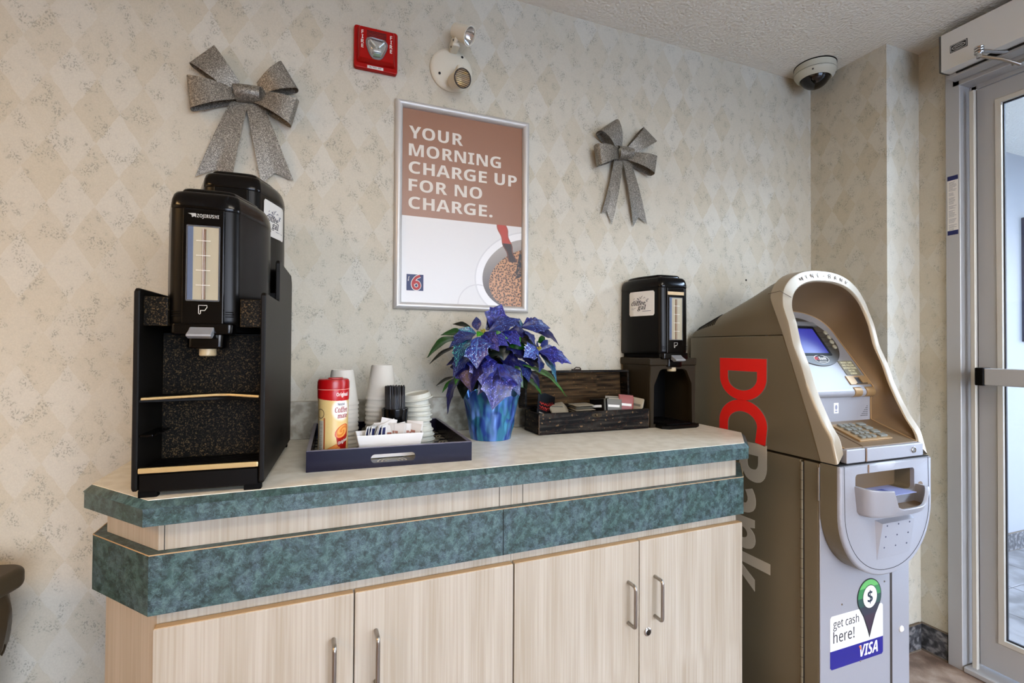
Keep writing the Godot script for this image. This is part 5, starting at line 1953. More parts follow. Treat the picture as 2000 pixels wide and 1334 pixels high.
func sweetener_dish(y0: float) -> void:
	var at := Vector3(0.1585, y0, 0.3435)
	var t := thing("sweetener_dish", "white rectangular flared dish of sweetener packets at the front of the tray", "dish", at)
	var g := Geo.new()
	var rings := []
	for q in [[0.060, 0.022, 0.0], [0.066, 0.026, 0.0015], [0.0785, 0.0375, 0.056], [0.0780, 0.0370, 0.0575], [0.0765, 0.0355, 0.0570], [0.065, 0.0245, 0.005]]:
		var r := PackedVector3Array()
		for v in Geo.plan(q[0], q[1], 0.003, 3):
			r.append(Vector3(v.x, q[2], -v.y))
		rings.append(r)
	g.loft(rings)
	obj("bowl", g, M.white_gloss, t)
	var rng := RandomNumberGenerator.new()
	rng.seed = 21
	var blue := mat(Color(0.06, 0.10, 0.30), 0.6)
	var cream := mat(Color(0.79, 0.77, 0.74), 0.6)
	var kinds := []
	var nth := ["first", "second", "third", "fourth", "fifth", "sixth", "seventh", "eighth", "ninth", "tenth", "eleventh", "twelfth", "thirteenth", "fourteenth"]
	for kind in 2:
		g = Geo.new()
		var f := func(u: float, v: float) -> Vector3:
			return Vector3((u - 0.5) * 0.040, v * 0.060, 0.0015 * sin(PI * v) * cos((u - 0.5) * PI) + 0.0008 * sin(v * 7.0 + u * 4.0))
		g.sheet(f, 6, 8, 0.0014)
		var o := obj("sweetener_packet", g, M.paper if kind == 0 else cream)
		g = Geo.new()
		for s in [-1, 1]:
			var f2 := func(u: float, v: float) -> Vector3:
				var uu := (0.05 + u * 0.32) if kind == 0 else (0.32 + u * 0.35)
				var vv := (0.08 + v * 0.84) if kind == 0 else (0.62 + v * 0.10)
				return Vector3((uu - 0.5) * 0.040, vv * 0.060, s * 0.0012 + 0.0015 * sin(PI * vv) * cos((uu - 0.5) * PI) + 0.0008 * sin(vv * 7.0 + uu * 4.0))
			g.sheet(f2, 4, 6, 0.0003)
		obj("printed_stripe", g, blue if kind == 0 else mat(Color(0.62, 0.42, 0.36), 0.6), o)
		kinds.append(o)
	for i in 22:
		var kind := 0 if i < 8 else 1
		var first := i == 0 or i == 8
		var lab := "white sweetener packet with a navy stripe, %s from the left end of the dish" % nth[i] if kind == 0 else "plain cream sugar packet in the dish, %s to the right of the striped ones" % nth[i - 8]
		var o: Node3D = kinds[kind] if first else copy_of(kinds[kind], lab)
		tag(o, lab, "packet", ["navy striped packets in the dish", "cream packets in the dish"][kind])
		var x := -0.056 + 0.0062 * i if i < 8 else lerpf(-0.012, 0.058, (i - 8) / 13.0)
		o.position = at + Vector3(x, 0.016 if kind == 0 else 0.012, rng.randf_range(-0.006, 0.006))
		var lean := rng.randf_range(-0.10, 0.30) if kind == 0 else rng.randf_range(-0.35, 0.35)
		if kind == 0:
			o.rotation = Vector3(0, deg_to_rad(62.0 + rng.randf_range(-12, 12)), 0)
			o.rotate(Vector3(0, 0, 1), -0.1 - lean * 0.8)
			o.position.x -= 0.0
		else:
			o.rotation = Vector3(rng.randf_range(-0.15, 0.10), deg_to_rad(rng.randf_range(-40, 40)), 0)
			o.rotate(Vector3(0, 0, 1), clampf(-x * 3.0, -0.2, 0.2) + lean * 0.5)
			o.position.y += rng.randf_range(0.0, 0.012)
	for q in [[Vector3(-0.010, 0.030, -0.006), -14.0, "upright cream sugar packet standing tallest in the middle of the dish"], [Vector3(0.018, 0.026, 0.0), 22.0, "tilted cream sugar packet right of the tallest one in the dish"]]:
		var o := copy_of(kinds[1], q[2])
		tag(o, q[2], "packet", "cream packets in the dish")
		o.position = at + q[0]
		o.rotation = Vector3(-0.1, 0.15, deg_to_rad(q[1]))

func creamer_label() -> ImageTexture:
	var w := 512
	var h := 384
	var b := PackedByteArray()
	b.resize(w * h * 3)
	var rng := RandomNumberGenerator.new()
	rng.seed = 4
	var cream := Color(0.86, 0.74, 0.48)
	for y in h:
		var v := 1.0 - float(y) / h        # 0 foot, 1 top
		for x in w:
			var u := float(x) / w
			var a := (u - 0.75) * TAU        # 0 faces the front
			var c := cream
			# white cloud behind the name
			var e := Vector2((a - 0.55) / 0.62, (v - 0.715) / 0.145).length()
			c = c.lerp(Color(0.93, 0.90, 0.86), clampf((1.25 - e) / 0.35, 0, 1))
			# red band at the top with a wavy lower edge
			if v > 0.868 - 0.022 * sin(a * 1.1 + 0.9):
				c = Color(0.70, 0.045, 0.06)
			# panel of small print on the left
			if a > -1.25 and a < -0.72 and v > 0.10 and v < 0.56:
				c = Color(0.80, 0.77, 0.68)
				if int(v * 150) % 3 == 0 and a > -1.2 and a < -0.8:
					c = Color(0.45, 0.42, 0.38)
			if a > -0.72 and a < -0.60 and v > 0.10 and v < 0.60:
				c = Color(0.66, 0.36, 0.18)
			if a > -1.25 and a < -0.70 and v > 0.01 and v < 0.085:
				c = Color(0.15, 0.42, 0.62)
			# round seal
			var s := Vector2((a + 1.0) / 0.34, (v - 0.66) / 0.07).length()
			if s < 1.0 and s > 0.86:
				c = Color(0.25, 0.17, 0.10)
			# red cup seen from above: foam ellipse, then bowl
			var f := Vector2((a - 0.62) / 0.50, (v - 0.40 - 0.08 * (a - 0.6)) / 0.085)
			var bowl := absf(a - 0.62) < 0.50 - (0.38 - v) * 0.75 and v < 0.40 and v > 0.06
			if bowl:
				c = Color(0.56, 0.045, 0.035).lerp(Color(0.74, 0.13, 0.06), clampf((v - 0.12) * 3.0, 0, 1))
			if f.length() < 1.08:
				c = Color(0.78, 0.16, 0.07)
			if f.length() < 0.97:
				c = Color(0.93, 0.66, 0.34).lerp(Color(0.84, 0.47, 0.18), 0.5 + 0.5 * sin(f.length() * 9.0 + f.angle() * 2.0))
			# biscuits
			for q in [[-0.12, 0.155, 0.52], [0.05, 0.115, 0.50]]:
				var dx: float = (a - q[0]) * 1.0
				var dy: float = (v - q[1]) * 5.2
				var rx := dx * cos(q[2]) + dy * sin(q[2]) * -1.0
				var ry := dx * sin(q[2]) + dy * cos(q[2])
				rx = dx * cos(-q[2]) - dy * sin(-q[2])
				ry = dx * sin(-q[2]) + dy * cos(-q[2])
				if absf(rx) < 0.46 and absf(ry) < 0.17:
					c = Color(0.88, 0.52, 0.20) if absf(ry) < 0.145 else Color(0.66, 0.33, 0.11)
			var i := (y * w + x) * 3
			b[i] = int(c.r * 255)
			b[i + 1] = int(c.g * 255)
			b[i + 2] = int(c.b * 255)
	return tex_rgb(w, h, b)

func creamer(at: Vector3) -> void:
	var t := thing("creamer_bottle", "cream and red coffee creamer bottle with a red cap on the tray", "bottle", at)
	var R := 0.0350
	var g := Geo.new()
	var prof := [Vector2(R * 0.93, 0.0), Vector2(R, 0.004), Vector2(R, 0.010)]
	for i in 9:
		prof.append(Vector2(R * (1.0 - 0.035 * sin(PI * i / 8.0)), 0.010 + 0.0157 * i))
	prof.append(Vector2(R * 1.03, 0.1445))
	prof.append(Vector2(R * 1.03, 0.163))
	# even steps so that the print keeps its proportions
	var even := []
	var ys := PackedFloat32Array()
	for i in 25:
		var y := 0.163 * i / 24.0
		var kk := []
		for q in prof:
			kk.append([q.y, q.x])
		even.append(Vector2(curve(kk, y), y))
	g.lathe(even, 48, Transform3D.IDENTITY, true, false)
	var lm := mat(Color.WHITE, 0.28)
	lm.albedo_texture = creamer_label()
	obj("bottle_body", g, lm, t, "", 60)
	g = Geo.new()
	g.lathe([Vector2(R * 1.03, 0.163), Vector2(R * 1.05, 0.1635), Vector2(R * 1.05, 0.1648), Vector2(R * 1.03, 0.1653)], 48)
	obj("seal_ring", g, mat(Color(0.88, 0.55, 0.50), 0.4), t)
	g = Geo.new()
	g.lathe([Vector2(R * 1.04, 0.1653), Vector2(R * 1.05, 0.168), Vector2(R * 1.04, 0.181), Vector2(R * 0.99, 0.1865), Vector2(R * 0.90, 0.1885), Vector2(R * 0.55, 0.1885)], 48)
	g.rbox(Vector3(0.004, 0.1895, 0.006), Vector3(0.034, 0.004, 0.030), 0.010, 0.0015, 5)
	obj("cap", g, mat(Color(0.62, 0.02, 0.035), 0.3), t, "bright red cap")
	var wrap_at := func(q: Vector3, a0: float, y0: float, r: float) -> Vector3:
		var a := a0 + q.x / r
		return Vector3(sin(a) * (r + q.z), y0 + q.y, cos(a) * (r + q.z))
	g = Geo.new()
	g.text("Original", 0.0085, 0.0005, Transform3D.IDENTITY, 0, true, 1.0, "Droid Sans", 0.0, func(q): return wrap_at.call(q, 0.16, 0.1485, R * 1.035), 0.031)
	g.text("Original", 0.0070, 0.0005, Transform3D.IDENTITY, 0, true, 1.0, "Droid Sans", 0.0, func(q): return wrap_at.call(Vector3(q.x, q.y + q.x * 0.35, q.z), 0.30, 0.034, R * 1.0), 0.025)
	obj("white_lettering", g, M.white, t)
	g = Geo.new()
	g.text("Nestl\u00e9", 0.0062, 0.0005, Transform3D.IDENTITY, 0, true, 1.0, "Droid Sans", 0.0, func(q): return wrap_at.call(q, 0.26, 0.1265, R * 0.99), 0.018)
	obj("name_lettering", g, mat(Color(0.06, 0.07, 0.25), 0.5), t)
	g = Geo.new()
	g.text("Coffee", 0.0125, 0.0005, Transform3D.IDENTITY, 0, true, 1.0, "Droid Serif", 0.1, func(q): return wrap_at.call(q, 0.06, 0.1100, R * 0.985), 0.034)
	g.text("mate", 0.0110, 0.0005, Transform3D.IDENTITY, 0, true, 1.0, "Droid Serif", 0.1, func(q): return wrap_at.call(q, 0.24, 0.0965, R * 0.980), 0.028)
	obj("red_lettering", g, mat(Color(0.55, 0.05, 0.04), 0.5), t)

# ------------------------------------------------------------------ blue poinsettia
func leaf_tex(blue: bool) -> ImageTexture:
	var n := 128
	var gr := noise(n, n, 0.05, 71 if blue else 72, 4)
	var rng := RandomNumberGenerator.new()
	rng.seed = 8
	var spark := PackedByteArray()
	spark.resize(n * n)
	for i in n * n:
		spark[i] = 1 if rng.randf() > 0.955 else 0
	var b := PackedByteArray()
	b.resize(n * n * 3)
	for y in n:            # v: across
		var v := absf(y / float(n) - 0.5) * 2.0
		for x in n:        # u: along
			var u := x / float(n)
			var k := (gr[y * n + x] - 128) / 128.0
			var c: Color
			var vein := absf(fposmod(u * 7.0 - v * 1.7, 1.0) - 0.5)
			if blue:
				c = Color(0.075, 0.060, 0.27).lerp(Color(0.10, 0.19, 0.42), clampf(0.45 + k * 1.6, 0, 1))
				c = c.lerp(Color(0.20, 0.26, 0.54), clampf((0.10 - vein) * 5.0, 0, 0.45))
				c = c.lerp(Color(0.30, 0.44, 0.62), clampf((0.07 - v) * 9.0, 0, 0.55))
				if spark[(y / 2) * 2 * n + (x / 2) * 2] and k > -0.25 and u > 0.3:
					c = Color(0.72, 0.78, 0.92)
			else:
				c = Color(0.030, 0.105, 0.045).lerp(Color(0.075, 0.20, 0.07), clampf(0.5 + k * 1.5, 0, 1))
				c = c.lerp(Color(0.16, 0.33, 0.12), clampf((0.07 - vein) * 6.0, 0, 0.4))
				c = c.lerp(Color(0.33, 0.45, 0.20), clampf((0.06 - v) * 10.0, 0, 0.6))
			var i := (y * n + x) * 3
			b[i] = int(c.r * 255)
			b[i + 1] = int(c.g * 255)
			b[i + 2] = int(c.b * 255)
	return tex_rgb(n, n, b)

func leaf_mesh(base: Vector3, tip: Vector3, w: float, lobed: bool, arch: float, roll: float) -> Geo:
	var d := tip - base
	var l := d.length()
	var dir := d.normalized()
	# face up and towards the outside of the crown
	var outw := Vector3(base.x + tip.x, 0.10, base.z + tip.z + 0.10).normalized()
	var n := (outw - dir * outw.dot(dir)).normalized()
	n = n.rotated(dir, roll)
	var s := dir.cross(n).normalized()
	var lobes := [[0.0, 0.10], [0.10, 0.34], [0.25, 0.66], [0.36, 0.94], [0.42, 1.0], [0.47, 0.74], [0.58, 0.70], [0.655, 0.76], [0.70, 0.50], [0.85, 0.24], [1.0, 0.0]]
	var plain := [[0.0, 0.08], [0.12, 0.42], [0.28, 0.86], [0.42, 1.0], [0.58, 0.90], [0.75, 0.58], [0.90, 0.22], [1.0, 0.0]]
	var g := Geo.new()
	var f := func(u: float, v: float) -> Vector3:
		var ww: float = w * curve(lobes if lobed else plain, u)
		var x := (v - 0.5) * 2.0
		var up: float = arch * l * sin(PI * minf(u * 1.05, 1.0)) + absf(x) * ww * 0.28 - x * x * ww * 0.12
		var wave := 0.06 * ww * sin(u * 16.0) * absf(x)
		return base + dir * l * u + s * x * ww + n * (up + wave)
	g.sheet(f, 20, 6, 0.0007)
	return g

func plant() -> void:
	var at := Vector3(0.482, TOP, 0.17)
	var t := thing("poinsettia", "blue glittered poinsettia in a pot wrapped with blue and teal foil", "plant", at)
	# foil wrap
	var n := 256
	var fa := stretched(n, n, 0.02, 81, 6, 3)
	var fb := stretched(n, n, 0.018, 82, 3, 3)
	var fc := PackedByteArray()
	fc.resize(n * n * 3)
	for i in n * n:
		var k := clampf((fa[i] - 128) / 70.0 * 0.5 + 0.5, 0, 1)
		var h := clampf((fb[i] - 100) / 60.0, 0, 1)
		var c := Color(0.13, 0.25, 0.55).lerp(Color(0.24, 0.55, 0.62), h * 0.8).lerp(Color(0.45, 0.60, 0.88), k * k * 0.9)
		fc[i * 3] = int(c.r * 255)
		fc[i * 3 + 1] = int(c.g * 255)
		fc[i * 3 + 2] = int(c.b * 255)
	var foil := mat(Color.WHITE, 0.30, 0.55)
	foil.albedo_texture = tex_rgb(n, n, fc)
	foil.uv1_scale = Vector3(2, 1, 1)
	var g := Geo.new()
	var S := 120
	var rings := []
	for k in 25:
		var f := k / 24.0
		var ring := PackedVector3Array()
		for i in S:
			var a := TAU * i / S
			var top := 0.148 + 0.020 * sin(a * 3.0 + 0.6) + 0.010 * sin(a * 7.0)
			var y := top * f
			var r := lerpf(0.0605, 0.0860, pow(y / 0.15, 0.95))
			var fold := (0.0014 * sin(a * 17.0 + 2.0 * sin(a * 5.0) + 1.5 * sin(f * 7.0)) + 0.0009 * sin(a * 29.0 + f * 9.0) + 0.0014 * sin(a * 9.0 - f * 8.0)) * smoothstep(0.0, 0.25, f)
			r += fold + 0.004 * smoothstep(0.8, 1.0, f)
			ring.append(Vector3(r * cos(a), y + 0.0005, -r * sin(a)))
		rings.append(ring)
	var inner := PackedVector3Array()
	for v in rings[24]:
		inner.append(Vector3(v.x * 0.97, v.y - 0.001, v.z * 0.97))
	rings.append(inner)
	var low := PackedVector3Array()
	for i in S:
		var a := TAU * i / S
		low.append(Vector3(0.077 * cos(a), 0.118, -0.077 * sin(a)))
	rings.append(low)
	g.loft(rings, true, false)
	obj("foil_wrap", g, foil, t, "", 50)
	g = Geo.new()
	g.lathe([Vector2(0.078, 0.112), Vector2(0.06, 0.119), Vector2(0.02, 0.122)], 30)
	obj("soil", g, mat(Color(0.05, 0.035, 0.025), 0.9), t)
	var bt := leaf_tex(true)
	var gt := leaf_tex(false)
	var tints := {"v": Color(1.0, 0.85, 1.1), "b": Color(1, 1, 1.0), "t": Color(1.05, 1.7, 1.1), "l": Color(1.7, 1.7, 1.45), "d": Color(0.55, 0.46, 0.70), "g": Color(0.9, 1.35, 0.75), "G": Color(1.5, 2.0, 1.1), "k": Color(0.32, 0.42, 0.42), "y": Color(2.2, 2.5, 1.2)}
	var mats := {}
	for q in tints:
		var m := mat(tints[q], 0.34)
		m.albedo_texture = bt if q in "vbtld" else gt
		m.backlight_enabled = true
		m.backlight = Color(0.12, 0.12, 0.12)
		mats[q] = m
	# base, tip (metres from the pot's foot), half width, tint, arch, roll
	var A := [
		[-0.016, 0.327, 0.045, 0.022, 0.404, 0.030, 0.034, "v", 0.05, 0.2],
		[-0.069, 0.302, 0.090, -0.089, 0.215, 0.140, 0.036, "l", 0.10, 0.1],
		[-0.086, 0.299, 0.080, -0.140, 0.218, 0.110, 0.024, "t", 0.16, 0.3],
		[-0.031, 0.319, 0.070, 0.080, 0.360, 0.040, 0.021, "b", 0.08, -0.2],
		[-0.053, 0.323, 0.030, -0.051, 0.365, 0.010, 0.013, "b", 0.06, 0.0],
		[-0.063, 0.313, 0.050, -0.118, 0.325, 0.050, 0.011, "t", 0.08, 0.0],
		[-0.040, 0.306, 0.085, 0.014, 0.277, 0.115, 0.024, "v", 0.08, -0.3],
		[0.089, 0.337, 0.030, 0.190, 0.335, 0.020, 0.022, "b", 0.12, 0.1],
		[0.085, 0.325, 0.050, 0.109, 0.280, 0.080, 0.022, "b", 0.08, 0.0],
		[0.125, 0.327, 0.020, 0.232, 0.280, 0.000, 0.018, "d", 0.14, 0.2],
		[0.085, 0.330, 0.030, 0.086, 0.366, 0.010, 0.015, "t", 0.06, 0.0],
		[0.120, 0.272, 0.070, 0.064, 0.245, 0.100, 0.026, "l", 0.06, 0.3],
		[0.124, 0.262, 0.060, 0.220, 0.258, 0.050, 0.017, "b", 0.10, 0.2],
		[0.124, 0.258, 0.070, 0.233, 0.225, 0.080, 0.026, "v", 0.10, 0.1],
		[0.132, 0.250, 0.072, 0.178, 0.168, 0.090, 0.021, "t", 0.10, 0.1],
		[0.135, 0.268, 0.050, 0.177, 0.298, 0.030, 0.015, "b", 0.08, 0.0],
		[0.127, 0.270, 0.050, 0.139, 0.295, 0.030, 0.010, "b", 0.05, 0.0],
		[-0.084, 0.270, 0.068, -0.097, 0.150, 0.117, 0.046, "d", 0.06, 0.2],
		[-0.060, 0.262, 0.075, -0.068, 0.168, 0.122, 0.036, "v", 0.08, -0.2],
		[-0.003, 0.226, 0.080, -0.038, 0.100, 0.124, 0.047, "v", 0.06, -0.1],
		[-0.080, 0.242, 0.050, -0.152, 0.222, 0.050, 0.017, "d", 0.10, 0.2],
		[0.070, 0.236, 0.050, 0.092, 0.170, 0.080, 0.022, "b", 0.08, 0.3],
		[0.010, 0.240, 0.050, 0.074, 0.216, 0.075, 0.024, "d", 0.08, 0.0],
		[-0.078, 0.310, 0.030, -0.164, 0.308, 0.030, 0.015, "g", 0.10, 0.3],
		[-0.100, 0.298, 0.045, -0.210, 0.243, 0.060, 0.017, "g", 0.18, 0.2],
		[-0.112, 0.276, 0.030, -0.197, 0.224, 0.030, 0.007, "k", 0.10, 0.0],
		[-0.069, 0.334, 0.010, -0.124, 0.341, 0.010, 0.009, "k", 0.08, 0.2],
		[-0.040, 0.309, 0.080, 0.018, 0.299, 0.098, 0.013, "G", 0.10, 0.0],
		[0.004, 0.294, 0.060, 0.100, 0.268, 0.060, 0.015, "g", 0.10, 0.2],
		[0.074, 0.222, 0.070, 0.207, 0.127, 0.100, 0.025, "G", 0.10, -0.3],
		[0.100, 0.182, 0.035, 0.148, 0.131, 0.045, 0.016, "G", 0.08, 0.1],
		[0.008, 0.215, 0.066, 0.065, 0.158, 0.100, 0.030, "g", 0.08, 0.2],
		[-0.096, 0.212, 0.050, -0.153, 0.086, 0.072, 0.016, "d", 0.12, 0.3],
		[-0.104, 0.208, 0.062, -0.133, 0.168, 0.082, 0.012, "G", 0.10, 0.3],
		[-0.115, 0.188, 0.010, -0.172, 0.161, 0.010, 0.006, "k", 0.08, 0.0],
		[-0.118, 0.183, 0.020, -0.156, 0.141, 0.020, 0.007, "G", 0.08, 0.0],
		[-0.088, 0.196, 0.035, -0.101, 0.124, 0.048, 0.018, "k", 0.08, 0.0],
		[0.165, 0.306, 0.030, 0.140, 0.290, 0.030, 0.014, "g", 0.10, 0.2],
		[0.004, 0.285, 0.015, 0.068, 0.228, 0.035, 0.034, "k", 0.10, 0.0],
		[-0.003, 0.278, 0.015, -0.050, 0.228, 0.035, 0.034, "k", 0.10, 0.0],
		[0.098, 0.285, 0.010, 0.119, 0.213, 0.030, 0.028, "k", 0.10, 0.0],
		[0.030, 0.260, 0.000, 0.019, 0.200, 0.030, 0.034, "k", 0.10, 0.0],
		[-0.055, 0.316, 0.078, -0.076, 0.303, 0.098, 0.009, "y", 0.10, 0.0],
		[0.040, 0.305, 0.060, 0.062, 0.290, 0.085, 0.018, "y", 0.10, 0.0],
		[0.030, 0.318, 0.055, 0.100, 0.312, 0.060, 0.018, "d", 0.10, 0.0],
		[0.050, 0.260, 0.055, 0.098, 0.232, 0.075, 0.018, "d", 0.10, 0.0],
		[-0.050, 0.315, 0.070, -0.020, 0.262, 0.130, 0.024, "v", 0.10, 0.2],
		[-0.070, 0.310, 0.060, -0.150, 0.272, 0.075, 0.022, "b", 0.14, 0.2],
		[-0.030, 0.325, 0.040, 0.030, 0.372, 0.020, 0.022, "d", 0.06, 0.2],
		[0.010, 0.318, 0.060, 0.058, 0.276, 0.100, 0.026, "v", 0.08, 0.0],
		[0.085, 0.330, 0.035, 0.040, 0.352, 0.035, 0.018, "b", 0.08, 0.0],
		[0.090, 0.335, 0.025, 0.150, 0.360, 0.000, 0.018, "v", 0.08, 0.0],
		[0.125, 0.262, 0.065, 0.165, 0.215, 0.110, 0.022, "v", 0.10, 0.1],
		[0.120, 0.258, 0.065, 0.112, 0.200, 0.105, 0.024, "b", 0.10, -0.1],
		[-0.080, 0.262, 0.065, -0.142, 0.190, 0.090, 0.024, "b", 0.10, 0.2],
		[-0.010, 0.228, 0.075, -0.075, 0.140, 0.105, 0.026, "d", 0.08, 0.0],
		[0.010, 0.225, 0.075, 0.050, 0.135, 0.110, 0.028, "b", 0.08, 0.1],
		[0.100, 0.205, 0.045, 0.130, 0.150, 0.070, 0.020, "d", 0.08, 0.1],
		[0.150, 0.325, 0.000, 0.205, 0.330, -0.03, 0.016, "d", 0.10, 0.1],
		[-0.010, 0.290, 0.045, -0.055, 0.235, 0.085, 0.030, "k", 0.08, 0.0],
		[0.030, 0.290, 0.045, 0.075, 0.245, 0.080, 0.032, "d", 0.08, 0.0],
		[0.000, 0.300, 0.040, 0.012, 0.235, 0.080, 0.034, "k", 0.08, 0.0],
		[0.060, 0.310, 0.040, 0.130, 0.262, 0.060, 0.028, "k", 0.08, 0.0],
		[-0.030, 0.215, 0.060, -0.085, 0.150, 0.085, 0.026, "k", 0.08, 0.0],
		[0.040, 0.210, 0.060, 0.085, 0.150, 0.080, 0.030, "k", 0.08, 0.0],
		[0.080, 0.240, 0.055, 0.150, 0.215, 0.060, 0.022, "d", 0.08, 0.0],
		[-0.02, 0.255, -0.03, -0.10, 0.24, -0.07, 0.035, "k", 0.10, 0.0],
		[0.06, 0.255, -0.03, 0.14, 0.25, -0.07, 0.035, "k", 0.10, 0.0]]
	g = Geo.new()
	for q in A:
		var base := Vector3(q[0], q[1], q[2])
		var lobed: bool = q[7] in "vbtld" and q[6] > 0.015
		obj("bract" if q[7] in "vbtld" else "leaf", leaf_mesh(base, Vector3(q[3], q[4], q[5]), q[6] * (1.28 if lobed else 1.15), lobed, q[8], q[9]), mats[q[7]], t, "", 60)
	for q in [[-0.05, 0.312, 0.06], [0.088, 0.330, 0.035], [0.125, 0.262, 0.06], [-0.08, 0.262, 0.05], [0.0, 0.222, 0.06], [0.08, 0.225, 0.05], [-0.10, 0.20, 0.03], [0.10, 0.18, 0.02], [0.02, 0.27, -0.01]]:
		g = Geo.new()
		var e := Vector3(q[0], q[1], q[2])
		g.tube(spline([Vector3(e.x * 0.15, 0.115, e.z * 0.2), Vector3(e.x * 0.45, lerpf(0.115, e.y, 0.5), e.z * 0.4), e], 5), 0.0030, 7, 0.0020)
		obj("stem", g, mats["g"], t, "", 60)
	# the small yellow-green flower heads
	for c in [Vector3(-0.052, 0.316, 0.082), Vector3(0.126, 0.268, 0.075)]:
		g = Geo.new()
		for i in 7:
			var a := i * 2.4
			g.lathe([Vector2(0.0012, -0.003), Vector2(0.0026, 0.0), Vector2(0.0024, 0.003), Vector2(0.0010, 0.005)], 8, xf(c + Vector3(0.006 * cos(a) * sqrt(i / 7.0), 0.001 * i, 0.006 * sin(a) * sqrt(i / 7.0)), 25.0 * sin(a), 0, -25.0 * cos(a)))
		obj("flower_head", g, mat(Color(0.55, 0.52, 0.16), 0.5), t, "", 60)

# ------------------------------------------------------------------ things on the wall
func loop_mesh(k1: Vector2, k2: Vector2, o1: Vector2, o2: Vector2, zo: float, bulge: float, fold: float) -> Geo:
	# a ribbon loop: out along the front from the knot, round the fold, back behind
	var g := Geo.new()
	var f := func(u: float, v: float) -> Vector3:
		var k := k1.lerp(k2, v)
		var o := o1.lerp(o2, v)
		var e := (o - k).normalized()
		var s: float
		var z: float
		if u < 0.42:
			s = u / 0.42
			z = lerpf(0.032, zo, s) + bulge * sin(PI * minf(s * 0.9, 1.0))
		elif u < 0.58:
			var a := PI / 2 - PI * (u - 0.42) / 0.16
			return Vector3(o.x + e.x * fold * 0.6 * cos(a), o.y + e.y * fold * 0.6 * cos(a), zo - fold + fold * sin(a) + bulge * sin(PI * 0.9) * (0.5 + 0.5 * sin(a)))
		else:
			s = 1.0 - (u - 0.58) / 0.42
			z = lerpf(0.012, zo - 2.0 * fold, s) - bulge * 0.3 * sin(PI * s)
		var q := k.lerp(o, s)
		return Vector3(q.x, q.y, maxf(z, 0.004))
	g.sheet(f, 40, 10, 0.0012)
	return g

func tail_mesh(a: Vector2, b: Vector2, p0: Vector2, notch: Vector2, p1: Vector2, z0: float, z1: float) -> Geo:
	# a ribbon end with a swallow-tail cut
	var g := Geo.new()
	var f := func(u: float, v: float) -> Vector3:
		var top := a.lerp(b, v)
		var low: Vector2 = p0.lerp(notch, v * 2.0) if v < 0.5 else notch.lerp(p1, v * 2.0 - 1.0)
		var q := top.lerp(low, u)
		return Vector3(q.x, q.y, lerpf(z0, z1, u) + 0.008 * sin(PI * u))
	g.sheet(f, 16, 12, 0.0012)
	return g

func bow(label: String, c: Vector3, loops: Array, knot: Array, tails: Array) -> void:
	var t := thing("ribbon_bow", label, "bow", c, 0, "silver glitter bows")
	var o := Vector2(c.x, c.y)
	for q in loops:
		obj("loop", loop_mesh(q[0] - o, q[1] - o, q[2] - o, q[3] - o, q[4], q[5], q[6]), M.glitter, t, "", 70)
	var g := Geo.new()
	var f := func(u: float, v: float) -> Vector3:
		var top: Vector2 = (knot[0] - o).lerp(knot[1] - o, u)
		var low: Vector2 = (knot[3] - o).lerp(knot[2] - o, u)
		var a := PI * (v * 1.3 - 0.15)
		var mid := top.lerp(low, 0.5 - 0.5 * cos(a) if a > 0 and a < PI else (0.0 if a <= 0 else 1.0))
		return Vector3(mid.x, mid.y, 0.030 + 0.024 * sin(a) + 0.003 * sin(PI * u))
	g.sheet(f, 8, 16, 0.0014)
	obj("knot", g, M.glitter, t, "", 70)
	for q in tails:
		obj("tail", tail_mesh(q[0] - o, q[1] - o, q[2] - o, q[3] - o, q[4] - o, q[5], q[6]), M.glitter, t, "", 70)

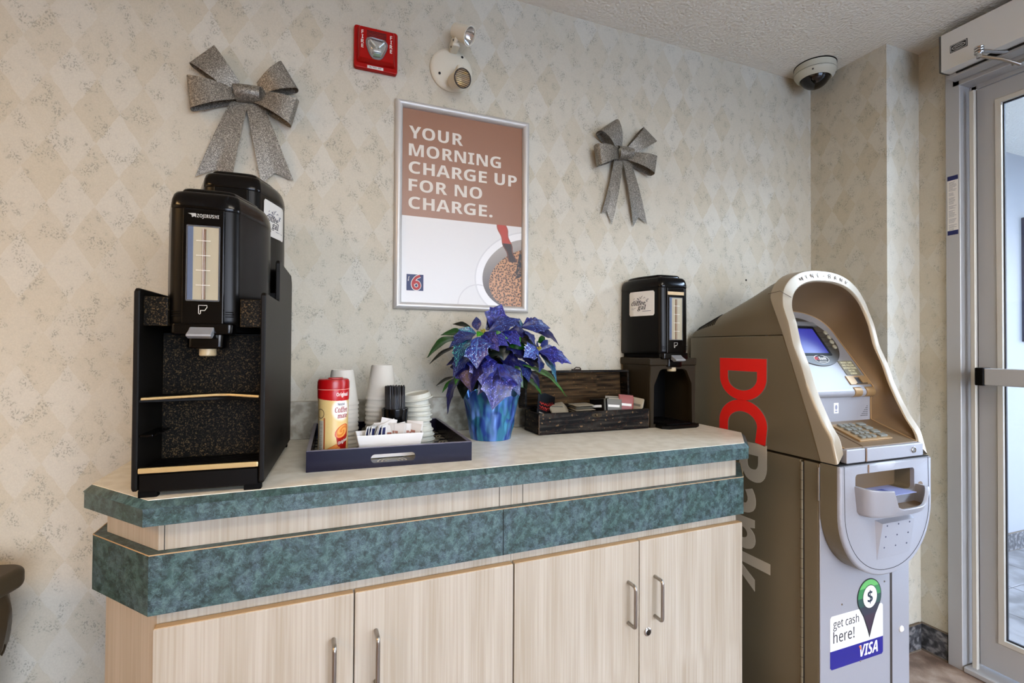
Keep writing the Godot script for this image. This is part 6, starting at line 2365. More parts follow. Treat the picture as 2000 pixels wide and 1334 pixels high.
func poster_print() -> ImageTexture:
	var w := 620
	var h := 936
	var gr := noise(256, 256, 0.09, 91, 3, FastNoiseLite.TYPE_CELLULAR)
	var gs := noise(256, 256, 0.03, 92, 3)
	var b := PackedByteArray()
	b.resize(w * h * 3)
	for y in h:
		var v := y / float(h)
		for x in w:
			var u := x / float(w)
			var c := Color(0.790, 0.785, 0.775)
			if v < 0.553:
				c = Color(0.545, 0.385, 0.300)
			else:
				# coffee cup seen from above at the lower right corner
				var p := Vector2((u - 1.02) * 0.413, (v - 0.815) * 0.623)
				p = p.rotated(0.35)
				var e := Vector2(p.x / 0.155, p.y / 0.118).length()
				var halo := Vector2(p.x / 0.178, p.y / 0.140).length()
				if halo < 1.0:
					c = Color(0.835, 0.83, 0.82)
				elif halo < 1.03:
					c = Color(0.745, 0.74, 0.735)
				# the handle's faint curve
				var hd := Vector2((u - 0.62) * 0.413, (v - 1.0) * 0.623).length()
				if absf(hd - 0.070) < 0.002:
					c = Color(0.73, 0.725, 0.72)
				if e < 1.0:
					c = Color(0.30, 0.265, 0.25).lerp(Color(0.58, 0.55, 0.52), clampf(-p.y * 9.0 + 0.1, 0, 1))
					var q := p - Vector2(0.008, 0.018)
					var lq := Vector2(q.x / 0.146, q.y / 0.100).length()
					if lq < 1.0:
						var k := gr[(y % 256) * 256 + x % 256] / 255.0
						var m := (gs[(y % 256) * 256 + x % 256] - 128) / 128.0
						c = Color(0.46, 0.31, 0.20).lerp(Color(0.80, 0.58, 0.40), clampf(k * 1.1, 0, 1))
						if k < 0.34:
							c = Color(0.10, 0.055, 0.035)
						if q.y < -0.012 and q.x > -0.055 - q.y * 0.6:
							c = c.lerp(Color(0.06, 0.04, 0.05), clampf(0.7 + m, 0, 1))
				# the poured stream
				var s := (v - 0.553) / 0.19
				var cx := 0.815 + 0.085 * s + 0.015 * s * s
				var hw := 0.042 - 0.008 * s + 0.006 * sin(s * 14.0)
				if s > 0 and s < 1.05 and absf(u - cx) < hw:
					c = Color(0.64, 0.20, 0.135) if s < 0.52 else Color(0.17, 0.10, 0.08)
					if absf(u - cx) > hw - 0.010:
						c = c.lerp(Color(0.50, 0.27, 0.18), 0.6)
			var i := (y * w + x) * 3
			b[i] = int(c.r * 255)
			b[i + 1] = int(c.g * 255)
			b[i + 2] = int(c.b * 255)
	return tex_rgb(w, h, b)

func poster() -> void:
	var x0 := 0.2117
	var x1 := 0.672
	var y0 := 1.3265
	var y1 := 1.9922
	var t := thing("framed_poster", "tall poster about morning coffee in a rounded silver frame on the wall", "poster", Vector3((x0 + x1) / 2, (y0 + y1) / 2, 0))
	var hw := (x1 - x0) / 2
	var hh := (y1 - y0) / 2
	var iw := hw - 0.0245
	var ih := hh - 0.0225
	# four mitred bars with a rounded section
	var sil := mat(Color(0.74, 0.735, 0.72), 0.34, 0.25)
	var cs := [Vector2(-hw, -hh), Vector2(hw, -hh), Vector2(hw, hh), Vector2(-hw, hh)]
	var ci := [Vector2(-iw, -ih), Vector2(iw, -ih), Vector2(iw, ih), Vector2(-iw, ih)]
	var g: Geo
	for i in 4:
		var j := (i + 1) % 4
		g = Geo.new()
		var rings := []
		for q in [[cs[i], ci[i]], [cs[j], ci[j]]]:
			var ring := PackedVector3Array()
			ring.append(Vector3(q[0].x, q[0].y, 0.0005))
			for k in 9:
				var a := PI * k / 8.0
				var m: Vector2 = q[0].lerp(q[1], 0.5 - 0.5 * cos(a))
				ring.append(Vector3(m.x, m.y, 0.006 + 0.014 * sin(a)))
			ring.append(Vector3(q[1].x, q[1].y, 0.0005))
			ring.reverse()
			rings.append(ring)
		g.loft(rings)
		obj("frame_bar", g, sil, t, "", 30)
	g = Geo.new()
	g.quad(Vector3(-iw - 0.002, -ih - 0.002, 0.004), Vector3(iw + 0.002, -ih - 0.002, 0.004), Vector3(iw + 0.002, ih + 0.002, 0.004), Vector3(-iw - 0.002, ih + 0.002, 0.004))
	g.box(Vector3(0, 0, 0.002), Vector3(2 * iw + 0.006, 2 * ih + 0.006, 0.003), 0.0002)
	var pm := mat(Color.WHITE, 0.35)
	pm.albedo_texture = poster_print()
	var pr := obj("print", g, pm, t)
	g = Geo.new()
	var lines := [["YOUR", 0.178], ["MORNING", 0.313], ["CHARGE UP", 0.372], ["FOR NO", 0.246], ["CHARGE.", 0.284]]
	for i in 5:
		g.text(lines[i][0], 0.0385, 0.0004, xf(Vector3(0.2565 - (x0 + x1) / 2, 1.8765 - 0.0568 * i - (y0 + y1) / 2, 0.0043)), 0, true, 1.0, "Droid Sans", 0.0, null, lines[i][1])
	obj("poster_lettering", g, mat(Color(0.80, 0.775, 0.73), 0.5), pr)
	# blue badge with the red figure
	var lx := Transform3D(Basis.IDENTITY, Vector3(0.2795 - (x0 + x1) / 2, 1.413 - (y0 + y1) / 2, 0.0043))
	g = Geo.new()
	g.box(Vector3.ZERO, Vector3(0.054, 0.052, 0.0004), 0.0001, lx)
	var bd := obj("badge", g, mat(Color(0.075, 0.13, 0.32), 0.5), pr)
	for k in 2:
		g = Geo.new()
		var six := PackedVector3Array()
		for q in [Vector2(0.014, 0.022), Vector2(0.002, 0.016), Vector2(-0.007, 0.004), Vector2(-0.009, -0.008), Vector2(-0.004, -0.018), Vector2(0.006, -0.019), Vector2(0.012, -0.011), Vector2(0.009, -0.001), Vector2(0.001, 0.002), Vector2(-0.006, -0.003)]:
			six.append(Vector3(q.x + 0.002, q.y, 0))
		var path := spline(Array(six), 5)
		var fl := PackedVector3Array()
		var r: float = [0.0062, 0.0042][k]
		var rows := []
		for m in path.size():
			var dd := (path[mini(m + 1, path.size() - 1)] - path[maxi(m - 1, 0)]).normalized()
			var nn := Vector3(-dd.y, dd.x, 0) * r
			rows.append(PackedVector3Array([path[m] - nn + Vector3(0, 0, 0.0003 + 0.0003 * k), path[m] + nn + Vector3(0, 0, 0.0003 + 0.0003 * k)]))
		for m in rows.size() - 1:
			g.quad(lx * rows[m][0], lx * rows[m + 1][0], lx * rows[m + 1][1], lx * rows[m][1])
		obj("badge_figure", g, mat([Color(0.78, 0.78, 0.76), Color(0.62, 0.10, 0.10)][k], 0.5), bd)
	g = Geo.new()
	g.text("MOTEL", 0.0035, 0.0003, lx * xf(Vector3(-0.020, 0.004, 0.0004), 0, 0, 80), 0, true)
	obj("badge_word", g, M.paper, bd)

func wall_things() -> void:
	var V := func(a: float, b: float) -> Vector2:
		return Vector2(a, b)
	bow("large silver glitter bow on the wall above the tall coffee stand", Vector3(-0.2, 1.92, 0), [
		[Vector2(-0.245, 1.914), Vector2(-0.218, 1.944), Vector2(-0.333, 1.968), Vector2(-0.278, 2.027), 0.036, 0.010, 0.011],
		[Vector2(-0.240, 1.926), Vector2(-0.218, 1.896), Vector2(-0.337, 1.933), Vector2(-0.328, 1.848), 0.040, 0.012, 0.012],
		[Vector2(-0.176, 1.950), Vector2(-0.166, 1.918), Vector2(-0.118, 2.012), Vector2(-0.076, 1.945), 0.050, 0.014, 0.015],
		[Vector2(-0.168, 1.926), Vector2(-0.182, 1.893), Vector2(-0.074, 1.915), Vector2(-0.093, 1.842), 0.052, 0.014, 0.014]],
		[Vector2(-0.236, 1.934), Vector2(-0.166, 1.939), Vector2(-0.168, 1.895), Vector2(-0.226, 1.892)],
		[[Vector2(-0.241, 1.893), Vector2(-0.198, 1.893), Vector2(-0.326, 1.670), Vector2(-0.277, 1.696), Vector2(-0.238, 1.671), 0.020, 0.012],
		[Vector2(-0.204, 1.893), Vector2(-0.158, 1.893), Vector2(-0.163, 1.669), Vector2(-0.129, 1.707), Vector2(-0.079, 1.691), 0.022, 0.012]])
	bow("small silver glitter bow on the wall above the tea box", Vector3(1.05, 1.93, 0), [
		[Vector2(1.016, 1.940), Vector2(1.040, 1.960), Vector2(0.940, 1.988), Vector2(1.008, 2.038), 0.056, 0.014, 0.020],
		[Vector2(1.024, 1.948), Vector2(1.026, 1.912), Vector2(0.928, 1.944), Vector2(0.941, 1.872), 0.054, 0.014, 0.016],
		[Vector2(1.066, 1.962), Vector2(1.088, 1.934), Vector2(1.128, 2.040), Vector2(1.188, 1.998), 0.040, 0.010, 0.012],
		[Vector2(1.086, 1.944), Vector2(1.066, 1.912), Vector2(1.177, 1.937), Vector2(1.166, 1.872), 0.052, 0.013, 0.016]],
		[Vector2(1.017, 1.959), Vector2(1.082, 1.957), Vector2(1.080, 1.918), Vector2(1.025, 1.908)],
		[[Vector2(1.012, 1.912), Vector2(1.052, 1.915), Vector2(0.964, 1.706), Vector2(0.988, 1.715), Vector2(1.010, 1.668), 0.022, 0.012],
		[Vector2(1.046, 1.915), Vector2(1.084, 1.912), Vector2(1.104, 1.670), Vector2(1.127, 1.709), Vector2(1.167, 1.686), 0.024, 0.012]])
	poster()
	fire_alarm()
	emergency_lamp()
	ceiling_camera()
	var t := thing("wall_screw", "tiny dark screw left in the wall above the cash machine", "screw", Vector3(1.684, 1.500, 0))
	var g := Geo.new()
	g.lathe([Vector2(0.004, 0), Vector2(0.004, 0.002), Vector2(0.002, 0.003)], 12, xf(Vector3.ZERO, 90))
	obj("screw_head", g, mat(Color(0.12, 0.10, 0.08), 0.5, 0.5), t)
	g = Geo.new()
	g.box(Vector3(0, 0, 0.0032), Vector3(0.005, 0.001, 0.0006), 0.0001)
	obj("screw_slot", g, M.ink_black, t)

func fire_alarm() -> void:
	var red := mat(Color(0.60, 0.035, 0.022), 0.34, 0.0, 0.3)
	var t := thing("fire_alarm", "square red wall alarm with a clear strobe lens and white lettering on both sides", "fire alarm", Vector3(0.151, 2.128, 0))
	var g := Geo.new()
	g.rbox(Vector3(0, 0.009, 0), Vector3(0.131, 0.018, 0.131), 0.008, 0.004, 4, xf(Vector3.ZERO, 90))
	obj("back_plate", g, red, t)
	g = Geo.new()
	var rings := []
	for q in [[0.056, 0.053, 0.016], [0.056, 0.053, 0.022], [0.052, 0.049, 0.036], [0.050, 0.047, 0.0385]]:
		var r := PackedVector3Array()
		for v in rrect(-q[0], -q[1], q[0], q[1], 0.005, 3):
			r.append(Vector3(v.x, v.y + 0.003, q[2]))
		rings.append(r)
	g.loft(rings)
	var body := obj("body", g, red, t)
	for i in 9:
		g = Geo.new()
		g.box(Vector3(-0.001, 0.040 - 0.0045 * i, 0.0388), Vector3(0.058, 0.0022, 0.0012), 0.0003)
		obj("grille_slot", g, M.ink_black, body)
	# strobe
	g = Geo.new()
	var shape := spline2([Vector2(-0.031, 0.004), Vector2(-0.022, 0.014), Vector2(0.0, 0.013), Vector2(0.022, 0.012), Vector2(0.030, 0.002), Vector2(0.025, -0.018), Vector2(0.013, -0.041), Vector2(-0.002, -0.045), Vector2(-0.015, -0.041), Vector2(-0.026, -0.020)], 4, true)
	g.ring_plate(Geo_ccw(Geo.inset(Geo_ccw(shape), -0.002)), Geo_ccw(Geo.inset(Geo_ccw(shape), 0.0015)), Vector2(0, -0.014), 0.038, 0.043, xf(Vector3(0, 0.003, 0)), 0.001)
	obj("lens_ring", g, mat(Color(0.45, 0.45, 0.44), 0.4), body)
	g = Geo.new()
	g.prism(Geo.inset(Geo_ccw(shape), 0.003), 0.0385, 0.0395, 0, xf(Vector3(0, 0.003, 0)))
	obj("reflector", g, mat(Color(0.75, 0.76, 0.74), 0.16, 0.9), body)
	g = Geo.new()
	for s in [-1, 1]:
		g.prism(PackedVector2Array([Vector2(s * 0.006, -0.014), Vector2(s * 0.022, 0.004), Vector2(s * 0.019, 0.008), Vector2(s * 0.003, -0.008)]), 0.040, 0.050, 0.001, xf(Vector3(0, 0.003, 0)))
	g.rbox(Vector3(0, -0.020, 0.044), Vector3(0.026, 0.010, 0.010), 0.003, 0.002, 3)
	obj("reflector_wing", g, mat(Color(0.78, 0.80, 0.78), 0.2, 0.7), body)
	g = Geo.new()
	g.rbox(Vector3(0, -0.033, 0.043), Vector3(0.022, 0.009, 0.010), 0.004, 0.002, 3)
	obj("lamp_window", g, mat(Color(0.40, 0.50, 0.38), 0.2), body)
	g = Geo.new()
	var dome := []
	var base := Geo.inset(Geo_ccw(shape), 0.001)
	for q in [[1.0, 0.040], [0.98, 0.050], [0.86, 0.057], [0.55, 0.060]]:
		var r := PackedVector3Array()
		for v in base:
			r.append(Vector3(v.x * q[0], (v.y + 0.014) * q[0] - 0.011, q[1]))
		dome.append(r)
	g.loft(dome, false, true)
	obj("strobe_lens", g, M.glass, body, "clear strobe lens", 60)
	g = Geo.new()
	for s in 2:
		for i in 4:
			g.text("FIRE"[i], 0.0112, 0.0006, xf(Vector3([-0.0425, 0.0425][s], 0.028 - 0.0142 * i, 0.0386)), 1, true)
	obj("white_lettering", g, mat(Color(0.84, 0.82, 0.78), 0.5), body)
	g = Geo.new()
	g.box(Vector3(-0.002, -0.0585, 0.0186), Vector3(0.048, 0.0085, 0.0008), 0.0002)
	var lb := obj("label", g, M.paper, t)
	g = Geo.new()
	g.text("AL TEST OFF", 0.0038, 0.0004, xf(Vector3(-0.002, -0.0604, 0.0191)), 1, true, 1.0, "Droid Sans", 0.0, null, 0.036)
	obj("label_text", g, M.ink_black, lb)
	g = Geo.new()
	g.lathe([Vector2(0.0032, 0), Vector2(0.0032, 0.001)], 12, xf(Vector3(0, 0.0605, 0.018), 90))
	obj("screw_hole", g, M.ink_black, t)

func lamp_head(t: Node3D, at: Vector3, aim: Vector3, gold: bool) -> void:
	var X := axes(at, aim.cross(Vector3.UP).normalized(), aim)     # local y points where the head shines
	var g := Geo.new()
	g.lathe([Vector2(0.019, -0.046), Vector2(0.0225, -0.044), Vector2(0.024, -0.040), Vector2(0.028, 0.010), Vector2(0.0292, 0.012), Vector2(0.0292, 0.017), Vector2(0.0272, 0.0178), Vector2(0.0262, 0.014)], 36, X, true, false)
	var h := obj("lamp_head", g, M.cream, t, "", 50)
	g = Geo.new()
	g.lathe([Vector2(0.0268, 0.0145), Vector2(0.0225, 0.006), Vector2(0.014, -0.004), Vector2(0.004, -0.008)], 32, X, false, true)
	obj("reflector", g, M.gold if gold else M.chrome, h, "", 60)
	if gold:
		for i in 9:
			g = Geo.new()
			var y := -0.022 + 0.0055 * i
			var hw := sqrt(0.0265 * 0.0265 - y * y)
			g.tube(PackedVector3Array([X * Vector3(-hw, 0.0148, y), X * Vector3(0, 0.0165, y), X * Vector3(hw, 0.0148, y)]), 0.0010, 5)
			obj("lens_rib", g, mat(Color(0.10, 0.06, 0.03), 0.25, 0.4), h)
	g = Geo.new()
	g.lathe([Vector2(0.027, 0.0152), Vector2(0.018, 0.0166), Vector2(0.006, 0.0172)], 32, X, false, true)
	obj("lens", g, M.glass, h, "", 60)
	g = Geo.new()
	g.ring_plate(ellipse(Vector2.ZERO, 0.0295, 0.0295, 36), ellipse(Vector2.ZERO, 0.0265, 0.0265, 36), Vector2.ZERO, 0.014, 0.0182, X * xf(Vector3.ZERO, -90))
	obj("lens_rim", g, mat(Color(0.14, 0.10, 0.06), 0.4) if gold else M.cream, h)

func emergency_lamp() -> void:
	var t := thing("emergency_lamp", "cream round wall lamp with two swivelling heads, one showing a gold reflector", "emergency light", Vector3(0.393, 2.121, 0))
	var g := Geo.new()
	g.lathe([Vector2(0.070, 0.0), Vector2(0.0715, 0.003), Vector2(0.070, 0.008), Vector2(0.060, 0.014), Vector2(0.035, 0.018), Vector2(0.010, 0.019)], 56, xf(Vector3.ZERO, 90))
	obj("back_plate", g, M.cream, t, "", 50)
	for q in [Vector3(-0.042, -0.024, 0.0165), Vector3(0.034, 0.046, 0.0135)]:
		g = Geo.new()
		g.lathe([Vector2(0.0042, 0), Vector2(0.0042, 0.0014), Vector2(0.002, 0.002)], 14, xf(q, 90))
		obj("screw", g, mat(Color(0.10, 0.10, 0.11), 0.4, 0.6), t)
	# necks
	g = Geo.new()
	g.rbox(Vector3(0.003, 0.066, 0.036), Vector3(0.026, 0.030, 0.050), 0.008, 0.004, 4)
	g.tube(PackedVector3Array([Vector3(-0.002, 0.060, 0.050), Vector3(0.004, 0.078, 0.070)]), 0.009, 14)
	obj("neck", g, M.cream, t)
	g = Geo.new()
	g.rbox(Vector3(0.018, -0.018, 0.034), Vector3(0.024, 0.026, 0.050), 0.008, 0.004, 4)
	g.tube(PackedVector3Array([Vector3(0.018, -0.022, 0.045), Vector3(0.016, -0.045, 0.066)]), 0.009, 14)
	obj("neck", g, M.cream, t)
	for q in [Vector3(-0.008, 0.066, 0.062), Vector3(-0.012, 0.050, 0.050)]:
		g = Geo.new()
		g.lathe([Vector2(0.003, 0), Vector2(0.003, 0.002)], 10, xf(q, 0, 0, 90))
		obj("screw", g, mat(Color(0.12, 0.12, 0.13), 0.4, 0.6), t)
	lamp_head(t, Vector3(0.026, 0.080, 0.082), Vector3(0.62, -0.50, 0.60).normalized(), false)
	lamp_head(t, Vector3(0.012, -0.062, 0.074), Vector3(0.22, -0.25, 0.94).normalized(), true)

func ceiling_camera() -> void:
	var t := thing("dome_camera", "white ceiling dome camera with a smoked bubble in the corner", "camera", Vector3(1.962, HIGH, 0.106))
	var g := Geo.new()
	g.lathe([Vector2(0.080, -0.004), Vector2(0.080, 0.0)], 56)
	obj("gasket", g, M.black_matt, t)
	g = Geo.new()
	g.lathe([Vector2(0.055, -0.050), Vector2(0.060, -0.056), Vector2(0.070, -0.050), Vector2(0.078, -0.036), Vector2(0.079, -0.032), Vector2(0.0785, -0.004)], 56, Transform3D.IDENTITY, false, false)
	obj("housing", g, mat(Color(0.72, 0.71, 0.64), 0.45), t, "", 40)
	g = Geo.new()
	g.lathe([Vector2(0.0793, -0.0315), Vector2(0.0793, -0.0300)], 56, Transform3D.IDENTITY, false, false)
	obj("seam", g, M.ink_black, t)
	g = Geo.new()
	var prof := []
	for i in 11:
		var a := PI / 2 * i / 10.0
		prof.append(Vector2(0.0575 * sin(a) + 0.0005, -0.040 - 0.056 * cos(a)))
	g.lathe(prof, 48, Transform3D.IDENTITY, true, false)
	var smoke := mat(Color(0.05, 0.05, 0.055, 0.45), 0.05)
	smoke.transparency = BaseMaterial3D.TRANSPARENCY_ALPHA
	obj("smoked_dome", g, mat(Color(0.035, 0.035, 0.037), 0.06), t, "dark glossy dome", 60)
	g = Geo.new()
	g.lathe([Vector2(0.0585, -0.058), Vector2(0.061, -0.0585), Vector2(0.0625, -0.056), Vector2(0.0600, -0.0535)], 48, Transform3D.IDENTITY, false, false)
	obj("dome_ring", g, mat(Color(0.74, 0.73, 0.66), 0.4), t, "", 60)
	for a in [0.9, 2.6]:
		g = Geo.new()
		g.lathe([Vector2(0.0035, 0), Vector2(0.003, 0.001)], 10, axes(Vector3(cos(a) * 0.0745, -0.044, sin(a) * 0.0745), Vector3(-sin(a), 0, cos(a)), Vector3(cos(a), -0.6, sin(a))))
		obj("screw", g, M.ink_black, t)

# ------------------------------------------------------------------ tea box, bin
func worn_wood(seed_: int, light: float, depth := 1.0) -> ImageTexture:
	var n := 256
	var a := stretched(n, n, 0.03, seed_, 1, 4)
	# grain along x: turn the stretched field
	var st := stretched(n, n, 0.05, seed_ + 1, 2, 4)
	var im := Image.create_from_data(n, n, false, Image.FORMAT_L8, stretched(n, n, 0.06, seed_ + 2, 14, 3))
	im.rotate_90(CLOCKWISE)
	var gr := im.get_data()
	var chip := noise(n, n, 0.045, seed_ + 3, 3)
	var b := PackedByteArray()
	b.resize(n * n * 3)
	for i in n * n:
		var k := (gr[i] - 128) / 128.0 * depth
		var c := Color(0.062, 0.056, 0.050).lerp(Color(0.165, 0.150, 0.128), clampf(0.45 + k * 2.0, 0, 1))
		c = c.lerp(Color(0.020, 0.018, 0.018), clampf(-k * 3.0 - 0.2, 0, 1))
		if chip[i] > 192 and gr[i] > 120:
			c = c.lerp(Color(0.42, 0.33, 0.23), clampf((chip[i] - 192) / 10.0, 0, 1) * light)
		elif chip[i] < 84:
			c = c.lerp(Color(0.15, 0.085, 0.055), 0.6 * light)
		b[i * 3] = int(c.r * 255)
		b[i * 3 + 1] = int(c.g * 255)
		b[i * 3 + 2] = int(c.b * 255)
	return tex_rgb(n, n, b)

func tea_box() -> void:
	var at := Vector3(0.8405, TOP, 0.130)
	var t := thing("tea_box", "open black weathered wooden box full of tea packets, its lid standing up", "box", at)
	var hw := 0.2065
	var wm := tri_mat(worn_wood(101, 1.0), Vector3(0.23, 0.23, 0.23), 0.6)
	wm.metallic_specular = 0.25
	bump(wm, M.fine, 0.02)
	var im := tri_mat(worn_wood(120, 0.25, 0.35), Vector3(0.22, 0.22, 0.22), 0.7)
	im.albedo_color = Color(1.75, 1.5, 1.15)
	im.metallic_specular = 0.2
	var g := Geo.new()
	g.box(Vector3(0, 0.0345, 0.0535), Vector3(2 * hw, 0.067, 0.008), 0.0015)
	obj("front_board", g, wm, t)
	g = Geo.new()
	g.box(Vector3(0, 0.0345, -0.0535), Vector3(2 * hw, 0.067, 0.008), 0.0015)
	obj("back_board", g, wm, t)
	for s in [-1, 1]:
		g = Geo.new()
		g.box(Vector3(s * (hw - 0.004), 0.0345, 0), Vector3(0.008, 0.066, 0.098), 0.001)
		obj("end_board", g, wm, t)
	g = Geo.new()
	g.box(Vector3(0, 0.004, 0), Vector3(2 * hw - 0.016, 0.006, 0.098), 0.001)
	obj("bottom_board", g, im, t)
	# chipped pale edges
	g = Geo.new()
	g.box(Vector3(-hw + 0.0012, 0.033, 0.0568), Vector3(0.0026, 0.060, 0.0018), 0.0008)
	obj("worn_edge", g, mat(Color(0.36, 0.28, 0.20), 0.7), t)
	g = Geo.new()
	g.box(Vector3(hw - 0.001, 0.036, 0.0568), Vector3(0.0024, 0.050, 0.0018), 0.0008)
	obj("worn_edge", g, mat(Color(0.36, 0.28, 0.20), 0.7), t)
	# keyhole plate
	g = Geo.new()
	var kx := xf(Vector3(0.0005, 0.055, 0.0575))
	g.ring_plate(ellipse(Vector2.ZERO, 0.020, 0.0075, 30), ellipse(Vector2.ZERO, 0.0055, 0.0040, 20), Vector2.ZERO, 0, 0.0014, kx, 0.0005)
	obj("keyhole_plate", g, mat(Color(0.22, 0.18, 0.12), 0.4, 0.7), t)
	g = Geo.new()
	g.lathe([Vector2(0.0045, 0), Vector2(0.0035, 0.004), Vector2(0.001, 0.005)], 14, kx * xf(Vector3.ZERO, 90))
	obj("latch_stud", g, mat(Color(0.34, 0.28, 0.19), 0.35, 0.8), t)
	# lid standing open, hollow side forward
	var L := xf(Vector3(0, 0.069, -0.060), -3)
	g = Geo.new()
	g.box(Vector3(0, 0.064, -0.0445), Vector3(2 * hw, 0.126, 0.007), 0.001, L)
	var lid := obj("lid_panel", g, im, t, "inside of the raised lid")
	for q in [[Vector3(0, 0.1225, -0.018), Vector3(2 * hw, 0.008, 0.048)], [Vector3(0, 0.005, -0.018), Vector3(2 * hw, 0.008, 0.048)]]:
		g = Geo.new()
		g.box(q[0], q[1], 0.001, L)
		obj("lid_rail", g, wm, lid)
	for s in [-1, 1]:
		g = Geo.new()
		g.box(Vector3(s * (hw - 0.004), 0.064, -0.018), Vector3(0.008, 0.110, 0.048), 0.001, L)
		obj("lid_rail", g, wm, lid)
	g = Geo.new()
	g.rbox(Vector3(-0.006, 0.129, -0.002), Vector3(0.034, 0.005, 0.012), 0.002, 0.001, 3, L)
	g.tube(PackedVector3Array([L * Vector3(-0.018, 0.131, 0.002), L * Vector3(-0.010, 0.137, 0.004), L * Vector3(0.004, 0.136, 0.004), L * Vector3(0.010, 0.131, 0.002)]), 0.0018, 6)
	obj("clasp", g, mat(Color(0.16, 0.11, 0.07), 0.5, 0.6), lid)
	tea_packets(at)

func packet_mesh(w: float, h: float, th: float) -> Geo:
	# a filled sachet: pillowed in the middle, flat at its crimped ends; foot at the origin, face to +z
	var g := Geo.new()
	var rings := []
	for k in 9:
		var v := k / 8.0
		var fat := th * (0.12 + 0.88 * pw(sin(PI * v), 0.5))
		var r := PackedVector3Array()
		for i in 14:
			var a := TAU * i / 14.0
			r.append(Vector3(w / 2 * signf(cos(a)) * pw(absf(cos(a)), 0.5), h * v, -fat / 2 * signf(sin(a)) * pw(absf(sin(a)), 0.8)))
		rings.append(r)
	g.loft(rings)
	return g

func tea_packets(at: Vector3) -> void:
	var black := mat(Color(0.018, 0.014, 0.014), 0.4, 0.0, 0.2)
	var red := mat(Color(0.62, 0.09, 0.03), 0.4)
	var cream := mat(Color(0.56, 0.52, 0.44), 0.5)
	var grey := mat(Color(0.36, 0.35, 0.31), 0.45)
	var rust := mat(Color(0.48, 0.13, 0.06), 0.45)
	var y0 := at.y + 0.022
	# five black packets leaning at the left, red print low on their faces
	var proto: MeshInstance3D
	for i in 5:
		var o: MeshInstance3D
		if i == 0:
			o = obj("tea_packet", packet_mesh(0.052, 0.090, 0.005), black)
			var g := Geo.new()
			var rng := RandomNumberGenerator.new()
			rng.seed = 14
			for k in 3:
				var pts := []
				for m in 9:
					pts.append(Vector3(-0.018 + 0.0045 * m, [0.062, 0.050, 0.043][k] + 0.0035 * sin(m * 2.3 + k) * (1.0 if k < 2 else 0.3), 0.0031))
				g.tube(spline(pts, 3), 0.0016 if k < 2 else 0.0008, 4)
			obj("red_print", g, red, o)
			g = Geo.new()
			for k in 2:
				g.box(Vector3(0.002, 0.030 - 0.009 * k, 0.0030), Vector3(0.040, 0.004, 0.0006), 0.0002)
			obj("pale_print", g, cream, o)
			proto = o
		else:
			o = copy_of(proto, "")
		var lab: String = "front black tea packet with red lettering leaning out of the box" if i == 0 else "black tea packet %s behind the red-lettered one in the box" % ["", "just", "second", "third", "last"][i]
		tag(o, lab, "packet", "black tea packets")
		o.position = Vector3(0.660 + 0.0085 * i, y0 + 0.012, 0.152 - 0.0062 * i)
		o.rotation_degrees = Vector3(-14, 22, -20)
	var spots := []
	# cream pouches lying low
	for i in 3:
		spots.append([Vector3(0.732 + 0.014 * i, y0 + 0.030, 0.150 - 0.020 * i), Vector3(-58, 10 - 6 * i, -8 + 9 * i), 0.062, 0.060, 0.012, cream, "crumpled cream tea pouch lying %s in the box right of the black packets" % ["frontmost", "in the middle", "rearmost"][i], "cream tea pouches"])
	# a flat pile of pale sachets with dark edges
	for i in 5:
		spots.append([Vector3(0.815 + 0.002 * i, y0 + 0.032 + 0.0068 * i, 0.162 - 0.003 * i), Vector3(-86, 3 * sin(i * 2.0), 2), 0.075, 0.055, 0.006, cream if i % 2 == 0 else grey, "flat pale tea sachet, %s of the low pile behind the keyhole plate" % ["lowest", "second from the bottom", "middle one", "second from the top", "topmost"][i], "flat pile of tea sachets"])
	for i in 4:
		spots.append([Vector3(0.868 + 0.010 * i, y0, 0.148 - 0.006 * i), Vector3(-6, -62 + 5 * i, 6), 0.055, 0.080, 0.005, [black, grey, black, black][i], "dark tea packet standing edge-on right of the keyhole plate, %s from the left" % ["first", "second", "third", "fourth"][i], "dark tea packets standing on edge"])
	for i in 4:
		spots.append([Vector3(0.925 + 0.007 * i, y0, 0.158 - 0.011 * i), Vector3(-10, -8 + 4 * i, -4), 0.060, 0.080 + 0.002 * i, 0.005, [grey, cream, grey, cream][i], "pale grey tea packet standing in the box left of the rust red ones, %s" % ["frontmost", "second row", "third row", "rearmost"][i], "grey tea packets standing"])
	for i in 3:
		spots.append([Vector3(0.975 + 0.008 * i, y0, 0.152 - 0.013 * i), Vector3(-8, -18, -5), 0.052, 0.083 + 0.003 * i, 0.006, rust, "rust red tea packet at the right end of the box, %s" % ["nearest the front", "the middle one", "nearest the lid"][i], "rust red tea packets"])
	for i in 2:
		spots.append([Vector3(1.010 + 0.010 * i, y0, 0.146 - 0.010 * i), Vector3(-8, -55, -8), 0.050, 0.082 - 0.004 * i, 0.005, cream, "cream tea packet standing at the far right end of the box, %s" % ["left one", "right one"][i], "cream tea packets at the right end"])
	for q in spots:
		var o := obj("tea_packet", packet_mesh(q[2], q[3], q[4]), q[5])
		tag(o, q[6], "packet", q[7])
		o.position = q[0]
		o.rotation_degrees = q[1]
		var g := Geo.new()
		g.box(Vector3(0, q[3] * 0.70, q[4] * 0.5), Vector3(q[2] * 0.7, q[3] * 0.10, 0.0008), 0.0002)
		obj("printed_stripe", g, M.paper if q[5] != cream else grey, o)

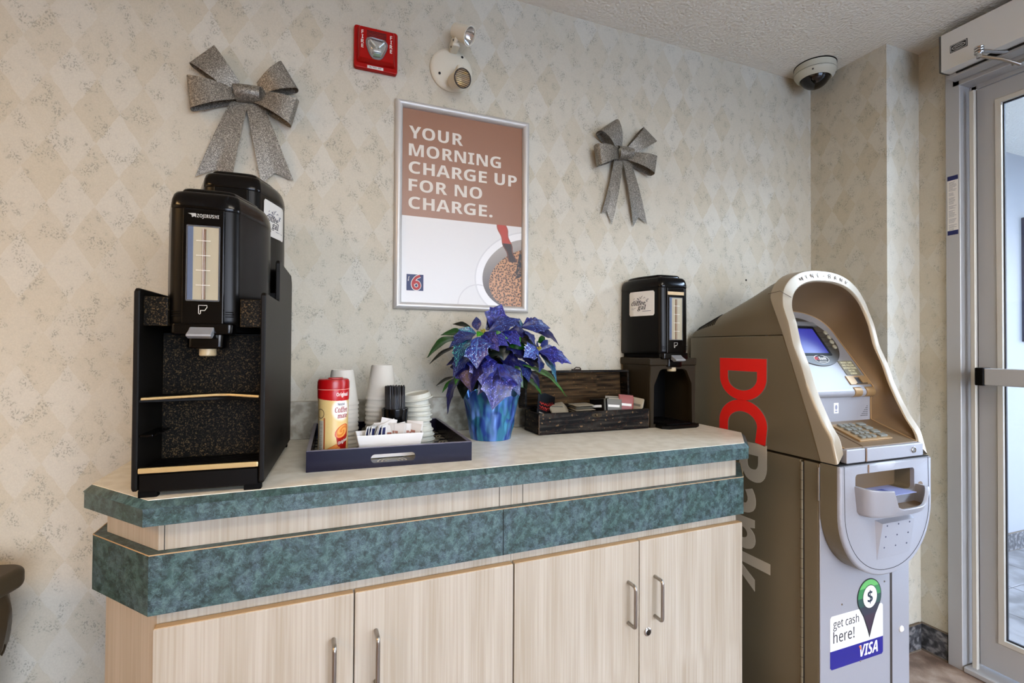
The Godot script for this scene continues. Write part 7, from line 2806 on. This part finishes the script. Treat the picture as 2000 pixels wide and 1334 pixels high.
func bin() -> void:
	var t := thing("waste_bin", "dark brown waste bin with a flat lid and tucked bag at the far left", "bin", Vector3(-0.822, -0.0, 0.235), deg_to_rad(-14))
	var lidm := mat(Color(0.27, 0.235, 0.175), 0.5, 0.0, 0.3)
	var g := Geo.new()
	var rings := []
	for q in [[0.130, 0.0], [0.134, 0.006], [0.165, 0.60], [0.167, 0.66]]:
		var r := PackedVector3Array()
		for v in Geo.plan(q[0], q[0] * 0.75, 0.04, 5):
			r.append(Vector3(v.x, q[1], -v.y))
		rings.append(r)
	g.loft(rings)
	obj("bin_body", g, mat(Color(0.21, 0.175, 0.125), 0.55, 0.0, 0.3), t, "", 50)
	g = Geo.new()
	rings = []
	for k in 9:
		var f := k / 8.0
		var r := PackedVector3Array()
		var i := 0
		for v in Geo.plan(0.172, 0.131, 0.045, 9):
			var wob := 0.006 * sin(i * 1.9 + f * 6.0) + 0.004 * sin(i * 0.8 - f * 9.0)
			var s := 1.0 + 0.05 * sin(PI * f) + wob
			r.append(Vector3(v.x * s, 0.535 + 0.135 * f + 0.02 * sin(i * 0.7) * (1 - f), -v.y * s))
			i += 1
		rings.append(r)
	g.loft(rings, false, false)
	obj("bin_bag", g, mat(Color(0.24, 0.205, 0.15), 0.35, 0.0, 0.4), t, "folded bag edge under the lid", 60)
	g = Geo.new()
	g.rbox(Vector3(0, 0.690, 0), Vector3(0.385, 0.045, 0.300), 0.045, 0.014, 7, Transform3D.IDENTITY, 4)
	obj("lid", g, lidm, t, "", 50)
	g = Geo.new()
	g.rbox(Vector3(0, 0.7125, 0.02), Vector3(0.20, 0.003, 0.14), 0.02, 0.001, 5)
	obj("lid_flap", g, mat(Color(0.07, 0.06, 0.05), 0.6), t)

func more() -> void:
	M.black_satin = mat(Color(0.020, 0.019, 0.017), 0.32, 0.0, 0.3)
	M.black_speck = mat(Color(0.030, 0.027, 0.021), 0.36)
	M.black_speck = tri_mat(ramp(noise(256, 256, 0.45, 131, 2, FastNoiseLite.TYPE_VALUE), 256, 256, [[0.35, Color(0.045, 0.040, 0.032)], [0.60, Color(0.11, 0.095, 0.07)], [0.78, Color(0.36, 0.29, 0.19)]]), Vector3.ONE * 0.20, 0.5)
	M.black_speck.metallic_specular = 0.2
	bump(M.black_speck, M.fine, 0.015)
	M.brown_pebble = mat(Color(0.17, 0.145, 0.105), 0.45, 0.0, 0.25)
	M.brown_pebble.uv1_triplanar = true
	M.brown_pebble.uv1_scale = Vector3.ONE * 14.0
	bump(M.brown_pebble, M.fine, 0.010)
	M.chrome_dim = mat(Color(0.45, 0.47, 0.50), 0.25, 0.8)
	M.cream = mat(Color(0.80, 0.78, 0.71), 0.42)
	var gn := noise(256, 256, 0.40, 111, 2, FastNoiseLite.TYPE_VALUE)
	M.glitter = tri_mat(ramp(gn, 256, 256, [[0.2, Color(0.30, 0.285, 0.255)], [0.5, Color(0.44, 0.42, 0.38)], [0.8, Color(0.66, 0.64, 0.59)]]), Vector3.ONE * 0.13, 0.42, false, 0.35)
	bump(M.glitter, tex_grey(256, 256, gn), 0.05)
	big_stand()
	small_stand()
	tray()
	plant()
	tea_box()
	wall_things()
	bin()
